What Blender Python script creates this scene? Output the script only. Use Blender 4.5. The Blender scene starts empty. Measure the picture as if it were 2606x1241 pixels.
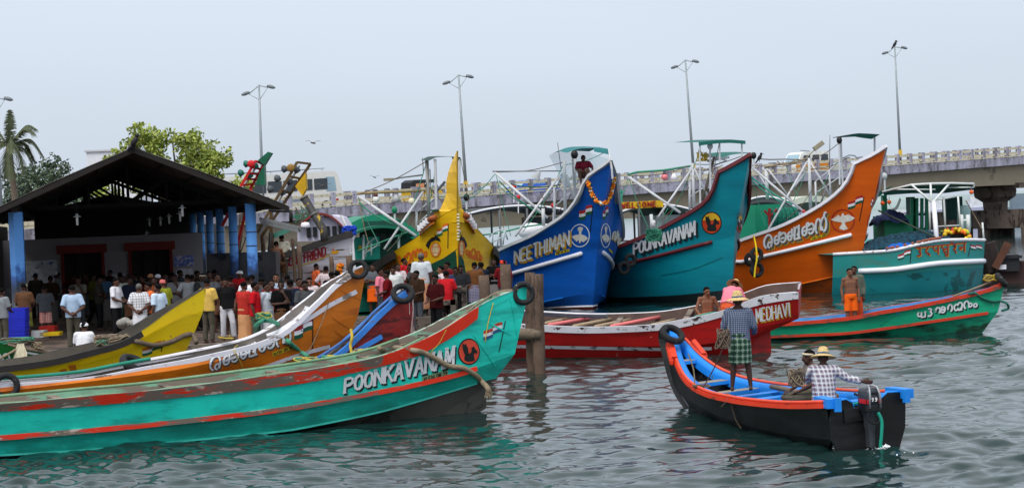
import bpy, math, random
import numpy as np
from mathutils import Vector, Matrix, noise
from mathutils.bvhtree import BVHTree
from mathutils.geometry import tessellate_polygon
R = math.radians
random.seed(11)
sc = bpy.context.scene
COL = sc.collection
V = Vector
# ------------------------------------------------------------ camera
PW, PH, FPX, CZ = 2606, 1241, 4600.0, 3.7
PITCH, ROLL = R(0.876), R(2.3)
cd = bpy.data.cameras.new('camera'); cam = bpy.data.objects.new('camera', cd); COL.objects.link(cam)
cd.sensor_width = 36; cd.lens = 36 * FPX / PW; cd.clip_end = 6000; cd.clip_start = 0.5
CAM_M = Matrix.Translation((0, 0, CZ)) @ Matrix.Rotation(R(90) - PITCH, 4, 'X') @ Matrix.Rotation(-ROLL, 4, 'Z')
cam.matrix_world = CAM_M
sc.camera = cam
# ------------------------------------------------------------ sky, sun, exposure
SUN_EL, SUN_AZ = R(57), R(205)
w = bpy.data.worlds.new('World'); sc.world = w; w.use_nodes = True
nt = w.node_tree; nt.nodes.clear()
o_ = nt.nodes.new('ShaderNodeOutputWorld'); bg = nt.nodes.new('ShaderNodeBackground')
sk = nt.nodes.new('ShaderNodeTexSky'); sk.sky_type = 'NISHITA'; sk.sun_disc = False
sk.sun_elevation = SUN_EL; sk.sun_rotation = SUN_AZ; sk.air_density = 1.0; sk.dust_density = 4.0
tc = nt.nodes.new('ShaderNodeTexCoord'); sx = nt.nodes.new('ShaderNodeSeparateXYZ')
rp = nt.nodes.new('ShaderNodeValToRGB'); mx = nt.nodes.new('ShaderNodeMix'); mx.data_type = 'RGBA'
rp.color_ramp.elements[0].position = 0.0; rp.color_ramp.elements[0].color = (.60, .675, .78, 1)
rp.color_ramp.elements[1].position = 0.5; rp.color_ramp.elements[1].color = (.86, .92, .98, 1)
e = rp.color_ramp.elements.new(0.13); e.color = (.68, .755, .87, 1)
nz = nt.nodes.new('ShaderNodeTexNoise'); nz.inputs['Scale'].default_value = 1.6; nz.inputs['Detail'].default_value = 3
mu = nt.nodes.new('ShaderNodeVectorMath'); mu.operation = 'MULTIPLY'; mu.inputs[1].default_value = (1, 1, 5)
cl = nt.nodes.new('ShaderNodeMapRange'); cl.inputs[1].default_value = .3; cl.inputs[2].default_value = .7
cl.inputs[3].default_value = 8.1; cl.inputs[4].default_value = 8.9
sc_ = nt.nodes.new('ShaderNodeVectorMath'); sc_.operation = 'SCALE'
L = nt.links.new
L(tc.outputs['Generated'], sx.inputs[0]); L(sx.outputs['Z'], rp.inputs[0])
L(tc.outputs['Generated'], mu.inputs[0]); L(mu.outputs[0], nz.inputs['Vector']); L(nz.outputs['Fac'], cl.inputs[0])
L(rp.outputs[0], sc_.inputs[0]); L(cl.outputs[0], sc_.inputs['Scale'])
mx.inputs[0].default_value = 0.88
L(sk.outputs[0], mx.inputs[6]); L(sc_.outputs[0], mx.inputs[7]); L(mx.outputs[2], bg.inputs[0])
bg.inputs[1].default_value = 0.086
L(bg.outputs[0], o_.inputs[0])
sl = bpy.data.lights.new('sun', 'SUN'); sun = bpy.data.objects.new('sun', sl); COL.objects.link(sun)
sl.energy = 1.5; sl.angle = R(30); sl.color = (1, .96, .9)
_sd = V((math.sin(SUN_AZ) * math.cos(SUN_EL), math.cos(SUN_AZ) * math.cos(SUN_EL), math.sin(SUN_EL)))
sun.rotation_euler = _sd.to_track_quat('Z', 'Y').to_euler()
sc.view_settings.view_transform = 'Standard'; sc.view_settings.look = 'None'
sc.view_settings.exposure = 0.58; sc.view_settings.gamma = 1.0
try: sc.cycles.max_bounces = 8; sc.cycles.use_denoising = True
except Exception: pass
# ------------------------------------------------------------ pixel <-> world (used once, to measure the place from the photo)
CP = V((0, 0, CZ)); CR = CAM_M.to_3x3()
def ray(x, y): return (CR @ V(((x - PW / 2) / FPX, -(y - PH / 2) / FPX, -1))).normalized()
def at(x, y, d):
    r = ray(x, y); return CP + r * (d / r.y)
def onz(x, y, z=0.0):
    r = ray(x, y); return CP + r * ((z - CZ) / r.z)
def d2(*p): return [(x * 1.01165, y * 1.01165) for x, y in p]
# ------------------------------------------------------------ materials
def lin(c):
    f = lambda v: v / 12.92 if v <= .04045 else ((v + .055) / 1.055) ** 2.4
    return tuple(f(v / 255) for v in c)
_M = {}
def mat(name, rgb, rough=.6, var=.18, scale=2.5, wear=None, stretch=(1, 1, 1), metal=0, bump=0.0, spec=.4, trans=0, wear2=None, alpha=1):
    """painted / natural surface; rgb in 0..255 picture values; wear = (rgb, amount, scale[, stretch])"""
    if name in _M: return _M[name]
    m = bpy.data.materials.new(name); m.use_nodes = True; n = m.node_tree; b = n.nodes['Principled BSDF']
    c = lin(rgb); N = n.nodes.new; K = n.links.new
    t = N('ShaderNodeTexCoord')
    def noi(s, st, det=4):
        mp = N('ShaderNodeMapping'); mp.inputs['Scale'].default_value = st; K(t.outputs['Object'], mp.inputs[0])
        z = N('ShaderNodeTexNoise'); z.inputs['Scale'].default_value = s; z.inputs['Detail'].default_value = det; z.inputs['Roughness'].default_value = .65
        K(mp.outputs[0], z.inputs['Vector']); return z
    z = noi(scale, stretch)
    r = N('ShaderNodeValToRGB'); K(z.outputs['Fac'], r.inputs[0])
    r.color_ramp.elements[0].position = .3; r.color_ramp.elements[1].position = .7
    r.color_ramp.elements[0].color = (*[max(0, v * (1 - var)) for v in c], 1); r.color_ramp.elements[1].color = (*[min(1, v * (1 + var)) for v in c], 1)
    out = r.outputs[0]
    for wr in (wear, wear2):
        if not wr: continue
        z2 = noi(wr[2], wr[3] if len(wr) > 3 else stretch, 6)
        r2 = N('ShaderNodeValToRGB'); K(z2.outputs['Fac'], r2.inputs[0])
        p = .5 + (.5 - wr[1]) * .5
        r2.color_ramp.elements[0].position = max(0, p - .02 - (wr[4] if len(wr) > 4 else 0)); r2.color_ramp.elements[1].position = min(1, p + .02 + (wr[4] if len(wr) > 4 else 0))
        mm = N('ShaderNodeMix'); mm.data_type = 'RGBA'; K(r2.outputs[0], mm.inputs[0]); K(out, mm.inputs[6]); mm.inputs[7].default_value = (*lin(wr[0]), 1); out = mm.outputs[2]
    K(out, b.inputs['Base Color'])
    b.inputs['Roughness'].default_value = rough; b.inputs['Metallic'].default_value = metal
    b.inputs['Specular IOR Level'].default_value = spec
    if trans: b.inputs['Transmission Weight'].default_value = trans
    if alpha < 1: b.inputs['Alpha'].default_value = alpha
    if bump:
        bp = N('ShaderNodeBump'); bp.inputs['Strength'].default_value = bump; bp.inputs['Distance'].default_value = .02
        zb = noi(scale * 4, stretch); K(zb.outputs['Fac'], bp.inputs['Height']); K(bp.outputs[0], b.inputs['Normal'])
    _M[name] = m
    return m
def plaid(name, base, lines, cell=.05, lw=.18, lines2=None):
    """woven check: lines along x/y and z in object space"""
    if name in _M: return _M[name]
    m = bpy.data.materials.new(name); m.use_nodes = True; n = m.node_tree; b = n.nodes['Principled BSDF']; N = n.nodes.new; K = n.links.new
    t = N('ShaderNodeTexCoord'); s = N('ShaderNodeSeparateXYZ'); K(t.outputs['Object'], s.inputs[0])
    def band(sock, cell, lw, off=0.):
        a = N('ShaderNodeMath'); a.operation = 'MULTIPLY_ADD'; a.inputs[1].default_value = 1 / cell; a.inputs[2].default_value = off; K(sock, a.inputs[0])
        f = N('ShaderNodeMath'); f.operation = 'FRACT'; K(a.outputs[0], f.inputs[0])
        l = N('ShaderNodeMath'); l.operation = 'LESS_THAN'; l.inputs[1].default_value = lw; K(f.outputs[0], l.inputs[0]); return l.outputs[0]
    ad = N('ShaderNodeMath'); ad.operation = 'MULTIPLY_ADD'; ad.inputs[1].default_value = .6; K(s.outputs['Y'], ad.inputs[0]); K(s.outputs['X'], ad.inputs[2])
    out = None; cur = (*lin(base), 1)
    for col_, off in ([(lines, 0.)] + ([(lines2, .5)] if lines2 else [])):
        for sock in (ad.outputs[0], s.outputs['Z']):
            mm = N('ShaderNodeMix'); mm.data_type = 'RGBA'
            h = N('ShaderNodeMath'); h.operation = 'MULTIPLY'; h.inputs[1].default_value = .72; K(band(sock, cell, lw, off), h.inputs[0]); K(h.outputs[0], mm.inputs[0])
            if out is None: mm.inputs[6].default_value = cur
            else: K(out, mm.inputs[6])
            mm.inputs[7].default_value = (*lin(col_), 1); out = mm.outputs[2]
    K(out, b.inputs['Base Color']); b.inputs['Roughness'].default_value = .9; b.inputs['Specular IOR Level'].default_value = .1
    _M[name] = m; return m
# ------------------------------------------------------------ mesh builder, things and parts
class MB:
    def __init__(s): s.v = []; s.f = []; s.mi = []
    def add(s, vs, fs, mi=0):
        n = len(s.v); s.v += [tuple(p) for p in vs]; s.f += [[i + n for i in f] for f in fs]; s.mi += [mi] * len(fs); return s
    def box(s, c, size, rz=0, mi=0, M=None):
        a, b, h = [q / 2 for q in size]; M = M or (Matrix.Translation(V(c)) @ Matrix.Rotation(rz, 4, 'Z'))
        vs = [M @ V((x * a, y * b, z * h)) for x in (-1, 1) for y in (-1, 1) for z in (-1, 1)]
        return s.add(vs, [(0, 1, 3, 2), (4, 6, 7, 5), (0, 4, 5, 1), (2, 3, 7, 6), (0, 2, 6, 4), (1, 5, 7, 3)], mi)
    def beam(s, p, q, wd, h, mi=0, up=V((0, 0, 1))):
        p, q = V(p), V(q); d = (q - p); L_ = d.length
        if L_ < 1e-6: return s
        d.normalize(); sd = d.cross(up)
        if sd.length < 1e-4: sd = d.cross(V((0, 1, 0)))
        sd.normalize(); u = sd.cross(d)
        vs = [b_ + sd * (i * wd / 2) + u * (j * h / 2) for b_ in (p, q) for i in (-1, 1) for j in (-1, 1)]
        return s.add(vs, [(0, 1, 3, 2), (4, 6, 7, 5), (0, 4, 5, 1), (2, 3, 7, 6), (0, 2, 6, 4), (1, 5, 7, 3)], mi)
    def tube(s, path, r, n=6, mi=0, closed=False, cap=True):
        P = [V(p) for p in path]; k = len(P); rs = r if isinstance(r, (list, tuple)) else [r] * k
        rows = []; prev = None
        for i in range(k):
            t = (P[(i + 1) % k] - P[i - 1]) if closed else (P[min(i + 1, k - 1)] - P[max(i - 1, 0)])
            t = t.normalized() if t.length > 1e-9 else V((0, 0, 1))
            if prev is None:
                a = t.cross(V((0, 0, 1)));  a = a if a.length > .05 else t.cross(V((0, 1, 0)))
            else: a = prev - t * prev.dot(t)
            a = a.normalized(); b = t.cross(a); prev = a
            rows.append([P[i] + (a * math.cos(2 * math.pi * j / n) + b * math.sin(2 * math.pi * j / n)) * rs[i] for j in range(n)])
        vs = [p for q in rows for p in q]; fs = []
        for i in range(k if closed else k - 1):
            for j in range(n):
                i2 = (i + 1) % k
                fs.append((i * n + j, i * n + (j + 1) % n, i2 * n + (j + 1) % n, i2 * n + j))
        if cap and not closed: fs += [tuple(range(n))[::-1], tuple((k - 1) * n + j for j in range(n))]
        return s.add(vs, fs, mi)
    def lathe(s, prof, M=None, n=16, mi=0):
        M = M or Matrix(); vs = []; fs = []
        for r, z in prof: vs += [M @ V((r * math.cos(2 * math.pi * j / n), r * math.sin(2 * math.pi * j / n), z)) for j in range(n)]
        for i in range(len(prof) - 1):
            for j in range(n): fs.append((i * n + j, i * n + (j + 1) % n, (i + 1) * n + (j + 1) % n, (i + 1) * n + j))
        return s.add(vs, fs, mi)
    def grid(s, rows, mi=0):
        n = len(rows[0]); vs = [p for r_ in rows for p in r_]
        return s.add(vs, [(i * n + j, i * n + j + 1, (i + 1) * n + j + 1, (i + 1) * n + j) for i in range(len(rows) - 1) for j in range(n - 1)], mi)
    def sph(s, c, r, n=10, m=7, mi=0, M=None):
        r = r if isinstance(r, (tuple, list)) else (r, r, r); c = V(c); vs = []; M = M or Matrix()
        for i in range(m + 1):
            a = math.pi * i / m
            for j in range(n):
                q = V((r[0] * math.sin(a) * math.cos(2 * math.pi * j / n), r[1] * math.sin(a) * math.sin(2 * math.pi * j / n), -r[2] * math.cos(a)))
                vs.append(c + M @ q)
        return s.add(vs, [(i * n + j, i * n + (j + 1) % n, (i + 1) * n + (j + 1) % n, (i + 1) * n + j) for i in range(m) for j in range(n)], mi)
    def torus(s, c, nrm, R_, r_, n=24, m=10, mi=0, sq=1.0):
        nrm = V(nrm).normalized(); a = nrm.orthogonal().normalized(); b = nrm.cross(a); vs = []; c = V(c)
        for i in range(n):
            t = 2 * math.pi * i / n; d = a * math.cos(t) + b * math.sin(t)
            for j in range(m):
                q = 2 * math.pi * j / m; vs.append(c + d * (R_ + r_ * math.cos(q)) + nrm * (r_ * sq * math.sin(q)))
        return s.add(vs, [(i * m + j, i * m + (j + 1) % m, ((i + 1) % n) * m + (j + 1) % m, ((i + 1) % n) * m + j) for i in range(n) for j in range(m)], mi)
    def prism(s, pts, off, mi=0):
        """polygon pts (3D, planar) extruded by vector off"""
        off = V(off); n = len(pts); P = [V(p) for p in pts]
        return s.add(P + [p + off for p in P], [tuple(range(n))[::-1], tuple(range(n, 2 * n))] + [(i, (i + 1) % n, n + (i + 1) % n, n + i) for i in range(n)], mi)
    def build(s, name, mats, parent=None, smooth=False, loc=None):
        me = bpy.data.meshes.new(name)
        org = WORLD_O.get(parent.name, V((0, 0, 0))) if parent else (V(loc) if loc is not None else V((0, 0, 0)))
        if parent is None and loc is None and s.v:
            a = np.array(s.v); org = V(((a[:, 0].min() + a[:, 0].max()) / 2, (a[:, 1].min() + a[:, 1].max()) / 2, a[:, 2].min()))
        me.from_pydata([(x - org.x, y - org.y, z - org.z) for x, y, z in s.v], [], s.f)
        mats = mats if isinstance(mats, (list, tuple)) else [mats]
        for m in mats: me.materials.append(m)
        if len(mats) > 1: me.polygons.foreach_set('material_index', s.mi)
        me.polygons.foreach_set('use_smooth', [bool(smooth)] * len(s.f))
        me.update()
        o = bpy.data.objects.new(name, me); COL.objects.link(o)
        if parent: o.parent = parent; WORLD_O[o.name] = org.copy()
        else: o.location = org; WORLD_O[o.name] = org.copy()
        if smooth == 'auto':
            sharp_edges(me)
        return o
    def bvh(s): return BVHTree.FromPolygons([V(p) for p in s.v], s.f)
WORLD_O = {}
def sharp_edges(me, ang=R(38)):
    try: me.set_sharp_from_angle(angle=ang)
    except Exception: pass
def tag(o, label=None, cat=None, group=None, kind=None):
    if label: o['label'] = label
    if cat: o['category'] = cat
    if group: o['group'] = group
    if kind: o['kind'] = kind
    return o
def thing(name, label, cat, loc=(0, 0, 0), group=None, rz=0):
    o = bpy.data.objects.new(name, None); COL.objects.link(o); o.location = loc; o.rotation_euler = (0, 0, rz); o.empty_display_size = .2
    WORLD_O[o.name] = V(loc); return tag(o, label, cat, group)
def copy_tree(o, parent=None):
    c = o.copy(); COL.objects.link(c); c.parent = parent; WORLD_O[c.name] = WORLD_O.get(o.name, V((0, 0, 0))).copy()
    for ch in list(o.children): copy_tree(ch, c)
    return c
def cat_rom(P, k=6):
    """Catmull-Rom through points"""
    P = [V(p) for p in P]
    if len(P) < 3: return P
    out = []
    for i in range(len(P) - 1):
        a, b, c, d = P[max(i - 1, 0)], P[i], P[i + 1], P[min(i + 2, len(P) - 1)]
        for j in range(k):
            t = j / k
            out.append(.5 * ((2 * b) + (c - a) * t + (2 * a - 5 * b + 4 * c - d) * t * t + (3 * b - a - 3 * c + d) * t ** 3))
    return out + [P[-1]]
def resample(P, n):
    P = [V(p) for p in P]; c = [0]
    for i in range(1, len(P)): c.append(c[-1] + (P[i] - P[i - 1]).length)
    out = []; j = 0
    for i in range(n):
        t = c[-1] * i / (n - 1)
        while j < len(P) - 2 and c[j + 1] < t: j += 1
        sp = c[j + 1] - c[j]; q = (t - c[j]) / sp if sp > 1e-9 else 0
        out.append(P[j].lerp(P[j + 1], min(max(q, 0), 1)))
    return out
# ------------------------------------------------------------ hulls
class Hull:
    """hull measured from the photo: outline points lie on the near side at half-beam b(s); the far side mirrors it"""
    def __init__(s, bow, aft, heel=0.0):
        s.B = V((bow[0], bow[1], 0)); a = V((aft[0] - bow[0], aft[1] - bow[1], 0)); s.a = a.normalized()
        l = V((-s.a.y, s.a.x, 0)); s.l = l if l.dot(CP - s.B) > 0 else -l
        s.heel = heel; s.rows = []
    def w(s, q, side=1):
        u = q[1] * side
        return s.B + s.a * q[0] + s.l * u + V((0, 0, q[2] - s.heel * u))
    def hit(s, x, y, u):
        r = ray(x, y); t = (u - s.l.dot(CP - s.B)) / s.l.dot(r)
        p = CP + r * t; return (s.a.dot(p - s.B), u, p.z + s.heel * u)
    def curve(s, px, beam, Lr, p=2.0, endb=0.0, n=44, aft_taper=None):
        e = s.hit(*px[-1], endb); s0 = e[0]; out = []
        def bf(sv): return endb + (beam - endb) * (1 - (1 - np.clip((sv - s0) / Lr, 0, 1)) ** p)
        T = (s.B - CP).length + np.linspace(-9, 26, 2400)
        for x, y in px[:-1]:
            r = ray(x, y); sv = s.a.dot(CP - s.B) + T * s.a.dot(r); uv = s.l.dot(CP - s.B) + T * s.l.dot(r); f = uv - bf(sv)
            k = np.nonzero((f[:-1] > 0) & (f[1:] <= 0) & (sv[1:] > s0))[0]
            if len(k): i = k[0]; u = float(bf(sv[i + 1]))
            else:
                g = np.where(sv > s0, np.abs(f), 1e9); i = int(np.argmin(g)); u = float(bf(sv[i]))
                # the ray grazes past the hull: keep its own station, at the hull's side
                z = CZ + T[i] * r.z + s.heel * u; out.append(V((float(sv[i]), u, float(z)))); continue
            q = CP + r * float(T[i + 1]); out.append(V((s.a.dot(q - s.B), u, q.z + s.heel * u)))
        out.append(V(e))
        out[-1] = V(e)
        return resample(cat_rom(out), n)
    def add(s, *a, **k): s.rows.append(s.curve(*a, **k)); return s.rows[-1]
    def below(s, dz, fb, ds=0.0):
        """a row under the lowest one"""
        r = s.rows[0]; s.rows.insert(0, [V((q.x + ds * (i / len(r)), q.y * fb, q.z - dz)) for i, q in enumerate(r)])
    def shell(s, mi=None, inset=0.0, transom=False, k=3):
        m = MB(); n = len(s.rows[0])
        for side in (1, -1):
            rows = [[s.w((q.x + inset * 1.5 * (i > n - 4), max(q.y - inset, 0.0), q.z), side) for i, q in enumerate(r)] for r in s.rows]
            for ri in range(len(rows) - 1):
                fine = [[rows[ri][i].lerp(rows[ri + 1][i], t / k) for i in range(n)] for t in range(k + 1)]
                m.grid(fine, mi[ri] if mi else 0)
        if transom:
            for ri in range(len(s.rows) - 1):
                a, b = s.rows[ri][0], s.rows[ri + 1][0]
                m.add([s.w(a), s.w(b), s.w(b, -1), s.w(a, -1)], [(0, 1, 2, 3)], mi[ri] if mi else 0)
        return m
    def rail(s, row, h, t, sides=(1, -1), dz=0.0, out=0.0, i0=0, i1=None, tt=None):
        """flat board swept along a row: h high, t thick, its outer face `out` beyond the hull"""
        m = MB(); r = row[i0:i1]
        for sd in sides:
            P = [s.w(q, sd) for q in r]; rows = []
            for i, p in enumerate(P):
                d = P[min(i + 1, len(P) - 1)] - P[max(i - 1, 0)]; d.normalize()
                nr = (s.l * sd - d * d.dot(s.l * sd)); nr.normalize()
                up = d.cross(nr); up = up if up.z > 0 else -up
                o0 = p + up * dz + nr * (out); t_ = t
                rows.append([o0 + up * (h / 2), o0 - up * (h / 2), o0 - up * (h / 2) - nr * t_, o0 + up * (h / 2) - nr * t_, o0 + up * (h / 2)])
            m.grid(rows); m.add(rows[0][:4], [(0, 1, 2, 3)]); m.add(rows[-1][:4], [(3, 2, 1, 0)])
        return m
    def px_path(s, px, beam_u, n=24):
        """points on the near side from pixels at the hull surface (uses ray cast)"""
        return resample(cat_rom([s.cast(x, y)[0] for x, y in px]), n)
    def ready(s, shell): s.tree = shell.bvh()
    def cast(s, x, y, off=0.0):
        r = ray(x, y); h = s.tree.ray_cast(CP, r)
        if h[0] is None: h = s.tree.find_nearest(CP + r * ((s.B - CP).length))
        nr = h[1]; nr = nr if nr.dot(r) < 0 else -nr
        return h[0] + nr * off, nr
# paint on a surface: outlines measured in photo pixels, laid on the real surface through its cast()
def smooth2(P, k=5): return [(p.x, p.y) for p in cat_rom([V((x, y, 0)) for x, y in P], k)]
def ribbon(m, cast, pts, wd, off, mi=0, step=4.0, closed=False):
    P = [V((x, y)) for x, y in pts]; Q = []
    for i in range(len(P) - 1):
        k = max(1, int((P[i + 1] - P[i]).length / step)); Q += [P[i].lerp(P[i + 1], j / k) for j in range(k)]
    Q.append(P[-1]); vs = []
    for i, p in enumerate(Q):
        d = Q[min(i + 1, len(Q) - 1)] - Q[max(i - 1, 0)]
        if d.length < 1e-6: d = V((1, 0))
        d.normalize(); nr = V((-d.y, d.x)) * (wd / 2)
        for q in (p + nr, p - nr): vs.append(cast(q.x, q.y, off)[0])
    m.add(vs, [(2 * i, 2 * i + 2, 2 * i + 3, 2 * i + 1) for i in range(len(Q) - 1)], mi)
def fill(m, cast, poly, off, mi=0, cell=6.0):
    """filled outline, cut in fine strips so it follows the surface"""
    xs = [p[0] for p in poly]; ys = [p[1] for p in poly]; n = len(poly)
    k = max(1, int((max(ys) - min(ys)) / cell)); y0 = min(ys); dy = (max(ys) - y0) / k
    def spans(y):
        c = []
        for i in range(n):
            (xa, ya), (xb, yb) = poly[i], poly[(i + 1) % n]
            if (ya <= y) != (yb <= y): c.append(xa + (y - ya) / (yb - ya) * (xb - xa))
        return sorted(c)
    sub = max(1, int(dy / 1.2)); hh = dy / sub
    for i in range(k * sub):
        ya, yb = y0 + i * hh, y0 + (i + 1) * hh; a = spans(ya + hh * .02); b = spans(yb - hh * .02)
        if len(a) != len(b): a = b = spans((ya + yb) / 2)
        for j in range(0, len(a) - 1, 2):
            kx = max(1, int((a[j + 1] - a[j]) / cell)); vs = []
            for t in range(kx + 1):
                f = t / kx
                vs.append(cast(a[j] + (a[j + 1] - a[j]) * f, ya, off)[0]); vs.append(cast(b[j] + (b[j + 1] - b[j]) * f, yb, off)[0])
            m.add(vs, [(2 * t, 2 * t + 2, 2 * t + 3, 2 * t + 1) for t in range(kx)], mi)
def ell(cx, cy, rx, ry, n=22, rot=0):
    o = []
    for i in range(n):
        a = 2 * math.pi * i / n; x, y = rx * math.cos(a), ry * math.sin(a)
        o.append((cx + x * math.cos(rot) - y * math.sin(rot), cy + x * math.sin(rot) + y * math.cos(rot)))
    return o
# stroke letters on a 0..1 box (y up)
STK = {
 'P': [[(0, 0), (0, 1), (.55, 1), (.85, .88), (.85, .62), (.55, .5), (0, .5)]],
 'O': [[(.42, 0), (.1, .15), (0, .5), (.1, .85), (.42, 1), (.76, .85), (.86, .5), (.76, .15), (.42, 0)]],
 'N': [[(0, 0), (0, 1)], [(0, 1), (.85, 0)], [(.85, 0), (.85, 1)]],
 'K': [[(0, 0), (0, 1)], [(.85, 1), (.05, .45)], [(.3, .6), (.88, 0)]],
 'A': [[(0, 0), (.44, 1)], [(.44, 1), (.88, 0)], [(.17, .36), (.7, .36)]],
 'V': [[(0, 1), (.44, 0)], [(.44, 0), (.88, 1)]],
 'M': [[(0, 0), (.05, 1)], [(.05, 1), (.45, .25)], [(.45, .25), (.85, 1)], [(.85, 1), (.9, 0)]],
 'E': [[(0, 0), (0, 1)], [(0, 1), (.7, 1)], [(0, .52), (.6, .52)], [(0, 0), (.72, 0)]],
 'T': [[(.42, 0), (.42, 1)], [(0, 1), (.85, 1)]],
 'H': [[(0, 0), (0, 1)], [(.8, 0), (.8, 1)], [(0, .5), (.8, .5)]],
 'I': [[(.15, 0), (.15, 1)]],
 'D': [[(0, 0), (0, 1), (.5, 1), (.82, .75), (.82, .25), (.5, 0), (0, 0)]],
 'G': [[(.82, .8), (.5, 1), (.15, .85), (0, .5), (.15, .15), (.5, 0), (.82, .2), (.82, .45), (.5, .45)]],
 'F': [[(0, 0), (0, 1)], [(0, 1), (.72, 1)], [(0, .52), (.6, .52)]],
 'R': [[(0, 0), (0, 1), (.55, 1), (.82, .88), (.82, .64), (.55, .52), (0, .52)], [(.4, .52), (.85, 0)]],
 'L': [[(0, 1), (0, 0)], [(0, 0), (.7, 0)]],
 'W': [[(0, 1), (.22, 0)], [(.22, 0), (.45, .7)], [(.45, .7), (.68, 0)], [(.68, 0), (.9, 1)]],
 'C': [[(.82, .8), (.5, 1), (.15, .85), (0, .5), (.15, .15), (.5, 0), (.82, .2)]],
 'S': [[(.75, .85), (.4, 1), (.08, .8), (.2, .58), (.6, .45), (.75, .2), (.4, 0), (.02, .15)]],
 'U': [[(0, 1), (0, .25), (.2, 0), (.6, 0), (.8, .25), (.8, 1)]],
 '0': [[(.4, 0), (.08, .2), (.08, .8), (.4, 1), (.72, .8), (.72, .2), (.4, 0)]],
 '2': [[(.05, .8), (.35, 1), (.7, .8), (.6, .5), (.05, 0), (.75, 0)]],
 '4': [[(.6, 0), (.6, 1), (0, .3), (.8, .3)]],
 '8': [[(.4, .52), (.1, .7), (.2, .95), (.4, 1), (.65, .9), (.65, .65), (.4, .52), (.08, .3), (.2, .03), (.4, 0), (.65, .05), (.72, .3), (.4, .52)]],
 '9': [[(.7, .6), (.4, .48), (.1, .65), (.15, .9), (.4, 1), (.68, .85), (.7, .5), (.5, 0), (.2, 0)]],
 '.': [[(.2, 0), (.3, .03)]], ' ': [],
}
SERIF = {'P': [(0, 0)], 'N': [(0, 0), (0, 1), (.85, 1)], 'K': [(0, 0), (0, 1), (.85, 1), (.88, 0)], 'A': [(0, 0), (.88, 0)], 'V': [(0, 1), (.88, 1)], 'M': [(0, 0), (.05, 1), (.85, 1), (.9, 0)],
 'E': [], 'H': [(0, 0), (0, 1), (.8, 0), (.8, 1)], 'I': [(.15, 0), (.15, 1)], 'D': [], 'R': [(0, 0), (.85, 0)], 'F': [(0, 0)], 'T': [(.42, 0)]}
def letters(m, cast, text, p0, p1, h0, h1, wd, off, mi=0, serif=False, dx=0, dy=0, gap=.28, slant=0.0, up=(0, -1), wsc=1.0):
    """text along the base line p0 -> p1 (pixels), letter height h0 -> h1"""
    wl = [max([.4] + [q[0] for st in STK.get(c, []) for q in st]) for c in text]; tot = sum(wl) + gap * (len(text) - 1); x = 0
    for c, a in zip(text, wl):
        def tr(q, x=x):
            f = (x + q[0] * wsc) / tot; h = h0 + (h1 - h0) * f
            return (p0[0] + (p1[0] - p0[0]) * f + dx + up[0] * h * q[1] + slant * h * q[1], p0[1] + (p1[1] - p0[1]) * f + dy + up[1] * h * q[1])
        for st in STK.get(c, []):
            ribbon(m, cast, [tr(q) for q in st], wd, off, mi, step=5)
        if serif:
            for q in SERIF.get(c, []): ribbon(m, cast, [tr((q[0] - .2, q[1])), tr((q[0] + .2, q[1]))], wd * .6, off, mi)
        x += a + gap
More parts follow.
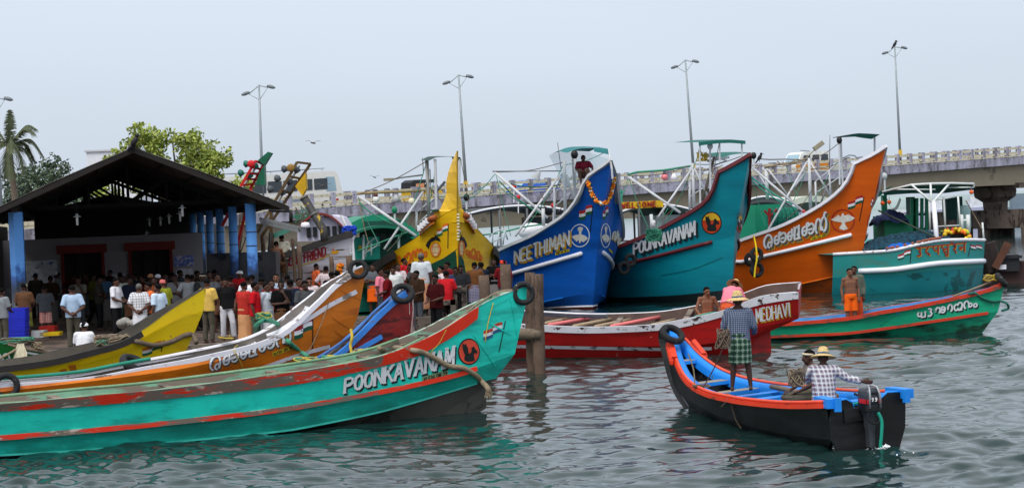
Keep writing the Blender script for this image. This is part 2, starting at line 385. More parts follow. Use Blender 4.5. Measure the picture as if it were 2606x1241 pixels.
# Malayalam / Devanagari written as brush strokes on boxes of their own (y up, x in letter heights)
def _arc(cx, cy, r, a0, a1, n=12, ry=None):
    ry = ry or r
    return [(cx + r * math.cos(R(a0 + (a1 - a0) * i / n)), cy + ry * math.sin(R(a0 + (a1 - a0) * i / n))) for i in range(n + 1)]
ML = {
 'ra': (1.0, [_arc(.45, .5, .42, 250, -40, 18, .5), _arc(.62, .22, .2, -60, 280, 10)]),
 'ka': (1.35, [_arc(.28, .42, .25, 60, 360, 12, .3) + [(.53, .75)] + _arc(.62, .8, .12, 180, 0, 5) + _arc(.98, .45, .3, 150, -150, 12, .35), [(.1, .42), (1.1, .42)]]),
 'ksha': (1.45, [_arc(.25, .4, .22, 60, 360, 10, .3) + [(.47, .9)], [(.1, .4), (.75, .4)], [(.75, .95), (.75, .05), (1.4, .05)], _arc(1.0, .6, .22, 200, -90, 10, .3), [(1.22, 1.0), (1.22, .05)]]),
 'n_chillu': (1.25, [_arc(.3, .45, .28, 250, 20, 12, .5) + [(.58, .1)], _arc(.88, .45, .3, 190, -80, 14, .5) + _arc(.86, .25, .16, -60, -220, 6), [(.9, .95), (1.0, 1.25), (1.2, 1.2)]]),
 'pa': (1.0, [[(.05, .75)] + _arc(.3, .45, .25, 120, 330, 10) + [(.5, .05)], [(.5, .75), (.5, .02), (.95, .02), (.95, .75)]]),
 'nga': (1.4, [_arc(.3, .45, .28, 200, -60, 12, .4), [(.55, .1), (.55, .8)], _arc(.9, .45, .26, 150, -150, 12, .35), [(.55, .45), (1.2, .45)]]),
 'aa': (.6, [_arc(.25, .45, .25, 200, -60, 12, .45) + [(.38, .02)]]),
 'va': (1.1, [_arc(.3, .4, .26, 30, 330, 12, .36) + [(.55, .1)] + [(.55, .02), (1.0, .02)], _arc(.72, .5, .28, 170, -90, 10, .4)]),
 'na': (1.0, [_arc(.3, .45, .28, 250, 0, 12, .45) + [(.58, .05)], _arc(.75, .35, .2, 160, -160, 10)]),
 'm': (.55, [_arc(.25, .2, .2, 0, 360, 12)]),
 'mu': (1.1, [[(.05, .8), (.05, .1), (.5, .1)], _arc(.5, .4, .3, -90, 200, 12), [(.8, .4), (.8, -.2), (1.05, -.2)]]),
 'nna': (1.5, [_arc(.25, .45, .22, 250, -20, 10, .45), _arc(.75, .45, .25, 200, -20, 10, .45), _arc(1.2, .4, .24, 180, -170, 12, .4)]),
 'du': (.95, [_arc(.4, .42, .25, 80, -120, 10), [(.4, 1), (.4, .67)]]), 'da': (.9, [[(.45, 1), (.45, .75)], _arc(.45, .48, .26, 90, 290, 10), [(.5, .24), (.75, -.05)]]),
 'u_d': (.95, [_arc(.35, .72, .22, 130, -90, 8), _arc(.35, .25, .27, 90, -140, 8), [(.4, 1.0), (.4, .95)]]),
 'pa_d': (1.0, [[(.15, 1), (.15, .6), (.4, .45), (.75, .5)], [(.75, 1), (.75, 0)]]),
 'sa_d': (1.1, [[(.1, 1), (.1, .7), (.35, .55), (.3, .3), (.6, 0)], [(.3, .5), (.85, .5)], [(.85, 1), (.85, 0)], _arc(.7, -.12, .15, 90, -200, 6)]),
 'ra_d': (.85, [[(.2, 1)] + _arc(.35, .7, .25, 60, -100, 8) + [(.35, .4), (.7, 0)], [(.3, 1.0), (.0, 1.3)]]),
 'na_d': (1.0, [[(.75, 1), (.75, 0)], [(.75, .5), (.3, .5)], _arc(.25, .45, .12, 0, 360, 8)]),
}
def script(m, cast, keys, p0, p1, h0, h1, wd, off, mi=0, dx=0, dy=0, bar=False, gap=.1):
    tot = sum(ML[k][0] for k in keys) + gap * (len(keys) - 1); x = 0
    def T(q, x):
        f = (x + q[0]) / tot; h = h0 + (h1 - h0) * f
        return (p0[0] + (p1[0] - p0[0]) * f + dx, p0[1] + (p1[1] - p0[1]) * f + dy - h * q[1])
    for k in keys:
        for st in ML[k][1]: ribbon(m, cast, [T(q, x) for q in st], wd, off, mi, step=5)
        x += ML[k][0] + gap
    if bar: ribbon(m, cast, [T((-.05, 1), 0), T((tot, 1), 0)], wd * .7, off, mi)
def flag_mark(root, cast, x, y, wd, h, slope, cols=((205, 60, 30), (235, 235, 238), (20, 95, 55)), pole=None, name='flag_emblem'):
    """painted waving tricolour: two stepped halves, optional painted pole"""
    m = MB(); st = h * .28
    for k in range(3):
        for i, dy in ((0, 0), (1, -st)):
            n = 6; top = []; bot = []
            for j in range(n + 1):
                f = (i + j / n) / 2; yy = y + slope * wd * f + dy + math.sin((i + j / n) * 3.1) * h * .06
                top.append((x + wd * f, yy + h * k / 3)); bot.append((x + wd * f, yy + h * (k + 1) / 3))
            vs = []
            for a, b in zip(top, bot): vs += [cast(*a, .006)[0], cast(*b, .006)[0]]
            m.add(vs, [(2 * j, 2 * j + 2, 2 * j + 3, 2 * j + 1) for j in range(n)], k)
    c = (x + wd * .47, y + slope * wd * .45 + h * .42)
    ribbon(m, cast, ell(*c, h * .12, h * .12, 10), h * .05, .009, 3)
    if pole: ribbon(m, cast, pole, max(2.2, h * .08), .007, 4)
    return m.build(name, [mat('flag_%d_%d_%d' % c_, c_, .6, .1) for c_ in cols] + [mat('flag_navy', (40, 50, 110)), mat('black_paint', (18, 18, 20), .5)], root)
# ============================================================ SETTING
# ---- water: one rippled sheet to the horizon
def make_water():
    rng = np.random.default_rng(5); ys = [20.0]
    while ys[-1] < 3000: ys.append(ys[-1] + .05 * (ys[-1] / 25) ** 1.72)
    ys = np.array(ys); t = np.linspace(-1, 1, 700); tx = .42 * t + .22 * t ** 5
    X = ys[:, None] * tx[None, :]; Y = np.repeat(ys[:, None], len(tx), 1); Z = np.zeros_like(X)
    sp = np.maximum(np.gradient(ys)[:, None], 0.05)
    px = X + .35 * np.sin(Y * .31 + .4 * X) + .3 * np.sin(.8 * X - .23 * Y); py = Y + .3 * np.sin(X * .37 + 1) + .25 * np.sin(.53 * Y + .7 * X)
    amp = .75 + .45 * np.sin(X * .21 + .13 * Y) * np.sin(Y * .17 - .08 * X + 2)
    for i in range(60):
        lam = .23 * (11 ** (rng.random() ** 1.25)); k = 2 * np.pi / lam; a = rng.normal(math.pi / 2 + .25, .62); sl_ = .037 * (.7 if lam > 1.1 else 1.15 if lam > .35 else .8)
        fade = np.clip((lam / sp - 2.5) / 3, 0, 1)
        ph = k * (px * math.cos(a) + py * math.sin(a)) + rng.random() * 7
        Z += fade * (sl_ / k) * amp * (np.sin(ph) + .22 * np.sin(2 * ph + .6))
    for wx, wy, r0 in ((5.35, 26.6, .9), (6.2, 26.3, .7)):
        d = np.hypot(X - wx, Y - wy); Z += .012 * np.exp(-(d / 2.2) ** 2) * np.sin(d * 11)
    n0, n1 = X.shape; me = bpy.data.meshes.new('water')
    me.vertices.add(n0 * n1); me.vertices.foreach_set('co', np.stack([X, Y, Z], -1).astype(np.float32).ravel())
    i = np.arange((n0 - 1) * (n1 - 1)); r = i // (n1 - 1); c = i % (n1 - 1); a = r * n1 + c
    q = np.stack([a, a + 1, a + n1 + 1, a + n1], -1).astype(np.int32)
    me.loops.add(q.size); me.loops.foreach_set('vertex_index', q.ravel()); me.polygons.add(len(q))
    me.polygons.foreach_set('loop_start', np.arange(0, q.size, 4, dtype=np.int32)); me.polygons.foreach_set('use_smooth', np.ones(len(q), bool)); me.update(); me.validate()
    m = bpy.data.materials.new('water'); m.use_nodes = True; n = m.node_tree; b = n.nodes['Principled BSDF']
    b.inputs['Base Color'].default_value = (.008, .028, .026, 1); b.inputs['Roughness'].default_value = .045; b.inputs['IOR'].default_value = 1.45; b.inputs['Specular IOR Level'].default_value = .5
    tcn = n.nodes.new('ShaderNodeTexCoord'); z = n.nodes.new('ShaderNodeTexNoise'); z.inputs['Scale'].default_value = 8; z.inputs['Detail'].default_value = 3
    mp = n.nodes.new('ShaderNodeMapping'); mp.inputs['Scale'].default_value = (.75, 1.5, 1); bp = n.nodes.new('ShaderNodeBump'); bp.inputs['Strength'].default_value = .1; bp.inputs['Distance'].default_value = .03
    n.links.new(tcn.outputs['Object'], mp.inputs[0]); n.links.new(mp.outputs[0], z.inputs['Vector']); n.links.new(z.outputs['Fac'], bp.inputs['Height']); n.links.new(bp.outputs[0], b.inputs['Normal'])
    me.materials.append(m); o = bpy.data.objects.new('water', me); COL.objects.link(o); tag(o, 'rippled grey green harbour water', None, None, 'structure')
make_water()
# ---- the far bank
def far_bank():
    m = MB(); P = []
    for i in range(121):
        x = -700 + 1400 * i / 120; P.append((x, 900 + 60 * noise.noise(V((x * .004, 1, 0))), 6 + 5 * noise.noise(V((x * .03, 5, 0))) + 2 * noise.noise(V((x * .2, 9, 0)))))
    m.grid([[(x, y + o, z * f) for x, y, z in P] for o, f in ((0, -.2), (2, .6), (20, 1), (160, .9), (400, .2))])
    tag(m.build('far_shore', mat('far_shore', (150, 165, 165), .9, .15, .02), None, True), 'pale low wooded shore across the water', None, None, 'structure')
far_bank()
# ---- quay
QZ = .7
def quay():
    out = [(-70, 24.8), (-12.4, 44.0), (-.35, 48.0), (1.1, 48.6), (1.0, 56.5), (-6.5, 58.5), (-9.5, 75), (-14, 92), (-30, 200), (-400, 200), (-400, 24.8)]
    m = MB(); n = len(out)
    m.add([(x, y, QZ) for x, y in out] + [(x, y, -2.5) for x, y in out], [tuple(range(n))] + [(i, n + i, n + (i + 1) % n, (i + 1) % n) for i in range(n)])
    tag(m.build('quay_ground', mat('quay_concrete', (98, 82, 72), .92, .25, .8, wear=((62, 52, 46), .45, 1.3), bump=.4)), 'worn brown concrete quay', None, None, 'structure')
    m = MB(); m.beam((-30, 38.15, QZ + .02), (-12.4, 43.98, QZ + .02), .3, .16); m.beam((-12.4, 43.98, QZ + .022), (1.05, 48.45, QZ + .022), .3, .16)
    tag(m.build('quay_kerb', mat('quay_stone', (120, 108, 98), .9, .25, 3, wear=((70, 62, 56), .45, 4), bump=.4)), 'low stone kerb along the quay edge', None, None, 'structure')
quay()
# ---- land behind the market, left
m = MB(); m.add([(-400, 200, .71), (-30, 200, .71), (-14, 92, .69), (-60, 300, 1), (-120, 420, 1), (-400, 420, 1)], [(0, 1, 3, 4, 5)])
tag(m.build('ground', mat('soil', (95, 88, 66), .95, .3, .3)), 'bare ground behind the market', None, None, 'structure')

# ---- bridge
BA, BB = V((-15.9, 121, 4.65)), V((39.2, 164, 7.0)); BD = V((BB.x - BA.x, BB.y - BA.y, 0)); BL = BD.length; BD.normalize(); BN = V((-BD.y, BD.x, 0))   # BN points away from the camera
if BN.y < 0: BN = -BN
BSL = (BB.z - BA.z) / BL
def bp_(t, off=0.0, dz=0.0): return V((BA.x, BA.y, BA.z)) + BD * t + BN * off + V((0, 0, BSL * t + dz))
def bridge():
    t0, t1 = -70.0, 150.0
    lav = mat('bridge_lavender', (178, 174, 192), .85, .14, .9, wear=((96, 92, 96), .4, 1.4, (1, 1, .3), .1), wear2=((80, 76, 78), .26, 5.0))
    crm = mat('bridge_cream', (214, 204, 178), .85, .12, 2, wear=((150, 140, 120), .34, 4))
    beige = mat('bridge_girder', (176, 160, 138), .9, .12, .25, wear=((136, 122, 106), .3, .5))
    root = thing('bridge', 'long concrete road bridge climbing behind the moored boats', 'bridge', tuple(bp_(0)))
    # deck slab + fascia (profile swept along the line)
    def sweep(prof, a, b, step=4.0):
        k = int((b - a) / step) + 1; m = MB(); rows = [[bp_(a + (b - a) * i / k, o, z) for o, z in prof + [prof[0]]] for i in range(k + 1)]
        m.grid(rows); return m
    Wd = 9.0
    m = sweep([(0, 0), (0, -.72), (.3, -.78), (.3, -.6), (Wd - .3, -.6), (Wd - .3, -.78), (Wd, -.72), (Wd, 0), (Wd - .35, .0), (Wd - .35, -.47), (.35, -.47), (.35, 0)], t0, t1); m.build('deck', lav, root)
    m = MB(); rows = []
    for i in range(91):
        t = t0 + (t1 - t0) * i / 90; ph = ((t - 88) % 48) / 48; dep = 1.55 + .55 * abs(2 * ph - 1) ** 2
        rows.append([bp_(t, o, z) for o, z in ((.95, -.74), (1.15, -.78 - dep), (Wd - 1.15, -.78 - dep), (Wd - .95, -.74))])
    m.grid(rows); m.build('girder', beige, root)
    m = sweep([(.36, -.45), (Wd - .36, -.45), (Wd - .36, -.465), (.36, -.465)], t0, t1); m.build('road', mat('asphalt', (70, 70, 72), .9), root)
    for off, nm in ((.12, 'near'), (Wd - .12, 'far')):
        pr = thing('parapet', None, None, tuple(bp_(0, off))); pr.parent = root; pr.location = bp_(0, off) - bp_(0); 
        m = MB(); k = 0; t = t0
        while t < t1:
            b0 = bp_(t, off); big = (k % 14 == 5); hh = 1.02
            m.beam(b0 + V((0, 0, -.16)), b0 + V((0, 0, hh)), .26, .34 if not big else .7, up=BD); t += 1.74; k += 1
        m.build('post', lav, pr)['kind'] = 'stuff'
        m = MB(); t = t0
        while t < t1:
            for z in (.34, .82): m.beam(bp_(t + .17, off, z), bp_(t + 1.74 - .17, off, z), .16, .2)
            t += 1.74
        m.build('rail', crm, pr)['kind'] = 'stuff'
        m = MB(); m.grid([[bp_(t0 + 2 * i, off - .16, .05), bp_(t0 + 2 * i, off + .14, .05), bp_(t0 + 2 * i, off + .14, .13), bp_(t0 + 2 * i, off - .16, .13), bp_(t0 + 2 * i, off - .16, .05)] for i in range(int((t1 - t0) / 2))])
        m.build('plinth', crm, pr)
    # pier
    con = mat('pier_concrete', (104, 92, 84), .92, .2, 1.2, wear=((58, 50, 46), .4, 1.5, (1, 1, .4)))
    for tp in (83.5, 131.5):
        c = bp_(tp, Wd / 2); zt = c.z - 2.75; M = Matrix.Translation((c.x, c.y, 0)) @ Matrix.Rotation(math.atan2(BD.y, BD.x), 4, 'Z')
        pr = thing('pier', None, None, (c.x, c.y, 0)); pr.parent = root; pr.location = V((c.x, c.y, 0)) - bp_(0)
        m = MB(); m.box((0, 0, 0), (2.6, 7.4, .5), M=M @ Matrix.Translation((0, 0, zt))); m.lathe([(0, zt - .1), (2.0, zt - .1), (2.05, zt - .5), (1.95, zt - 1.0), (1.2, zt - 1.5), (1.15, zt - 2.3), (0, zt - 2.3)], M, 8); m.build('pier_head', con, pr)
        m = MB(); m.box((0, 0, 0), (5.0, 13.0, 1.75), M=M @ Matrix.Translation((0, 0, 1.55))); m.build('pile_cap', con, pr)
        for i in (-1, 0, 1):
            for j in (-1, 0, 1):
                m = MB(); q = M @ V((i * 1.9, j * 5.0, 0)); m.tube([(q.x, q.y, -2), (q.x, q.y, .8)], .62, 10); m.build('pile', con, pr)
        m = MB()
        for j in (-1, 1): m.box((0, 0, 0), (.9, .9, .5), M=M @ Matrix.Translation((0, j * 2.4, zt + .45)))
        m.build('bearing', con, pr)
    return root
bridge()
# ---- lamp posts on the bridge
def lamp(name, label, x0, y0, xb, d, hscale=1.0, plate=False):
    top = at(x0, y0, d); base = at(xb, 560 - (xb - 1303) * .04, d); t = (base.x - BA.x) / BD.x; zb = bp_(t).z
    base = V((at(xb, y0 + 300, d).x, d, zb - .1)); o = thing(name, label, 'street lamp', tuple(base), 'lamp posts along the bridge')
    gm = mat('galvanised', (150, 158, 162), .5, .12, 2, metal=.3); m = MB(); ax = (top - base)
    m.tube([base, base + ax * .5, top], [.13, .1, .06], 8); m.build('pole', gm, o, True)
    if plate: m = MB(); c = base + ax * .12; m.box(c + V((0, -.12, 0)), (.34, .03, .5)); m.build('number_plate', mat('plate_yellow', (220, 180, 60)), o)
    for sd, (dx, dz) in ((-1, (-.72, -.62)), (1, (.62, -.22))):
        e = top + V((dx, -.1, dz)); m = MB(); m.tube([top + V((0, 0, -.05)), e], .04, 6); m.tube([top + V((0, 0, -1.05)), e], .02, 5); m.build('arm', gm, o, True)
        m = MB(); M = Matrix.Rotation(R(18) * sd, 3, 'Y'); m.sph(e + V((sd * .22, 0, .04)), (.32, .16, .13), 10, 6, M=M); m.build('lamp_head', mat('lamp_grey', (120, 126, 132), .5), o, True)
LD = lambda x: 4600 / (28 + (2400 - x) * .0059)
for nm, lb, x0, y0, xb in (('street_lamp', 'tall twin headed lamp post rising behind the red and green conveyor', 659, 216, 669), ('street_lamp', 'tall twin headed lamp post rising beside the yellow prow', 1167, 190, 1187),
                           ('street_lamp', 'tall twin headed lamp post above the teal boat rigging', 1744, 152, 1767), ('street_lamp', 'tall twin headed lamp post with a crow on top', 2277, 118, 2292), ('street_lamp', 'lamp post cut off by the left edge beside the palm', -12, 246, 4)):
    lamp(nm, lb, x0, y0, xb, LD(x0) + 5, plate=(x0 > 1100))

# ---- fish market shed
SA = V((-math.sin(R(13.7)), math.cos(R(13.7)), 0)); SP = V((math.cos(R(13.7)), math.sin(R(13.7)), 0)); SO = V((-10.78, 51.85, QZ))   # middle of the front bay line
def sp_(p, a, z): return SO + SP * p + SA * a + V((0, 0, z - QZ))
SLEN, SHW, ZE, ZR = 27.0, 4.3, 4.6, 6.07
def shed():
    root = thing('market_shed', 'open fish market shed with dark gabled corrugated roof on blue pillars', 'market shed', tuple(SO))
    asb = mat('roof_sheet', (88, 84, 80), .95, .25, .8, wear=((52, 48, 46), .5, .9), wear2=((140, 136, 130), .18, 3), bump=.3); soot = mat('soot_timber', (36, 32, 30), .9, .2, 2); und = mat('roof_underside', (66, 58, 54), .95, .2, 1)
    rf = MB(); ud = MB(); n = 420
    for sd in (-1, 1):
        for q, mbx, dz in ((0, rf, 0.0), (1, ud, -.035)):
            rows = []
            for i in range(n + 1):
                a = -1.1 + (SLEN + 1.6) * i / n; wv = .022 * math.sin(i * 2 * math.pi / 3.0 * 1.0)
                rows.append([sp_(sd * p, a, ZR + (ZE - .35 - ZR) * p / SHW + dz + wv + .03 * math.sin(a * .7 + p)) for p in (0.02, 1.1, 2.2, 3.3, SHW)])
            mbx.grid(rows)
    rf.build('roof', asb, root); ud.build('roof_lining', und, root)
    m = MB(); m.tube([sp_(0, -1.15, ZR + .03), sp_(0, SLEN + .5, ZR + .03)], .09, 8); m.build('ridge_cap', asb, root, True)
    m = MB()
    for sd in (-1, 1):   # barge boards and eaves beams
        m.beam(sp_(0, -1.08, ZR - .09), sp_(sd * SHW, -1.08, ZE - .44), .05, .13); m.beam(sp_(sd * 3.3, -.9, ZE - .12), sp_(sd * 3.3, SLEN, ZE - .12), .16, .22)
        for p in (.9, 1.8, 2.7, 3.9): m.beam(sp_(sd * p, -1.05, ZR + (ZE - .35 - ZR) * p / SHW - .1), sp_(sd * p, SLEN + .4, ZR + (ZE - .35 - ZR) * p / SHW - .1), .07, .1)
    m.build('purlins', soot, root)
    for i in range(1, 6):
        a = 5.2 * i; m = MB()
        m.beam(sp_(-3.3, a, ZE - .05), sp_(3.3, a, ZE - .05), .09, .12)
        for sd in (-1, 1):
            m.beam(sp_(0, a, ZR - .22), sp_(sd * 3.6, a, ZR + (ZE - .35 - ZR) * 3.6 / SHW - .2), .09, .13); m.beam(sp_(sd * .1, a, ZE), sp_(sd * 1.2, a, ZR - .75), .06, .08)
            for p in (1.2, 2.2): m.beam(sp_(sd * p, a, ZE), sp_(sd * p, a, ZR + (ZE - .35 - ZR) * p / SHW - .2), .06, .07)
        m.beam(sp_(0, a, ZE), sp_(0, a, ZR - .2), .08, .08); m.build('roof_truss', soot, root)
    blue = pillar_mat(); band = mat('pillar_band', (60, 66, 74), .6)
    for sd, offs in ((-1, (0, 3.4)), (1, (0, 6.0, 11.2, 16.0, 20.8, 25.6))):
        for k, a in enumerate(offs):
            c = sp_(sd * 3.3, a, QZ); pl = MB(); s = (.2 if sd < 0 else .155) if k == 0 else .14
            if k == 0: pl.tube([c, c + V((0, 0, ZE - .22 - QZ))], s, 4 if sd < 0 else 14)
            else: pl.tube([c, c + V((0, 0, ZE - .22 - QZ))], s, 14)
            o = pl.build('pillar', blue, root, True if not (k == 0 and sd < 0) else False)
            if sd > 0:
                for z in (3.55, 3.15): m = MB(); m.torus(c + V((0, 0, z - QZ)), (0, 0, 1), s + .008, .014, 16, 6); m.build('pillar_band', band, o, True)
    # rear gable infill, added to keep the shed interior dark
    m = MB(); m.prism([sp_(-3.3, SLEN, 1.5), sp_(3.3, SLEN, 1.5), sp_(3.3, SLEN, ZE), sp_(1.5, SLEN, 5.0), sp_(0, SLEN, 5.35), sp_(-2.2, SLEN, 4.9), sp_(-3.3, SLEN, ZE)], SA * .08); m.build('added_gable', soot, root)
    m = MB(); m.prism([sp_(-4.4, 3, QZ), sp_(-4.4, 27, QZ), sp_(-4.4, 27, ZE - .5), sp_(-4.4, 3, ZE - .5)], SP * -.1); m.build('added_side_wall', mat('shed_wall_dark', (70, 66, 62), .95), root)  # left wall added so less daylight reaches the shed
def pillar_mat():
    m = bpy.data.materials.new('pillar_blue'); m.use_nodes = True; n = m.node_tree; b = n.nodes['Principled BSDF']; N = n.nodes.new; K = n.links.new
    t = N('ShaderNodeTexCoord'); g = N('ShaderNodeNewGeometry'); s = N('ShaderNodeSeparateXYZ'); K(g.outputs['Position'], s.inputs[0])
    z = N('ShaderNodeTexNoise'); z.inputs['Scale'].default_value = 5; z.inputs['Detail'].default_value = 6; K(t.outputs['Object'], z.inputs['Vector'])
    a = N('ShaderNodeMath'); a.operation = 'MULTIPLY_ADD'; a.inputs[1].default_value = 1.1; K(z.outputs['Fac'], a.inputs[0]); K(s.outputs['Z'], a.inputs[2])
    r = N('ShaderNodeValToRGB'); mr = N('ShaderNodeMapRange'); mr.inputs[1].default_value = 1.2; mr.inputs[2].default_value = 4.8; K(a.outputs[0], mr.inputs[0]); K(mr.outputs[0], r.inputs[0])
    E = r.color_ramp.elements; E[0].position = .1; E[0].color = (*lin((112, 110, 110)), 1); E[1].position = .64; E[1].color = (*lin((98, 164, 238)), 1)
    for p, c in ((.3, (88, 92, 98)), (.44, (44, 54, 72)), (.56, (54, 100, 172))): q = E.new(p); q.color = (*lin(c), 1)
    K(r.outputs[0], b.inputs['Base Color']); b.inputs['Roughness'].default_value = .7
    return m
shed()
# building with dark red doorways at the back of the market
def market_rooms():
    wht = mat('limewash_shaded', (146, 143, 147), .9, .1, 1, wear=((150, 146, 146), .3, 1.2), wear2=((96, 92, 92), .18, 3)); red = mat('door_frame_red', (122, 34, 28), .7); dk = mat('door_dark', (40, 30, 28), .8)  # white wall colour lowered to grey to stand in for the roof's shade
    A = 17.5; a0 = sp_(-4.3, A, QZ)
    root = thing('market_office', 'low white walled room with dark red doorways under the shed roof', 'building', tuple(a0))
    m = MB()
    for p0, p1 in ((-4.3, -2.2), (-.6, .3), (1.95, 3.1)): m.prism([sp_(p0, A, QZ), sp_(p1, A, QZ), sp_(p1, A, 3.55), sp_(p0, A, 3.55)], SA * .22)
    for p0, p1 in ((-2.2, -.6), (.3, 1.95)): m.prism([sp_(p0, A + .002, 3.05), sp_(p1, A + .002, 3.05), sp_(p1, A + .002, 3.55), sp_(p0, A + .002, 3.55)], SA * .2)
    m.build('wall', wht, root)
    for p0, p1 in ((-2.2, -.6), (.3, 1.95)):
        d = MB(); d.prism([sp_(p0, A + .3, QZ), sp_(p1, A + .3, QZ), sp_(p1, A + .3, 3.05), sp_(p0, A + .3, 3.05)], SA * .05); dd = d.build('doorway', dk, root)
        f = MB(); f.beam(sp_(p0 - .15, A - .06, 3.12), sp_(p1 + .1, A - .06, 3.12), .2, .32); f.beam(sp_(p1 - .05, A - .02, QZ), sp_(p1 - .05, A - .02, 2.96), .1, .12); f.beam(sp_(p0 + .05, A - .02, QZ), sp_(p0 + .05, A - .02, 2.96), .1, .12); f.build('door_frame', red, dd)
        for k in (.36, .68):
            f = MB(); q = p0 + (p1 - p0) * k; f.beam(sp_(q, A + .22, QZ), sp_(q, A + .22, 3.0), .06, .1); f.build('mullion', mat('wood_dark', (44, 34, 30), .8), dd)
    def poster(p0, p1, z0, z1, c, cat_='poster', lb=''):
        m = MB(); m.prism([sp_(p0, A - .035, z0), sp_(p1, A - .035, z0), sp_(p1, A - .035, z1), sp_(p0, A - .035, z1)], SA * .03); return tag(m.build('wall_poster', c, None), lb, cat_, 'papers pasted on the office wall')
    pm = mat('poster_paper', (196, 198, 206), .9, .25, 6, wear=((90, 110, 160), .3, 7)); pm2 = mat('poster_blue', (96, 120, 190), .9, .3, 8, wear=((200, 190, 200), .4, 9))
    poster(-3.55, -2.35, 1.4, 2.75, pm, lb='large faded poster sheet on the white wall near the blue corner pillar')
    poster(-.5, .2, 1.4, 2.1, pm, lb='pale pasted notice on the wall strip between the two doorways')
    poster(2.0, 2.75, 2.3, 2.7, pm2, lb='blue printed poster high on the wall beside the right doorway')
    poster(2.05, 2.7, 1.4, 2.2, pm, lb='torn white notice below the blue printed poster')
market_rooms()
# lamps hanging in the shed
for i, (x, y, a, lb) in enumerate(((196, 553, 1.0, 'white bulb lamp hanging at the left of the shed front'), (464, 531, 2.0, 'white bulb lamp hanging in front of the right truss'), (458, 545, 6, 'bulb lamp hanging second behind the right front one'), (430, 552, 10, 'bulb lamp hanging third along the right roof slope'), (408, 558, 14, 'bulb lamp hanging fourth along the right roof slope'), (380, 560, 18, 'bulb lamp hanging deepest along the right roof slope'), (372, 594, 19, 'small bulb lamp hanging low over the right doorway'))):
    p = at(x, y, SO.y + a); o = thing('hanging_lamp', lb, 'lamp', tuple(p), 'bulb lamps hanging in the shed'); s = 1.0
    m = MB(); m.tube([p + V((0, 0, -.2)), p + V((0, 0, .03))], .035, 8); m.sph(p + V((0, 0, -.2)), .038); m.build('bulb', mat('bulb_white', (245, 245, 245), .3), o, True)
    m = MB(); m.lathe([(.0, .11), (.035, .11), (.05, .05), (.12, .02), (.12, .012), (.04, .025)], Matrix.Translation(p), 12); m.build('lamp_shade', mat('enamel', (200, 204, 206), .4), o, True)
    m = MB(); m.tube([p + V((0, 0, .1)), p + V((0, 0, .75))], .012, 4); m.build('cord', mat('cord_dark', (30, 30, 30)), o)
# low wall right of the shed
m = MB(); a, b = at(530, 640, 59.2), at(706, 640, 58.2); m.beam(V((a.x, a.y, 1.78)), V((b.x, b.y, 1.78)), .25, 2.2)
tag(m.build('quay_wall', mat('wall_dark', (84, 82, 84), .92, .3, 1.2, wear=((44, 50, 66), .45, .8))), 'dark stained low wall at the quay edge right of the shed', 'wall')
m = MB(); m.prism([V((-12.6, 79.2, QZ)), V((-14.6, 80.2, QZ)), V((-14.6, 80.2, 3.9)), V((-12.6, 79.2, 3.9))], V((0, .3, 0))); wl = m.build('shop_wall', mat('limewash_shaded', (0, 0, 0)), None)
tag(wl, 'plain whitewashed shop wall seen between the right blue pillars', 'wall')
# white block far left behind the shed
def block():
    c = at(262, 420, 150); root = thing('apartment_block', 'plain white block standing behind the shed and tree', 'building', (c.x, 153, .7))
    x0, x1 = at(220, 400, 150).x, at(345, 400, 150).x; z = at(260, 385, 150).z
    m = MB(); m.box(((x0 + x1) / 2, 153, z / 2), (x1 - x0, 6, z)); m.build('wall', mat('far_white', (226, 228, 234), .9, .06), root)
    m = MB(); m.box(((x0 + x1) / 2, 153, z + .06), (x1 - x0 + .3, 6.3, .14)); m.build('parapet', mat('far_grey', (200, 202, 208), .9, .06), root)
    m = MB()
    for q in range(2): m.box((x0 + 1.2 + q * 1.7, 149.96, z - 5.4), (.7, .12, 1.1))
    m.build('window', mat('far_window', (90, 98, 110), .3), root)
block()
# ---- trees: trunk, limbs and many leaf cards
def leaf_cloud(m, blobs, per, size, flat=.6, rng=None):
    rng = rng or random.Random(3)
    for c, r in blobs:
        n = int(per * (r ** 2))
        for _ in range(n):
            while 1:
                q = V((rng.uniform(-1, 1), rng.uniform(-1, 1), rng.uniform(-1, 1)))
                if .35 < q.length < 1: break
            p = c + V((q.x * r, q.y * r, q.z * r * .8)); 
            if noise.noise(p * 1.1) < -.2: continue
            nr = V((rng.gauss(0, 1), rng.gauss(0, 1), rng.gauss(.6, 1))).normalized(); a = nr.orthogonal().normalized(); a.rotate(Matrix.Rotation(rng.uniform(0, 6.3), 3, nr)); b = nr.cross(a); s = size * rng.uniform(.6, 1.3)
            m.add([p - a * s, p - a * s * .2 + b * s * .55, p + a * s, p - a * s * .2 - b * s * .55], [(0, 1, 2, 3)], rng.choice((0, 0, 1, 1, 2)))
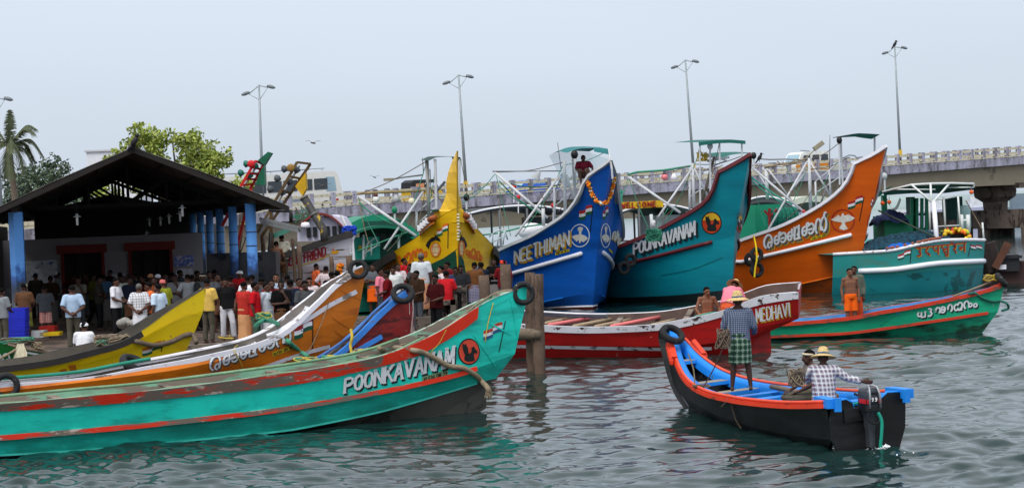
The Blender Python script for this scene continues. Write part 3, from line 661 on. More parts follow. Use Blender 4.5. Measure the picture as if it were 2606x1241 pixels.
def tree(name, label, base, blobs_px, d, per, size, cols, seed, trunk_r=.2, spread=1.0):
    rng = random.Random(seed); root = thing(name, label, 'tree', base); blobs = []; B = V(base)
    for x, y, r in blobs_px:
        rr = r / 4600 * d
        for k in range(3): blobs.append((at(x, y, d) + V((rng.uniform(-.5, .5) * rr, rng.uniform(-1.3, 1.3) * spread * rr, rng.uniform(-.4, .4) * rr)), rr * rng.uniform(.65, .95)))
    m = MB(); leaf_cloud(m, blobs, per, size, rng=rng)
    m.build('crown', [mat(name + '_leaf_%d' % i, c, .75, .25, 1.5) for i, c in enumerate(cols)], root)
    t = MB(); cz = sum((b[0] for b in blobs), V()) / len(blobs); fork = B.lerp(V((cz.x, cz.y, cz.z)), .45)
    t.tube(cat_rom([B, B.lerp(fork, .5) + V((.1, 0, 0)), fork], 4), [trunk_r * (1.2 - .05 * i) for i in range(9)], 8)
    for i, (c, r) in enumerate(blobs):
        if i % 2 == 0:
            q = fork.lerp(c, .5) + V((rng.uniform(-.3, .3), rng.uniform(-.3, .3), .3)); t.tube(cat_rom([fork, q, c], 4), [trunk_r * .55 * (1 - .1 * k) for k in range(9)], 6)
    t.build('trunk', mat('bark', (96, 84, 74), .95, .25, 5), root, True)
D_ = lambda x, y, r: (x * 1.01165, y * 1.01165, r)
tree('broadleaf_tree', 'bright yellow green leafy tree behind the shed roof', (-15.2, 92, .7), [D_(375, 345, 40), D_(415, 350, 38), D_(455, 365, 44), D_(345, 375, 40), D_(400, 400, 55), D_(470, 400, 50), D_(520, 390, 44), D_(555, 400, 38), D_(545, 425, 36), D_(490, 345, 26), D_(300, 400, 34), D_(290, 430, 40), D_(440, 440, 60), D_(520, 440, 40), D_(270, 500, 40), D_(360, 470, 60)], 90, 520, .115, ((142, 154, 62), (166, 176, 88), (112, 132, 54)), 4, .2)
tree('broadleaf_tree', 'small yellow green sapling beside the conveyor and roof end', (-11.4, 74, .7), [D_(605, 455, 24), D_(618, 470, 22), D_(595, 472, 20), D_(625, 560, 16), D_(612, 600, 16)], 73, 380, .085, ((142, 154, 62), (166, 176, 88), (112, 132, 54)), 6, .06)
tree('rain_tree', 'dark green spreading tree behind the left roof slope', (-42, 152, .7), [D_(150, 420, 40), D_(130, 430, 38), D_(95, 445, 50), D_(60, 455, 48), D_(30, 470, 50), D_(60, 500, 60), D_(110, 490, 60), D_(170, 450, 34), D_(15, 520, 50), D_(160, 500, 40)], 150, 120, .17, ((70, 88, 66), (92, 108, 84), (54, 72, 56)), 8, .5)
tree('rain_tree', 'dark green bush seen through the shed truss', (-36, 140, .7), [D_(205, 470, 40), D_(240, 480, 40), D_(215, 520, 40), D_(180, 530, 40)], 138, 120, .16, ((70, 88, 66), (92, 108, 84), (54, 72, 56)), 9, .3)
def palm():
    top = at(22, 372, 98); base = V((at(30, 560, 98).x, 98, .7)); root = thing('palm_tree', 'coconut palm with drooping fronds at the left edge', 'tree', tuple(base)); rng = random.Random(2)
    m = MB(); m.tube(cat_rom([base, base.lerp(top, .5) + V((.25, 0, 0)), top], 6), [.22 - .006 * i for i in range(13)], 10); m.build('trunk', mat('palm_bark', (118, 104, 92), .95, .2, 6), root, True)
    fr = [(-2.6, .3, .5), (-2.2, -1.2, -.3), (-1.5, .8, 1.2), (.1, .2, 2.1), (.25, -.3, 2.0), (1.5, .6, 1.0), (1.65, -.4, .7), (1.9, .4, -.6), (1.2, 1.2, -.9), (-.9, -.8, -1.5), (.3, -1.0, -1.9), (1.0, -.6, -1.6), (-.4, .6, -1.8), (-1.7, .3, -1.2), (1.5, .5, -1.9), (.6, -1.4, -.4)]
    for dx, dy, dz in fr:
        m = MB(); e = top + V((dx, dy, dz)) * .92; mid = top.lerp(e, .5) + V((dx * .12, dy * .1, .62 if dz < 1.5 else .1)); P = resample(cat_rom([top, mid, e], 10), 30)
        m.tube(P, [.035 - .001 * i for i in range(30)], 4)
        for i in range(3, 30):
            d = (P[min(i + 1, 29)] - P[i - 1]).normalized(); sd = d.cross(V((0, 0, 1)));  sd = sd.normalized() if sd.length > .1 else V((1, 0, 0)); ln = .62 * math.sin(math.pi * (i / 30) ** .7 * .93) + .1
            for s in (-1, 1):
                for q in range(2):
                    a = P[i] + d * (.03 * q); tip = a + sd * (s * ln * .6) + d * (ln * .55) + V((0, 0, -ln * rng.uniform(.35, .8))); wv = d * .035
                    m.add([a - wv, a + wv, tip], [(0, 1, 2)], 0)
        m.build('frond', mat('palm_frond', (84, 92, 66), .8, .3, 2), root)
palm()
# ============================================================ BOATS
WOOD = mat('weathered_wood', (132, 118, 104), .9, .3, 3, wear=((80, 70, 62), .45, 4, (.25, .25, 3)), bump=.3)
ROPE = mat('rope_hemp', (146, 130, 108), .95, .3, 14, bump=.6); ROPED = mat('rope_grey', (112, 98, 84), .95, .35, 12, bump=.6); ROPEG = mat('rope_green', (64, 140, 112), .9, .3, 10); ROPEY = mat('rope_yellow', (196, 170, 62), .9, .3, 10)
TYRE = mat('tyre_rubber', (30, 30, 32), .8, .3, 6, wear=((150, 146, 140), .2, 7), bump=.3)
WHITE = mat('white_paint', (236, 234, 240), .5, .06, 3, wear=((120, 112, 106), .2, 5)); GALV = mat('pipe_white', (200, 202, 206), .45, .06, 2, wear=((150, 120, 100), .2, 5)); STEEL = mat('pipe_grey', (120, 122, 126), .5, .15, 3)
BLK = mat('black_paint', (18, 18, 20), .5)
def rope(name, label, pts, r, m=None, cat_='rope', group=None, k=6, sag=0.0, fray=False, n=6):
    P = cat_rom([V(p) for p in pts], k); L_ = len(P)
    if sag: P = [p - V((0, 0, sag * 4 * (i / (L_ - 1)) * (1 - i / (L_ - 1)))) for i, p in enumerate(P)]
    mb = MB(); mb.tube(P, r, n); o = mb.build(name, m or ROPE, None, True)
    return tag(o, label, cat_, group)
def tyre(label, c, nrm, Ro, r, name='tyre_fender', M_=None):
    mb = MB(); mb.torus(c, nrm, Ro, r, 28, 10, sq=1.15); return tag(mb.build(name, M_ or TYRE, None, True), label, 'tyre', 'tyres hung as fenders')
def fit_hull(root, H, mats, strips, inner=None, inset=.06, cap=None, nm='hull', floor_row=1, transom=False, smooth='auto', deck_dz=None):
    m = H.shell(strips, transom=transom); H.ready(m); o = m.build(nm, mats, root, True); sharp_edges(o.data, R(30))
    if inner:
        m = MB(); n = len(H.rows[0])
        def inn(q, i, sd): return H.w((q.x + (inset * 1.6 if i > n - 4 else 0), max(q.y - inset, 0), q.z), sd)
        for sd in (1, -1): m.grid([[inn(q, i, sd) for i, q in enumerate(r)] for r in H.rows[floor_row:]])
        r = H.rows[floor_row]; m.grid([[inn(q, i, 1) for i, q in enumerate(r)], [inn(q, i, -1) for i, q in enumerate(r)]])
        m.build('inner_planking', inner, root, True)
        g = MB(); r = H.rows[-1]
        for sd in (1, -1): g.grid([[H.w((q.x - .0, q.y + .012, q.z + .006), sd) for q in r], [inn(q, i, sd) + V((0, 0, .006)) for i, q in enumerate(r)], [inn(q, i, sd) + V((0, 0, -.04)) for i, q in enumerate(r)]])
        g.build('gunwale', cap or inner, root, True)
    return o
def band(H, lo, hi, t, sides=(1, -1), i0=0, i1=None, f0=0.0, f1=1.0):
    m = MB(); lo, hi = lo[i0:i1], hi[i0:i1]
    for sd in sides:
        A = [H.w(a.lerp(b, f0), sd) for a, b in zip(lo, hi)]; B_ = [H.w(a.lerp(b, f1), sd) for a, b in zip(lo, hi)]; rows = []
        for i in range(len(A)):
            d = B_[min(i + 1, len(A) - 1)] - B_[max(i - 1, 0)]; d.normalize(); nr = H.l * sd - d * d.dot(H.l * sd); nr.normalize(); nr = nr * t
            rows.append([B_[i] - nr, B_[i] + nr, A[i] + nr, A[i] - nr])
        m.grid(rows); m.add(rows[-1], [(0, 1, 2, 3)]); m.add(rows[0], [(3, 2, 1, 0)])
    return m
def scuffs(root, H, marks, m_):
    m = MB()
    for pts, w_ in marks: ribbon(m, H.cast, pts, w_, .014)
    return m.build('batten', m_, root)
def winged_horse(root, H, cx, cy, rx, ry, dark, disc, gold=None, rot=0, name='prow_emblem'):
    m = MB(); c = H.cast; fill(m, c, ell(cx, cy, rx, ry, 26, rot), .006, 0, 5); fill(m, c, ell(cx, cy, rx * .9, ry * .9, 26, rot), .010, 1, 5)
    if gold: fill(m, c, [p for p in ell(cx, cy - ry * .02, rx * .88, ry * .86, 26, rot) if p[1] < cy - ry * .1], .013, 3, 5)
    P = lambda q: [(cx + rx * x, cy + ry * y) for x, y in q]
    fill(m, c, smooth2(P([(-.45, .62), (-.4, .3), (-.2, .12), (.1, .12), (.22, -.1), (.2, -.3), (.42, -.38), (.55, -.2), (.75, -.02), (.68, .14), (.5, .08), (.42, .3), (.5, .62), (.2, .72), (-.2, .72), (-.45, .62)]), 3), .016, 2, 3)
    fill(m, c, smooth2(P([(-.35, .3), (-.55, -.1), (-.6, -.62), (-.42, -.5), (-.3, -.62), (-.22, -.4), (-.12, -.3), (-.08, .1), (-.15, .3), (-.35, .3)]), 3), .016, 2, 3)
    return m.build(name, [mat('emblem_ring', (22, 22, 24), .6), mat('emblem_red_%d' % disc[0], disc, .6, .25, 3), mat('emblem_dark', dark, .6), mat('emblem_gold', gold or (228, 182, 40), .6)], root)
DOVE = [(-1, -.12), (-.72, -.3), (-.4, -.58), (-.16, -.4), (-.06, -.72), (.06, -.74), (.12, -.5), (.45, -.62), (.78, -.42), (1.0, -.28), (.7, -.02), (.4, .06), (.18, .12), (.2, .34), (.42, .72), (.1, .84), (-.2, .8), (-.3, .62), (-.08, .3), (-.12, .08), (-.45, .1), (-.75, 0)]
def dove(root, H, cx, cy, r, ring, flip=False, wing=1.0, ry=1.0, name='prow_emblem', rx=1.0):
    m = MB(); c = H.cast
    ribbon(m, c, ell(cx, cy, r * rx, r * ry, 30) + [(cx + r * rx, cy)], r * .1 * (.5 + .5 * rx), .008, 1)
    P = [(cx + r * .95 * wing * x * rx, cy + r * .95 * (-y if flip else y) * ry) for x, y in DOVE]
    fill(m, c, P, .012, 0, 4)
    return m.build(name, [mat('dove_white', (222, 216, 208), .7, .15, 5, wear=((170, 150, 110), .2, 8)), mat('ring_%d_%d' % (ring[0], ring[1]), ring, .6)], root)
GRIME = ((92, 96, 92), .3, 1.1, (.35, .35, 1.6), .08)

# ------------------------------------------------ turquoise canoe, nearest
tq = (34, 218, 198)
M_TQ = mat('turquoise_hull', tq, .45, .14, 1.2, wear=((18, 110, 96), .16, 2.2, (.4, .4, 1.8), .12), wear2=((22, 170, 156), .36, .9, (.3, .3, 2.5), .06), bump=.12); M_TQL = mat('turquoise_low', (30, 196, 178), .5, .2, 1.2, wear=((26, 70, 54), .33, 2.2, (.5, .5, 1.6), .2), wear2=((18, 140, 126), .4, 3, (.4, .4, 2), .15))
M_RED = mat('peeling_red', (222, 50, 22), .6, .1, 3, wear=((116, 102, 92), .56, 4.5, (.22, .22, 1.6)), wear2=((196, 176, 164), .26, 9, (.3, .3, 1)))
M_REDB = mat('fresh_red', (226, 52, 22), .6, .1, 3, wear=((160, 130, 116), .24, 4, (.4, .4, 1)))
M_BOT = mat('hull_bottom', (70, 70, 66), .7, .2, 1, wear=((40, 42, 38), .45, .8))
tqr = thing('moored_canoe', 'long turquoise canoe with peeling red bands and a winged horse emblem, nearest the camera', 'boat', (-4.5, 33, 0), 'canoes moored side by side at the quay')
H = Hull((.29, 35), (-9.05, 30.85)); HT = H
H.add([(-60, 1186), (0, 1182), (196, 1168), (392, 1150), (700, 1112), (940, 1078), (1108, 1056), (1174, 1022), (1212, 1000), (1236, 984)], .34, 5.5)
r1 = H.add([(-60, 1161), (0, 1157), (196, 1145), (392, 1128), (700, 1098), (803, 1081), (940, 1053), (1043, 1026), (1215, 974), (1262, 962)], .62, 6)
r2 = H.add([(-60, 1118), (0, 1113), (327, 1085), (700, 1043), (974, 995), (1146, 957), (1230, 930), (1310, 900)], .74, 6)
r3 = H.add([(-60, 1049), (0, 1046), (300, 1026), (700, 984), (872, 954), (1043, 911), (1094, 889), (1173, 842), (1248, 789), (1340, 765)], .84, 6, p=1.8)
r4 = H.add([(-60, 1032), (0, 1028), (229, 1007), (425, 989), (700, 953), (872, 926), (974, 904), (1061, 871), (1133, 835), (1187, 799), (1248, 763), (1295, 744), (1341, 728)], .9, 6, p=1.8)
H.below(.4, .5)
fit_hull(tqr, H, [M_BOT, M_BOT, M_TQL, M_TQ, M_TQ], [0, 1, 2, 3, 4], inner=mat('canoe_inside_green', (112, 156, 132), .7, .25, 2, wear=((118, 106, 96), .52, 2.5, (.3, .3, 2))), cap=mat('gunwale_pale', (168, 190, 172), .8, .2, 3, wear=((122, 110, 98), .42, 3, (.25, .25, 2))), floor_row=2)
n_ = len(r4); k_ = int(n_ * .885)
band(H, r3, r4, .03, i1=k_).build('upper_band', M_RED, tqr); band(H, r3, r4, .034, i0=int(n_ * .66), i1=k_ + 1, f0=.03).build('upper_band', M_REDB, tqr)
H.rail(r2, .085, .06, out=.045, i1=int(n_ * .9)).build('rub_rail', M_RED, tqr); H.rail(r2, .085, .06, sides=(1,), out=.049, i0=int(n_ * .7), i1=int(n_ * .93)).build('rub_rail', M_REDB, tqr)
H.rail(r1, .03, .04, out=.03, i1=int(n_ * .96)).build('chine_strip', mat('chine_strip', (60, 190, 175), .5), tqr)
m = MB()
for sh, mi, of in (((4, 5), 1, .008), ((0, 0), 0, .014)):
    letters(m, H.cast, 'POONKAVANAM', (876, 998), (1152, 930), 34, 50, 7, of, mi, True, *sh, slant=.06)
m.build('name_lettering', [mat('letter_white', (226, 228, 232), .65, .1, 5, wear=((120, 140, 140), .24, 9)), mat('letter_shadow', (24, 44, 44), .6)], tqr)
m = MB(); fill(m, H.cast, [(1074, 958), (1139, 939), (1140, 956), (1075, 975)], .006, 0); letters(m, H.cast, 'KLF04 OM 29', (1079, 972), (1136, 955), 12, 12, 1.6, .011, 1)
m.build('registration_mark', [mat('reg_faded', (120, 150, 110), .7), BLK], tqr)
winged_horse(tqr, H, 1193, 894, 28, 34, (22, 30, 30), (216, 74, 52))
flag_mark(tqr, H.cast, 1230, 841, 48, 24, -.33, ((190, 66, 44), (228, 228, 234), (40, 88, 130)), pole=[(1286, 816), (1269, 896)])
scuffs(tqr, H, [([(1205, 850), (1240, 900), (1260, 930)], 4), ([(1240, 820), (1300, 850)], 4), ([(1300, 760), (1318, 860)], 3), ([(1250, 780), (1300, 752)], 4)], M_TQ)
# thwarts and clutter inside
m = MB()
for q in (.15, .32, .5, .66, .78): p = r4[int(n_ * q)]; m.beam(H.w((p.x, p.y * .93, p.z - .1)), H.w((p.x, p.y * .93, p.z - .1), -1), .16, .05)
m.build('thwart', WOOD, tqr)
m = MB(); m.tube([H.w((r4[i].x, r4[i].y - .2, r4[i].z - .02 + .015 * math.sin(i))) for i in range(0, 34)], .025, 6); m.tube([H.w((r4[i].x, -.45, r4[i].z + .02)) for i in range(0, 34, 2)], .03, 6)
tag(m.build('bamboo_pole', mat('bamboo_green', (120, 156, 120), .7, .25, 4), None, True), 'bamboo poles laid along the turquoise canoe', 'pole')
c = H.w((r4[-1].x + .06, .0, r4[-1].z - .0)); tyre('black tyre round the tip of the turquoise prow', c + V((-.02, -.1, -.13)), (.25, -1, .1), .18, .055)
hk = H.cast
def onhull(h_, pts, off): return [h_.cast(x, y)[0] + h_.cast(x, y)[1] * off for x, y in pts]
P = [H.w((r4[int(n_ * .70)].x, -.2, r4[int(n_ * .70)].z + .02)), at(985, 893, 34.6), at(1005, 884, 34.35)] + onhull(H, [(1045, 889), (1075, 896), (1110, 914), (1140, 930), (1175, 935), (1205, 950), (1222, 968)], .05) + [at(1240, 985, 33.9), at(1246, 1000, 33.9)]
rope('mooring_rope', 'thick frayed hemp rope slung over the turquoise canoe bow', P, .05, ROPE, n=8)
m = MB(); rr = random.Random(4)
for _ in range(50): a = at(1243 + rr.uniform(-4, 4), 985 + rr.uniform(0, 15), 33.9) + V((0, rr.uniform(-.05, .05), 0)); m.tube([a, a + V((rr.uniform(-.06, .06), rr.uniform(-.05, .05), -rr.uniform(.05, .16)))], .009, 4)
for _ in range(90): a = at(1030 + rr.uniform(-15, 15), 885 + rr.uniform(-10, 18), 34.25); m.tube([a, a + V((rr.uniform(-.1, .1), rr.uniform(-.08, .05), -rr.uniform(-.03, .14)))], .011, 4)
tag(m.build('rope_fray', ROPE, None), 'frayed knot and tassel ends of the hemp rope on the turquoise bow', 'rope')
rope('tow_line', 'thin cord running from the tyre back along the turquoise gunwale', [H.w((r4[-2].x, .1, r4[-2].z)), at(1270, 742, 34.9), at(1220, 770, 34.6), at(1150, 822, 34.3), at(1090, 862, 34.1)], .018, ROPE)
rope('cord', 'thin cord tied down the turquoise flank beside the flag', onhull(H, [(1253, 770), (1240, 820), (1232, 870)], .03), .009, ROPEY, 'cord')
rope('cord', 'thin cord looped over the red band above the boat name', onhull(H, [(1133, 838), (1115, 872), (1098, 890), (1096, 900)], .03), .009, ROPEY, 'cord')

# ------------------------------------------------ maroon canoe with blue gunwale
M_MAR = mat('maroon_hull', (128, 26, 24), .55, .3, 1.6, wear=((78, 16, 18), .4, 3, (.4, .4, 2)), wear2=((170, 120, 110), .13, 7)); M_BLU = mat('blue_gunwale', (52, 122, 206), .6, .2, 2, wear=((110, 104, 100), .3, 3, (.3, .3, 2)))
M_BLUW = mat('worn_blue_rail', (66, 104, 160), .75, .3, 2, wear=((118, 110, 102), .6, 2.2, (.25, .25, 2)))
mr = thing('moored_canoe', 'maroon canoe with bright blue gunwale rails, second in the row', 'boat', (-4.5, 35, 0), 'canoes moored side by side at the quay')
H = Hull((-1.95, 36.6), (-9.45, 33.0)); HM = H
H.add([(-60, 1110), (300, 1080), (700, 1030), (950, 985), (1010, 950)], .4, 5)
H.add([(-60, 1060), (0, 1056), (327, 1030), (700, 985), (900, 930), (1040, 870)], .46, 5)
r3 = H.add([(-60, 1024), (0, 1036), (327, 1014), (700, 973), (840, 931), (900, 896), (990, 845), (1054, 815)], .46, 5)
r4 = H.add([(-60, 1024), (0, 1020), (327, 997), (700, 953), (840, 908), (900, 860), (954, 805), (997, 766), (1030, 742), (1051, 728)], .48, 5, p=1.7)
fit_hull(mr, H, [M_MAR], None, inner=mat('canoe_inside_brown', (104, 92, 84), .8, .3, 2, wear=((70, 62, 56), .45, 3, (.3, .3, 2))), cap=M_BLUW, floor_row=1)
H.rail(r4, .11, .07, out=.035, dz=-.045, i1=int(n_ * .985)).build('gunwale_rail', M_BLU, mr); H.rail(r4, .1, .1, out=.05, dz=-.05, i1=int(n_ * .7)).build('gunwale_rail', M_BLUW, mr)
H.rail(r3, .09, .06, sides=(1,), out=.04, i1=int(n_ * .91)).build('rub_rail', M_BLU, mr)
m = MB(); ribbon(m, H.cast, [(1049, 735), (1051, 790), (1045, 850)], 3.5, .01); ribbon(m, H.cast, [(1040, 740), (1042, 800)], 2, .01); m.build('paint_run', mat('chalk', (190, 160, 160), .8, .3, 20), mr)
tyre('black tyre hung on the maroon prow', H.w((r4[-2].x, .05, r4[-1].z - .03)) + V((-.05, -.1, -.1)), (.1, -.75, .6), .19, .058)
rope('blue_line', 'blue grey ropes lying along the maroon canoe rail', [H.w((r4[int(n_ * q)].x, r4[int(n_ * q)].y - .12, r4[int(n_ * q)].z + .06)) for q in (.5, .6, .7, .8, .88, .94)], .03, mat('rope_blue', (70, 110, 170), .9))
# rope bundles on the rails
def bundle(label, x, y, d, w_, h_, mats_, n=26, seed=1, name='rope_bundle'):
    rr = random.Random(seed); ms = MB(); c = at(x, y, d)
    for i in range(n):
        P = []; a0 = rr.uniform(0, 6.3); R1 = w_ * rr.uniform(.5, 1) / 2; e = rr.uniform(.2, .5); ph = rr.uniform(0, 6)
        for k in range(13): t = a0 + k * .55; P.append(c + V((R1 * math.cos(t) + rr.uniform(-.02, .02), R1 * e * math.sin(t), h_ * (.5 + .4 * math.sin(t * 1.3 + ph)) * rr.uniform(.6, 1))))
        ms.tube(cat_rom(P, 3), .017 if w_ > .4 else .011, 4, mi=i % len(mats_))
    return tag(ms.build(name, mats_, None, True), label, 'rope')
bundle('green and yellow rope bundle on the maroon rail beside the orange flank', 785, 922, 35.0, .55, .12, [ROPEG, ROPEY, ROPED], 16, 2); bundle('small yellow rope knot on the blue rail left of the boat name', 655, 950, 34.4, .3, .08, [ROPEY], 8, 3)
bundle('green yellow rope heap trailing over the maroon bow side', 850, 915, 35.2, .5, .1, [ROPEG, ROPEY], 14, 5); bundle('yellow rope knots inside the turquoise canoe rail', 935, 898, 34.7, .5, .1, [ROPEY, ROPE], 12, 6)
rope('cord', 'yellow strap tied to the maroon gunwale', [at(893, 838, 35.6), at(896, 858, 35.5), at(892, 880, 35.5), at(897, 905, 35.4)], .03, ROPEY, 'cord')

# ------------------------------------------------ orange canoe
M_OR = mat('orange_hull', (214, 116, 12), .5, .12, 1.2, wear=((160, 78, 12), .36, 1.4, (.3, .3, 2), .06), wear2=((150, 120, 80), .14, 6), bump=.1); M_WR = mat('white_rail', (228, 226, 234), .6, .06, 3, wear=((128, 116, 108), .3, 4, (.3, .3, 1.5)), wear2=((170, 110, 70), .16, 5))
orr = thing('moored_canoe', 'tall prowed brown orange canoe with white rails and white Malayalam lettering', 'boat', (-5.5, 37, 0), 'canoes moored side by side at the quay')
H = Hull((-3.12, 38.6), (-9.9, 34.5)); HO = H
H.add([(-60, 1090), (300, 1050), (700, 990), (800, 940), (850, 905)], .45, 5)
H.add([(-60, 1030), (0, 1026), (400, 985), (700, 925), (800, 890), (896, 842)], .7, 5)
r3 = H.add([(-60, 1000), (0, 996), (359, 953), (523, 925), (700, 878), (800, 838), (912, 800)], .8, 5)
r4 = H.add([(-60, 982), (0, 978), (229, 959), (359, 935), (523, 904), (700, 855), (800, 772), (851, 722), (896, 692), (921, 679), (934, 674)], .72, 4.6, p=1.8)
fit_hull(orr, H, [M_OR], None, inner=mat('canoe_inside_pale', (112, 106, 102), .8, .2, 2, wear=((120, 112, 106), .45, 3, (.3, .3, 2))), cap=M_WR, floor_row=1)
H.rail(r4, .1, .07, out=.035, dz=-.045, i1=int(n_ * .97)).build('gunwale_rail', M_WR, orr)
m = MB(); ribbon(m, H.cast, smooth2([(612, 872), (700, 848), (770, 800), (784, 770)]), 15, .02); m.build('rail_patch', M_WR, orr)
m = MB(); ribbon(m, H.cast, smooth2([(649, 857), (760, 822), (840, 775), (906, 741)]), 11, .025); m.build('rub_rail', M_WR, orr)
m = MB(); ribbon(m, H.cast, smooth2([(663, 936), (760, 902), (838, 880)]), 9, .025); m.build('rub_rail', M_WR, orr)
m = MB()
for sh, mi, of in (((3.5, 3.5), 1, .01), ((2, 2), 1, .012), ((0, 0), 0, .018)): script(m, H.cast, ['ra', 'ka', 'ksha', 'ka', 'n_chillu'], (533, 945), (740, 869), 33, 35, 5, of, mi, *sh)
m.build('name_lettering', [mat('letter_white', (0, 0, 0)), mat('letter_grey', (92, 86, 84), .6)], orr)
m = MB(); fill(m, H.cast, [(692, 896), (744, 877), (744, 887), (694, 907)], .008, 0); letters(m, H.cast, 'KLF04 OM 98', (696, 904), (742, 886), 7, 7, 1.4, .012, 1); m.build('registration_mark', [mat('reg_yellow', (214, 178, 40), .7), BLK], orr)
flag_mark(orr, H.cast, 748, 832, 46, 32, -.36, ((176, 34, 36), (232, 232, 238), (18, 80, 56)), pole=[(796, 810), (795, 888)])
scuffs(orr, H, [([(846, 806), (896, 838)], 4.5), ([(852, 840), (874, 855)], 4.5), ([(866, 737), (920, 762)], 3.5), ([(850, 722), (888, 708)], 3)], M_OR)
tyre('black tyre with white markings on the orange canoe prow', H.w((r4[-2].x + .05, .08, r4[-1].z - .02)) + V((0, -.1, -.06)), (.15, -.9, .3), .17, .055)
rope('mooring_rope', 'thick green rope draped over the orange canoe flank', [at(650, 830, 37.4), at(672, 815, 36.8)] + onhull(H, [(690, 820), (712, 845), (728, 866), (745, 880), (765, 896)], .05) + [at(782, 905, 35.6)], .045, ROPEG, n=8)
rope('cord', 'thin cord hanging from the orange gunwale to its lower rail', onhull(H, [(846, 722), (832, 775), (812, 830), (790, 880), (777, 893)], .03), .01, ROPE, 'cord'); rope('cord', 'thin yellow cord hanging over the first letter on the orange flank', onhull(H, [(580, 862), (594, 890), (610, 920), (616, 936)], .03), .009, ROPEY, 'cord')
c = onhull(H, [(336, 930)], .05)[0]; m = MB(); m.torus(c + V((0, .1, .06)), (.55, -.25, 1), .24, .07, 24, 8, sq=1.3); tag(m.build('tyre_fender', mat('tyre_dark', (34, 36, 38), .8), None, True), 'dark rubber tyre lying on the orange canoe white rail', 'tyre', 'tyres hung as fenders')
c = onhull(H, [(14, 985)], .05)[0]; tyre('half seen black tyre on the orange rail at the left frame edge', c, (.3, -1, .1), .2, .06)
rope('bamboo_pole', 'green bamboo pole lying inside the orange canoe', [H.w((r4[i].x, -.35, r4[i].z + .03)) for i in range(0, 20, 2)], .04, mat('bamboo_teal', (40, 140, 116), .7), 'pole')
bundle('green and yellow rope lump on the orange far rail', 672, 812, 37.2, .34, .16, [ROPEG, ROPEY, ROPEG], 18, 8); bundle('yellow cord knot on the orange far rail', 574, 862, 37.4, .3, .08, [ROPEY, ROPED], 10, 9)

# ------------------------------------------------ yellow canoe
M_YE = mat('yellow_hull', (255, 214, 8), .5, .08, 1.4, wear=((232, 170, 8), .2, 1.6, (.4, .4, 2), .06), wear2=((110, 100, 50), .1, 5), bump=.1)
yr = thing('moored_canoe', 'yellow canoe with black gunwale and rust stains, behind the orange one', 'boat', (-8.5, 39, 0), 'canoes moored side by side at the quay')
H = Hull((-6.84, 40.6), (-11.0, 38.0)); HY = H
H.add([(-60, 1010), (200, 985), (400, 935), (470, 900)], .4, 4)
H.add([(-60, 966), (0, 962), (200, 938), (400, 880), (495, 845)], .66, 4)
r3 = H.add([(-60, 948), (0, 944), (150, 926), (300, 892), (412, 832), (518, 790)], .74, 4)
r4 = H.add([(-60, 936), (0, 932), (124, 916), (217, 894), (310, 868), (372, 833), (412, 804), (449, 779), (495, 750), (523, 733)], .8, 4, p=1.7)
fit_hull(yr, H, [M_YE], None, inner=mat('canoe_inside_dark', (80, 74, 66), .8, .3, 2), cap=mat('gunwale_black', (44, 40, 38), .7, .2, 3), floor_row=1)
H.rail(r4, .13, .08, out=.035, dz=-.06, i1=int(n_ * .66)).build('gunwale_rail', mat('gunwale_black', (0, 0, 0)), yr)
m = MB(); ribbon(m, H.cast, smooth2([(372, 862), (420, 826), (482, 795)]), 5, .015); ribbon(m, H.cast, [(486, 798), (508, 800)], 4, .015); ribbon(m, H.cast, smooth2([(200, 925), (300, 896), (372, 862)]), 9, .014); m.build('batten', M_YE, yr)
m = MB(); ribbon(m, H.cast, [(523, 735), (523, 771), (514, 808), (500, 842)], 4, .012); m.build('stem_strip', mat('stem_green', (84, 100, 60), .8, .3, 6), yr)
m = MB(); fill(m, H.cast, [(172, 928), (180, 946), (196, 944), (192, 926)], .01, 0); fill(m, H.cast, [(150, 940), (160, 952), (172, 950), (168, 936)], .01, 0); m.build('rust_stain', mat('rust_stain', (206, 120, 20), .7, .25, 6), yr)
flag_mark(yr, H.cast, 362, 886, 50, 20, -.3, ((216, 120, 20), (228, 228, 230), (20, 96, 60)), pole=[(417, 864), (410, 894)])
rope('mooring_rope', 'thick brown rope sagging along the yellow canoe flank', [at(250, 880, 39.3), at(275, 868, 39.2), at(310, 864, 39.4)] + onhull(H, [(345, 868), (385, 876), (430, 868), (465, 852), (485, 850)], .06) + [at(500, 872, 40.1)], .055, ROPED, n=8)
bundle('heap of brown rope on the yellow canoe black gunwale', 285, 872, 39.2, .8, .2, [ROPED, ROPE, ROPED], 26, 11); bundle('green cord knot on the yellow gunwale', 262, 880, 38.9, .3, .16, [ROPEG, ROPED], 10, 12)

# ------------------------------------------------ green canoe, far left
gr = thing('moored_canoe', 'dark green canoe with white lettering, half cut by the left frame edge', 'boat', (-11.5, 41, 0), 'canoes moored side by side at the quay')
H = Hull((-9.55, 42.6), (-13.2, 39.9)); HG = H
H.add([(-60, 985), (60, 960), (130, 935), (180, 915)], .4, 3)
H.add([(-60, 925), (0, 922), (70, 920), (140, 915), (196, 906)], .6, 3)
r4 = H.add([(-60, 868), (0, 874), (62, 890), (120, 899), (160, 903), (200, 902)], .7, 3)
fit_hull(gr, H, [mat('green_hull', (14, 110, 44), .5, .2, 1.5, wear=((20, 60, 34), .3, 3))], None, inner=WOOD, cap=mat('gunwale_black', (0, 0, 0)), floor_row=1)
m = MB(); script(m, H.cast, ['va', 'ra'], (-18, 921), (26, 924), 24, 24, 4.5, .012, 0); ribbon(m, H.cast, smooth2([(66, 896), (90, 900), (128, 908)]), 5, .012); m.build('name_lettering', [WHITE], gr)
rope('wooden_pole', 'grey driftwood pole lying on the dark green canoe', [at(20, 878, 41), at(90, 892, 41.2), at(192, 903, 41.6)], .055, ROPED, 'pole')
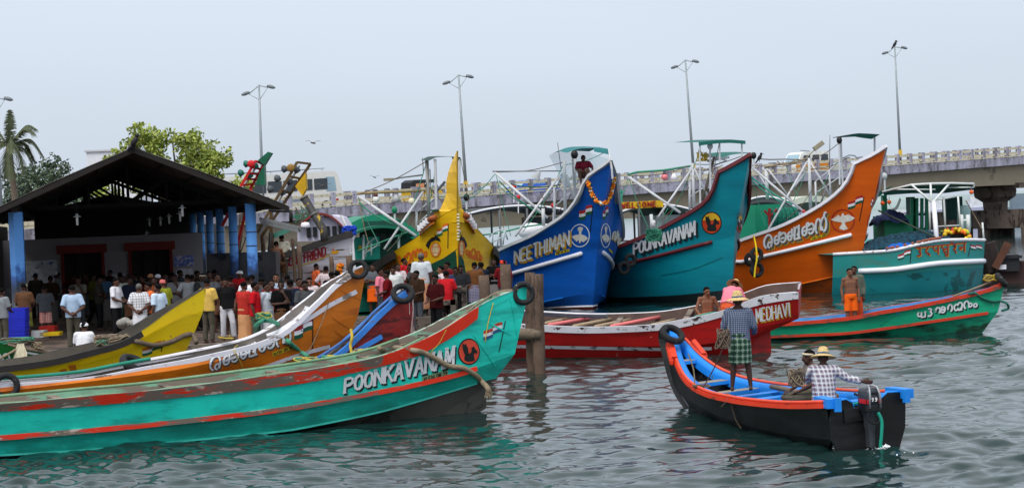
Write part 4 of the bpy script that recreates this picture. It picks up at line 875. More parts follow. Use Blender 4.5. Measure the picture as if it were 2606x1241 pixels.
rope('mooring_rope', 'pale rope crossing the dark green canoe lettering', [at(-20, 922, 40.2), at(25, 898, 40.4), at(60, 876, 40.9)], .03, ROPE)
m = MB(); rr = random.Random(8)
for _ in range(80): a = at(52 + rr.uniform(-8, 8), 878 + rr.uniform(-4, 6), 40.6); b = at(50 + rr.uniform(-18, 18), 918 + rr.uniform(-6, 6), 40.5); m.tube([a, a.lerp(b, .5) + V((rr.uniform(-.05, .05), 0, 0)), b], .014, 4)
tag(m.build('fringe_mop', mat('cotton_cream', (206, 196, 172), .95, .15, 6), None), 'cream frayed rope mop hanging over the dark green canoe', 'rope')
bundle('green and grey rope heap on the dark green canoe', 40, 874, 41.2, .9, .16, [ROPEG, ROPED, ROPED], 26, 14); bundle('tan rope coil at the dark green canoe pole', 96, 888, 41.2, .3, .2, [ROPE], 14, 15)

# ------------------------------------------------ red boat
M_RB = mat('red_hull', (176, 22, 20), .45, .12, 1.2, wear=((130, 16, 16), .32, 1.6, (.4, .4, 2), .05), wear2=((196, 150, 140), .1, 6), bump=.1); M_WCH = mat('chipped_white', (222, 220, 228), .6, .06, 3, wear=((64, 52, 48), .32, 6, (.6, .6, 1)))
rb = thing('fishing_boat', 'long red fishing boat with chipped white rail and white block name at its raised end', 'boat', (4, 47, 0))
H = Hull((7.25, 45.6), (-1.2, 47.4), heel=.12); HR = H
H.add([(1250, 912), (1336, 910), (1512, 909), (1690, 908), (1860, 905), (1900, 898), (1912, 886)], .5, 4, endb=.25)
r1 = H.add([(1250, 880), (1336, 881), (1512, 884), (1690, 886), (1830, 884), (1922, 860)], .72, 4, endb=.4)
r2 = H.add([(1250, 874), (1336, 876), (1512, 879), (1690, 880), (1830, 870), (1922, 833), (1960, 826), (2032, 810)], .76, 4, endb=.5)
r3 = H.add([(1250, 836), (1336, 840), (1427, 846), (1533, 847), (1681, 840), (1751, 829), (1831, 808), (1865, 797), (1902, 784), (1960, 770), (2032, 760)], .92, 5, endb=.72)
r4 = H.add([(1250, 820), (1336, 825), (1427, 830), (1512, 832), (1618, 829), (1681, 823), (1751, 810), (1831, 793), (1897, 768), (1945, 752), (2032, 743)], .96, 5, endb=.76)
H.below(.4, .6)
o = fit_hull(rb, H, [M_BOT, M_RB, M_RB, M_RB, M_WCH], [0, 1, 2, 3, 4], inner=mat('red_inside', (84, 66, 60), .8, .3, 2), cap=mat('rail_white', (230, 228, 234), .6, .08), floor_row=2)
m = MB(); R_ = H.rows
for i in range(len(R_) - 1): m.add([H.w(R_[i][-1]), H.w(R_[i + 1][-1]), H.w(R_[i + 1][-1], -1), H.w(R_[i][-1], -1)], [(0, 1, 2, 3)], 0)
m.build('transom', M_RB, rb)
band(H, r3, r4, .02).build('upper_band', M_WCH, rb); 
m = MB(); ribbon(m, H.cast, [(1280, 879), (1512, 884), (1700, 887), (1811, 885)], 8, .02); m.build('rub_rail', M_WCH, rb)
m = MB()
for sh, mi, of in (((2.5, 4), 1, .01), ((0, 0), 0, .016)): letters(m, H.cast, 'MEDHAVI', (1925, 818), (2012, 801), 32, 32, 3.6, of, mi, True, *sh, slant=-.05)
m.build('name_lettering', [mat('letter_white', (0, 0, 0)), mat('letter_gold', (206, 160, 30), .6)], rb)
m = MB(); q0 = onz(1940, 900, 0); m.box((q0.x, q0.y + .4, .2), (.55, .12, .7)); m.beam((q0.x - .2, q0.y + .4, .5), (q0.x + .5, q0.y + .4, 1.0), .08, .2); m.build('rudder', M_RB, rb)
far_r = H.w
m = MB()
for q in (.12, .4, .62): p = r4[int(n_ * q)]; m.beam(H.w((p.x, p.y * .93, p.z - .08)), H.w((p.x, p.y * .93, p.z - .08), -1), .14, .05)
m.build('thwart', WOOD, rb)
pk = mat('pole_pink', (226, 120, 120), .6, .12); bam = mat('bamboo_tan', (168, 146, 118), .7, .25, 4)
for i, (x0, y0, x1, y1, m_, lb) in enumerate(((1394, 827, 1498, 810, pk, 'pink painted pole lying across the red boat near the piles'), (1555, 830, 1680, 806, pk, 'pink painted pole lying across the middle of the red boat'), (1460, 830, 1554, 812, bam, 'bare bamboo pole across the red boat between the pink ones'), (1515, 831, 1605, 813, bam, 'second bare bamboo pole across the red boat'), (1660, 827, 1720, 813, bam, 'short bamboo pole near the skiff tyre'), (1390, 822, 1440, 812, bam, 'short pole beside the mooring piles'))):
    u0, u1 = .8, -.9; a = V(H.hit(x0, y0, u0)); b = V(H.hit(x1, y1, u1)); m = MB(); m.tube([H.w(a), H.w(b)], .05, 8); tag(m.build('boat_pole', m_, None, True), lb, 'pole', 'poles laid across the red boat')
for i in range(4): rope('fishing_line', 'pale blue lines heaped along the far rail of the red boat', [H.w((r4[j].x, -.7 + .03 * i, r4[j].z - .05 + .03 * i)) for j in range(0, 16, 3)], .02, mat('rope_paleblue_%d' % (i % 2), ((90, 120, 160), (190, 190, 196))[i % 2], .9), group='lines along the red boat rail')
rope('hose', 'green hose bent over the red boat rail', [at(1768, 806, 46.0), at(1790, 800, 45.8), at(1815, 796, 45.9), at(1838, 797, 46)], .035, mat('hose_teal', (40, 140, 120), .5), 'hose')
rope('cord', 'thin cord hanging down the red boat flank', onhull(H, [(1838, 797), (1846, 826), (1852, 850)], .03), .008, ROPEY, 'cord')
def outboard_cowl(label, c, s=1.0, name='outboard_motor', rz=0):
    o = thing(name, label, 'motor', tuple(c)); c = V(c); M = Matrix.Translation(c) @ Matrix.Rotation(rz, 4, 'Z'); m = MB()
    rows = []
    for z, w_, d_ in ((-.2, .5, .6), (0, .62, .75), (.1, .62, .75), (.18, .5, .62), (.2, .05, .05)): rows.append([M @ V((s * w_ / 2 * (abs(math.cos(t)) ** .5) * (1 if math.cos(t) > 0 else -1), s * d_ / 2 * (abs(math.sin(t)) ** .5) * (1 if math.sin(t) > 0 else -1), s * z)) for t in [i * math.pi / 10 + .01 for i in range(21)]])
    m.grid(rows); m.build('cowl', mat('cowl_grey', (62, 70, 80), .35), o, True); m = MB(); m.box(c + V((0, -.32 * s, -.02)), (.4 * s, .02, .06)); m.build('cowl_stripe', WHITE, o)
    m = MB(); m.box(c + V((0, 0, -.5)), (.16, .2, .7)); m.build('shaft', BLK, o)
outboard_cowl('grey outboard motor cowl showing above the red boat far rail', at(1731, 797, 48.0), .75)

# ------------------------------------------------ light green canoe, right
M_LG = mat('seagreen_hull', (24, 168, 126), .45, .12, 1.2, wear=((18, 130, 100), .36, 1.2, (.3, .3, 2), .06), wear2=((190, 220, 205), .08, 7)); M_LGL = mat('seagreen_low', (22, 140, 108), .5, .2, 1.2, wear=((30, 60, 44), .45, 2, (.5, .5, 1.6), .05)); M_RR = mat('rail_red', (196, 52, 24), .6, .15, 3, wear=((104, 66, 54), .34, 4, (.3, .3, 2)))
lg = thing('moored_canoe', 'sea green canoe with red rail and white Malayalam lettering, moored on the right', 'boat', (12, 50, 0))
H = Hull((13.4, 49.2), (6.9, 50.4)); HL = H
H.add([(1960, 872), (2060, 870), (2180, 866), (2330, 860), (2440, 852), (2500, 846)], .4, 4)
r1 = H.add([(1960, 856), (2060, 852), (2180, 845), (2389, 815), (2480, 801), (2540, 792)], .72, 4.5)
r4 = H.add([(1960, 822), (2060, 816), (2120, 810), (2180, 803), (2232, 792), (2310, 779), (2415, 758), (2493, 740), (2545, 724), (2558, 716)], .84, 4.5, p=1.9)
H.below(.3, .6)
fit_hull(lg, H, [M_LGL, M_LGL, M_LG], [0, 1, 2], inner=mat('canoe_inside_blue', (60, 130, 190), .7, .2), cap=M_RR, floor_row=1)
H.rail(r4, .1, .07, out=.035, dz=-.045, i1=int(n_ * .985)).build('gunwale_rail', M_RR, lg)
H.rail(r1, .075, .05, sides=(1,), out=.03, i1=int(n_ * .96)).build('rub_rail', M_RR, lg)
m = MB()
for sh, mi, of in (((3, 3.5), 1, .01), ((0, 0), 0, .016)): script(m, H.cast, ['pa', 'u_d', 'nga', 'aa', 'va', 'na', 'm'], (2334, 809), (2488, 779), 19, 22, 4.4, of, mi, *sh)
m.build('name_lettering', [mat('letter_white', (0, 0, 0)), mat('letter_shadow', (0, 0, 0))], lg)
scuffs(lg, H, [([(2238, 825), (2280, 795)], 5), ([(2090, 838), (2128, 816)], 4)], M_LG)
tyre('black tyre capping the sea green canoe bow', H.w((r4[-1].x + .1, 0, r4[-1].z + .05)), (.9, -.3, .75), .17, .065)
rope('mooring_rope', 'dark green rope slung round the sea green bow', [at(2466, 748, 48.9)] + onhull(H, [(2480, 745), (2500, 758), (2525, 766), (2548, 766)], .04) + [at(2562, 772, 49.1), at(2566, 784, 49.2), at(2550, 790, 49.0)], .035, mat('rope_dkgreen', (30, 100, 84), .9)); rope('spar', 'pale yellow pole lying along the sea green bow rail', [at(2425, 754, 49.6), at(2500, 726, 49.5), at(2540, 708, 49.4)], .03, ROPE, 'pole'); bundle('yellow rope knot beside the sea green bow tyre', 2520, 715, 49.3, .4, .2, [ROPEY, ROPE], 14, 21)
m = MB()
for q in (.3, .5): p = r4[int(n_ * q)]; m.beam(H.w((p.x, p.y * .93, p.z - .12)), H.w((p.x, p.y * .93, p.z - .12), -1), .3, .05)
m.build('thwart', mat('thwart_blue', (60, 130, 200), .6, .15), lg)
# ============================================================ SKIFF (black, with outboard)
M_BK = mat('tarred_black', (13, 13, 14), .5, .25, 1.5, wear=((34, 34, 36), .34, 2.5, (.4, .4, 2), .08), spec=.4, bump=.15); M_SB = mat('skiff_blue', (26, 136, 232), .5, .1, 2, wear=((70, 110, 150), .2, 4)); M_SR = mat('skiff_red', (232, 66, 34), .55, .1, 2, wear=((150, 60, 44), .26, 5, (.4, .4, 2)))
sk_ = thing('motor_skiff', 'black open skiff with red and blue gunwales heading out with two standing or sitting men', 'boat', (4.4, 30, 0))
H = Hull((2.95, 34.3), (5.33, 26.75), heel=.05); HS = H
def skc(px, beam, endb, L_, p=2.2): return H.curve(px[::-1], beam, L_, p, 0.0)
H.add([(2106, 1150), (2000, 1138), (1900, 1110), (1810, 1068), (1765, 1042), (1752, 1030)], .36, 4.6, p=2)
r1 = H.add([(2117, 1118), (2000, 1104), (1900, 1080), (1800, 1045), (1745, 1008), (1722, 990), (1708, 968)], .54, 4.8, p=2)
r3 = H.add([(2105, 1044), (2000, 1046), (1904, 1038), (1807, 1018), (1762, 994), (1735, 965), (1712, 925), (1697, 895)], .67, 5, p=1.9)
r4 = H.add([(2096, 1026), (2000, 1027), (1904, 1019), (1855, 1011), (1807, 1000), (1770, 983), (1746, 961), (1731, 936), (1719, 904), (1709, 868), (1698, 845)], .71, 5, p=1.85)
H.below(.3, .55)
fit_hull(sk_, H, [M_BK], None, inner=mat('skiff_inside', (26, 27, 30), .7, .3, 2, wear=((90, 90, 92), .3, 4)), cap=M_SB, floor_row=1)
# stem timber
m = MB(); P = [H.w((q.x - .02, 0, q.z)) for q in (V(H.hit(*c, 0)) for c in ((1757, 1046), (1731, 1010), (1712, 960), (1700, 905), (1692, 862), (1696, 838), (1708, 832)))]
P = cat_rom(P, 4); rows = []
for i, p in enumerate(P):
    w_ = .06 + .1 * (i / len(P)); rows.append([p + H.l * w_, p - H.a * .1, p - H.l * w_, p + H.a * .12])
m.grid([r_ + [r_[0]] for r_ in rows]); m.add(rows[-1], [(0, 1, 2, 3)]); m.build('stem', M_BK, sk_, False)
k0 = int(n_ * .86)
H.rail(r4, .07, .05, out=.05, dz=-.035, i1=int(n_ * .96)).build('gunwale_rail', M_SR, sk_)
m = MB()
for sd in (1, -1):
    m.grid([[H.w((q.x + .03, max(q.y - o, 0.02), q.z + z), sd) for q in r4[:int(n_ * .97)]] for o, z in ((.02, .012), (.12, .012), (.13, -.06), (.14, -.17))])
m.build('inwale', M_SB, sk_, True)
m = MB()
for sd in (1, -1): P = [H.w((q.x, q.y + .012, q.z + .03), sd) for q in r4[:int(n_ * .95)]]; m.tube(P, .028, 6)
m.build('gunwale_lip', mat('lip_red', (236, 84, 54), .5, .1), sk_, True)
bd = r4[int(n_ * .93)]; m = MB(); tp = r4[-1]
m.grid([[H.w((bd.x, bd.y * .95, bd.z + .03)), H.w((bd.x, -bd.y * .95, bd.z + .03))], [H.w((tp.x + .25, .06, tp.z + .04)), H.w((tp.x + .25, -.06, tp.z + .04))]]); m.beam(H.w((bd.x + .01, bd.y * .9, bd.z - .03)), H.w((bd.x + .01, -bd.y * .9, bd.z - .03)), .05, .14); m.build('bow_deck', M_SB, sk_)
for sd in (1, -1):
    m = MB(); q = r4[int(n_ * .86)]; c = H.w((q.x, q.y + .05, q.z - .02), sd); q2 = r4[int(n_ * .9)]; c2 = H.w((q2.x, q2.y + .05, q2.z + .02), sd); m.beam(c, c2, .1, .2)
    for i in range(6): m.sph(c.lerp(c2, i / 5) + H.l * sd * .05, (.05, .04, .1), 6, 4)
    m.build('carved_cleat', M_SR, sk_)
def zat(row, s): return np.interp(s, [q.x for q in row][::-1], [q.z for q in row][::-1]), np.interp(s, [q.x for q in row][::-1], [q.y for q in row][::-1])
wtop = mat('thwart_wood', (150, 140, 124), .8, .25, 4)
for s, wd in ((.75, .3), (1.75, .3), (2.75, .26), (3.45, .24), (4.2, .24), (4.9, .24), (5.7, .26), (6.5, .24)):
    z, y = zat(r4, s); y = max(y - .1, .1); z -= .1
    o = None; m = MB(); m.beam(H.w((s, y, z)), H.w((s, -y, z)), wd, .06); o = m.build('thwart', M_SB, sk_)
    if s < 3: m = MB(); m.beam(H.w((s, y * .97, z + .033)), H.w((s, -y * .97, z + .033)), wd * .9, .008); m.build('thwart_board', wtop, o)
# transom with cut-out
a, b = r4[0], r1[0]; yb = .78; zt = a.z; TS = a.x
def tw(y, z, off=0.0): return H.w((TS + off, y, z))
out = [(-.61, zt + .02), (-.63, .55), (-.61, .25), (-.5, -.05), (-.26, -.3), (.26, -.3), (.5, -.05), (.61, .2), (.63, .5), (.61, zt + .0), (.36, zt + .02), (.26, zt - .04), (.22, zt - .2), (.16, zt - .24), (-.12, zt - .24), (-.18, zt - .2), (-.22, zt - .04), (-.34, zt + .04)]
m = MB(); pts = [tw(y, z) for y, z in out]; tri = tessellate_polygon([[V((y, z, 0)) for y, z in out]]); nn = len(pts); off = H.a * .06
m.add(pts + [p + off for p in pts], [t[::-1] for t in tri] + [[i + nn for i in t] for t in tri] + [(i, (i + 1) % nn, nn + (i + 1) % nn, nn + i) for i in range(nn)]); tr = m.build('transom', M_BK, sk_)
m = MB(); e = [tw(y, z + .008, .03) for y, z in out[9:]] + [tw(out[0][0], out[0][1] + .008, .03)]; m.tube(e, .022, 6); m.build('transom_trim', M_SB, tr, True)
for sd in (1, -1): m = MB(); m.beam(H.w((TS - .35, .6 * sd, zt + .0)), H.w((TS + .16, .64 * sd, zt + .0)), .17, .14); m.beam(H.w((TS + .16, .57 * sd, zt - .02)), H.w((TS + .22, .58 * sd, zt - .02)), .1, .2); m.build('quarter_block', M_SB, sk_)
m = MB(); m.beam(tw(.42, .55, .075), tw(.1, .55, .075), .04, .2); m.build('transom_pad', M_BK, tr)
# outboard motor clamped on the transom
def outboard():
    c = tw(.06, zt + .02, .2); rz = math.atan2(H.a.x, -H.a.y) + 0; o = thing('outboard_motor', 'black outboard motor marked 9.9 on the skiff transom', 'motor', tuple(c))
    M = Matrix.Translation(c) @ Matrix(((-H.l.x, H.a.x, 0, 0), (-H.l.y, H.a.y, 0, 0), (0, 0, 1, 0), (0, 0, 0, 1))) @ Matrix.Scale(.66, 4)   # x across (right on screen), y aft
    def sup(w_, d_, z, yo=0.0): return [M @ V((w_ / 2 * (abs(math.cos(t)) ** .45) * (1 if math.cos(t) >= 0 else -1), yo + d_ / 2 * (abs(math.sin(t)) ** .45) * (1 if math.sin(t) >= 0 else -1), z)) for t in [i * math.pi / 12 + .01 for i in range(25)]]
    m = MB(); m.grid([sup(.3, .42, -.16), sup(.38, .5, -.13), sup(.38, .5, .02), sup(.37, .48, .16), sup(.31, .4, .23), sup(.1, .1, .25), sup(.001, .001, .25)]); co = m.build('cowl', mat('cowl_dark', (50, 54, 62), .35, .1), o, True)
    m = MB(); m.grid([sup(.39, .51, -.27), sup(.39, .52, -.16), sup(.385, .51, -.132)]); m.grid([sup(.001, .001, -.27), sup(.39, .51, -.27)]); m.build('cowl_base', mat('cowl_black', (24, 25, 28), .4), o, True)
    m = MB()
    for sx in (-1, 1): m.box((0, 0, 0), (.07, .02, .1), M=M @ Matrix.Translation((sx * .145, .253, -.05)))
    m.box((0, 0, 0), (.02, .3, .1), M=M @ Matrix.Translation((.19, .05, -.05))); m.box((0, 0, 0), (.02, .3, .1), M=M @ Matrix.Translation((-.19, .05, -.05))); m.build('red_trim', mat('trim_red', (190, 30, 34), .4), co)
    m = MB(); m.tube([M @ V(q) for q in ((-.13, .27, -.2), (-.125, .29, .1), (-.1, .22, .26), (-.06, .1, .3), (.06, .1, .3), (.1, .22, .26), (.125, .29, .1), (.14, .27, -.2))], .017, 7); m.build('carry_handle', mat('handle_grey', (150, 154, 160), .35, metal=.3), co, True)
    m = MB(); m.box((0, 0, 0), (.14, .02, .05), M=M @ Matrix.Translation((0, .25, .13))); m.build('latch', BLK, co)
    m = MB(); cst = lambda x, y, of=0: (M @ V((x, .262, y)), None)
    for ch, x in (('9', -.075), ('.', .0), ('9', .015)):
        for st in STK[ch]:
            P = [M @ V((x + q[0] * .06 + q[1] * .008, .259, -.045 + q[1] * .075)) for q in st]; m.tube(P, .0065, 5)
    m.build('number_marking', mat('decal_white', (236, 236, 240), .5), co)
    m = MB(); m.grid([sup(.2, .26, -.62, .0), sup(.22, .3, -.4), sup(.32, .42, -.275)]); m.grid([sup(.14, .24, -1.1), sup(.16, .22, -.75), sup(.2, .26, -.62)]); m.build('leg', mat('leg_grey', (60, 64, 70), .4), o, True)
    m = MB(); m.box((0, 0, 0), (.24, .12, .34), M=M @ Matrix.Translation((0, -.22, -.24))); m.build('clamp_bracket', BLK, o)
    m = MB(); m.tube([M @ V(q) for q in ((0, -.2, -.02), (0, -.42, .02), (-.02, -.62, .05))], .022, 7); m.build('tiller', BLK, o, True)
    m = MB(); m.tube(cat_rom([M @ V(q) for q in ((-.13, .2, -.3), (-.16, .22, -.45), (-.02, .26, -.56), (.14, .22, -.48), (.16, .18, -.3))], 4), .012, 5); m.build('fuel_line', BLK, o, True)
    return M
MO = outboard()
rope('hose', 'turquoise cooling hose from the outboard down to the water', [MO @ V(q) for q in ((.1, .2, -.3), (.17, .24, -.5), (.15, .25, -.8), (.12, .24, -1.05), (.115, .24, -1.25))], .028, mat('hose_turq', (20, 150, 128), .45), 'hose')
rope('hose', 'green fuel hose along the skiff floor to the motor', [MO @ V(q) for q in ((-.1, -.3, -.12), (-.3, -.55, -.2), (-.6, -.8, -.22))], .02, mat('hose_turq', (0, 0, 0)), 'hose')
m = MB(); rr = random.Random(3); c = MO @ V((.14, .3, 0))
for i in range(320): a = rr.uniform(0, 6.3); q = abs(rr.gauss(0, .15)); m.sph((c.x + .05 + q * math.cos(a), c.y + q * math.sin(a) * 1.2, .01 + max(0, .1 - q * .6) * rr.uniform(0, 1)), rr.uniform(.005, .016), 6, 4)
tag(m.build('splash_foam', mat('foam', (240, 244, 248), .4, .05), None, True), 'white splash of cooling water under the outboard', None, None, 'stuff')
tyre('thick black tyre over the skiff stem head', at(1711, 850, 33.75), (.35, -.55, .75), .19, .06)
z, y = zat(r4, 4.55)
for k, (o0, o1) in enumerate(((.0, .0), (.1, -.02))): rope('paddle_shaft', 'grey wooden poles lying along the far side of the skiff', [H.w((3.6, -y + .28 + o0, z + .0 + k * .02)), H.w((5.9, -y + .3 + o0, z - .03 + k * .04))], .042, mat('driftwood', (118, 104, 92), .85, .25, 4), 'pole', 'poles inside the skiff', 1)
rope('mooring_rope', 'rope tied round the skiff red gunwale and hanging to the water', onhull(H, [(1842, 1032), (1858, 1014)], .05) + [H.w((r4[20].x, r4[20].y - .05, r4[20].z + .05)), at(1868, 1012, 29.9)] + onhull(H, [(1867, 1028), (1872, 1050), (1880, 1072), (1890, 1086)], .03), .014, ROPED)
rope('cord', 'loose rope across the skiff bow thwarts', [at(1752, 900, 32.5), at(1765, 940, 32.2), at(1768, 978, 32)], .014, ROPED, 'cord')
bundle('coil of brown rope on the skiff thwart', 1785, 985, 31.8, .3, .06, [ROPED], 8, 31)
# ============================================================ TRAWLERS
def trawler_tools(H, root, d0):
    """pipes and ropes of a rig, measured at distance d0"""
    def pipe(name, m_, *ps, r=.05, dd=0.0, n=7, smooth=True, parent=root):
        m = MB()
        for p in ps: m.tube([at(x, y, d0 + dd + (k[0] if k else 0)) for x, y, *k in p], r, n)
        return m.build(name, m_, parent, smooth)
    return pipe
def ext(rows, L_, dz=.02, grow=0.0):
    for r in rows:
        q = r[0]; n = len(r); r[:] = resample([V((q.x + L_, q.y + grow, q.z + dz * L_))] + r, n)
def ftl(root, H, rowi=0): pass
def canopy(name, mt, pl, pr_, ypk, d, depth, a, th=.1, drop=.0, edge=None, parent=None, posts=None, pm=None):
    """arched deck roof: px left end, right end, crown height; runs `depth` m along a"""
    A, B_ = at(*pl, d), at(*pr_, d); mid = at((pl[0] + pr_[0]) / 2, ypk, d); rise = mid.z - (A.z + B_.z) / 2; m = MB(); rows = []
    for j in range(2):
        off = a * depth * j; rows.append([A.lerp(B_, i / 12) + V((0, 0, rise * (1 - (2 * i / 12 - 1) ** 2))) + off for i in range(13)])
    lo = [[p - V((0, 0, th)) for p in r_] for r_ in rows]
    m.grid([lo[0], rows[0], rows[1], lo[1], lo[0]]); o = m.build(name, mt, parent, True); sharp_edges(o.data)
    if edge: e = MB(); e.tube([p + V((0, 0, .0)) - a * .03 for p in rows[0]], .05, 6); e.build('roof_edge', edge, o, True)
    if posts:
        for f in posts:
            i = int(f * 12)
            for j in (0, 1): q = MB(); p = lo[j][i]; q.tube([p, V((p.x, p.y, 1.9))], .05, 6); q.build('roof_post', pm or GALV, parent)
    return o
# ---------------- blue trawler
BT = V((-math.sin(R(17)), math.cos(R(17)), 0))
M_B1 = mat('cobalt_hull', (14, 92, 190), .42, .12, .8, wear=((10, 76, 160), .4, .9, (.3, .3, 1.5), .1), wear2=((90, 130, 180), .1, 6, (3, 3, .35)), stretch=(.3, .3, 2.2), bump=.25)
M_RD = mat('antifoul_red', (104, 34, 34), .7, .2, 1.5)
bt = thing('trawler', 'tall prowed cobalt blue trawler with white trim, marigold garland and white name', 'boat', (2, 72, 0), 'high prowed trawlers moored in a row')
B0 = at(1554, 404, 67); H = Hull((B0.x, B0.y), tuple((B0 + BT * 10).xy)); HB = H
r0 = H.add([(1245, 830), (1300, 822), (1385, 806), (1470, 800), (1506, 800)], 1.5, 5.5, p=1.8)
rw = H.add([(1245, 800), (1300, 792), (1385, 783), (1470, 779), (1508, 778)], 1.6, 5.5, p=1.8)
rc = H.add([(1245, 795), (1310, 784), (1385, 767), (1440, 756), (1495, 746), (1512, 742)], 1.95, 5.5, p=1.9)
rr_ = H.add([(1245, 714), (1304, 696), (1370, 677), (1440, 657), (1504, 638), (1520, 632)], 2.25, 6, p=1.9)
r4 = H.add([(1245, 646), (1300, 620), (1350, 599), (1388, 576), (1414, 560), (1437, 543), (1456, 522), (1469, 501), (1477, 484), (1484, 465), (1489, 452), (1515, 432), (1537, 418), (1555, 403)], 2.5, 6.5, p=1.5)
ext([r0, rw, rc, rr_, r4], 9)
H.below(.5, .8)
fit_hull(bt, H, [M_RD, M_RD, M_B1, M_B1, M_B1], [0, 1, 2, 3, 4], inner=mat('deck_blue_grey', (120, 130, 140), .7), cap=mat('trim_pale', (190, 192, 196), .5, .1), floor_row=5, inset=.12)
NT = len(r4)
def rub(root, H, row, m_, r=.085, i1=.94, i0=0.0, sides=(1, -1)):
    for sd in sides:
        m = MB(); P = [H.w((q.x, q.y + r * .4, q.z), sd) for q in row[int(NT * i0):int(NT * i1)]]; m.tube(P, r, 8); e = P[-1]; m.sph(e, r * 1.02, 8, 6); m.build('rub_rail', m_, root, True)
rub(bt, H, rr_, mat('rub_white', (236, 236, 244), .35, .04), .085, .955)
H.rail(r4, .12, .1, out=.03, dz=-.03).build('sheer_trim', mat('trim_pale', (0, 0, 0)), bt); H.rail(rw, .06, .04, out=.02).build('waterline_stripe', WHITE, bt); H.rail(rc, .04, .05, out=.03, i1=int(NT * .93)).build('chine_strip', mat('cobalt_light', (30, 120, 214), .4), bt)
wl_ = mat('letter_white', (0, 0, 0)); gold = mat('letter_gold', (0, 0, 0))
m = MB()
for k in range(4): letters(m, H.cast, 'NEETHIMAN', (1311, 669), (1449, 623), 31, 38, 4.6, .02 + .002 * k, 0, False, 4 - k * .9, 5 - k * 1.1, gap=.22)
letters(m, H.cast, 'NEETHIMAN', (1311, 669), (1449, 623), 31, 38, 4.6, .03, 1, False, gap=.22); m.build('name_lettering', [gold, wl_], bt)
m = MB(); c = H.cast
for k in range(3):
    for st in ([(1556, 608), (1560, 590), (1566, 588), (1562, 612), (1568, 604), (1571, 586), (1573, 600), (1570, 622), (1576, 612), (1578, 604)], [(1577, 640), (1582, 622), (1584, 632), (1580, 650)]): ribbon(m, c, [(x + 2 - k, y + 3 - 1.5 * k) for x, y in st], 3.5, .02 + .004 * k, 0 if k < 2 else 1)
m.build('name_lettering', [gold, wl_], bt)
m = MB(); fill(m, c, [(1413, 642), (1449, 632), (1450, 639), (1414, 649)], .015, 0); letters(m, c, 'IND KL M 0', (1416, 647), (1447, 638), 5, 5, 1, .02, 1); fill(m, c, [(1549, 631), (1559, 640), (1559, 645), (1549, 637)], .015, 0); m.build('registration_mark', [mat('reg_gold', (214, 190, 30), .6), BLK], bt)
dove(bt, H, 1476, 599, 24, (235, 238, 242), True, .92, 1.18); dove(bt, H, 1541, 599, 24, (235, 238, 242), True, .92, 1.25, rx=.5)
flag_mark(bt, c, 1474, 536, 33, 24, -.25, ((186, 44, 40), (232, 232, 238), (20, 90, 60)), pole=[(1509, 524), (1502, 590)]); flag_mark(bt, c, 1534, 536, 14, 22, -.3, ((186, 44, 40), (232, 232, 238), (20, 90, 60)))
# marigold garland on the prow
def garland(name, label, pts, r, cols, seed=1, n=170, jit=1.0):
    rr = random.Random(seed); m = MB(); P = resample(cat_rom(pts, 8), n)
    for i, p in enumerate(P):
        k = (0 if rr.random() < .6 else 1) if (i / n * 6.2) % 1 < .8 else rr.choice((2, 3)); q = p + V((rr.uniform(-r, r), rr.uniform(-r, r) * .5, rr.uniform(-r, r))) * jit; m.sph(q, r * rr.uniform(.7, 1.1), 6, 4, mi=k)
    return tag(m.build(name, [mat('marigold_%d' % i, cc, .85, .25, 8) for i, cc in enumerate(cols)], None, True), label, 'garland')
GC = ((236, 120, 20), (240, 160, 30), (226, 222, 200), (44, 70, 34))
garland('garland', 'marigold garland draped over the blue prow', onhull(H, [(1498, 460), (1502, 474), (1508, 490), (1516, 504), (1526, 514), (1536, 516), (1545, 508), (1551, 490), (1556, 470), (1559, 454)], .06), .052, GC)
pp = trawler_tools(H, bt, 71.5)
pp('boom', GALV, [(1261, 440), (1393, 554, -1)], r=.056); pp('strut', GALV, [(1426, 444), (1312, 600, -1.5)], r=.046); pp('spar', STEEL, [(1253, 436), (1429, 435)], r=.025); pp('mast', GALV, [(1436, 408), (1438, 545)], r=.07); pp('antenna', STEEL, [(1419, 363), (1428, 430)], r=.018)
pp('deck_post', GALV, [(1411, 478), (1411, 562)], r=.05); pp('deck_post', GALV, [(1382, 530), (1383, 575)], r=.07, dd=-1.5); pp('brace', GALV, [(1441, 444), (1461, 507)], r=.05); pp('brace', GALV, [(1465, 380), (1463, 500)], r=.045); pp('brace', mat('pipe_blue', (140, 170, 196), .5), [(1434, 440), (1409, 492)], r=.03)
pp('hand_rail', GALV, [(1410, 492), (1440, 468), (1462, 440), (1474, 430), (1485, 432), (1493, 444)], [(1414, 523), (1448, 494), (1481, 465)], r=.03)
canopy('deck_roof', mat('roof_black', (44, 48, 54), .6, .2, 1), (1178, 548), (1458, 538), 523, 78, 5.5, BT, .12, edge=WHITE, parent=bt, posts=(.08, .35, .6, .92), pm=STEEL)
m = MB(); m.box(at(1385, 585, 82) - V((0, 0, .5)), (1.6, 1.6, 2.2), R(17)); m.build('wheelhouse', mat('cabin_dark', (70, 74, 78), .7), bt)
m = MB(); m.box(at(1390, 585, 73.5), (1.5, 1.0, .5), R(17)); m.sph(at(1352, 588, 73), (.55, .5, .34), 12, 8); m.build('deck_box', WHITE, bt, True)
m = MB()
for (x0, y0, x1, y1) in ((1250, 632, 1252, 597), (1266, 625, 1270, 588), (1280, 622, 1284, 585)): m.tube([at(x0, y0, 71), at(x1, y1, 71)], .035, 6)
m.tube([at(1245, 602, 71), at(1262, 588, 71), at(1284, 582, 71), at(1292, 610, 71)], .035, 6); m.tube([at(1248, 618, 71), at(1290, 598, 71)], .03, 6); m.build('side_railing', mat('pipe_pale', (190, 204, 208), .5), bt, True)
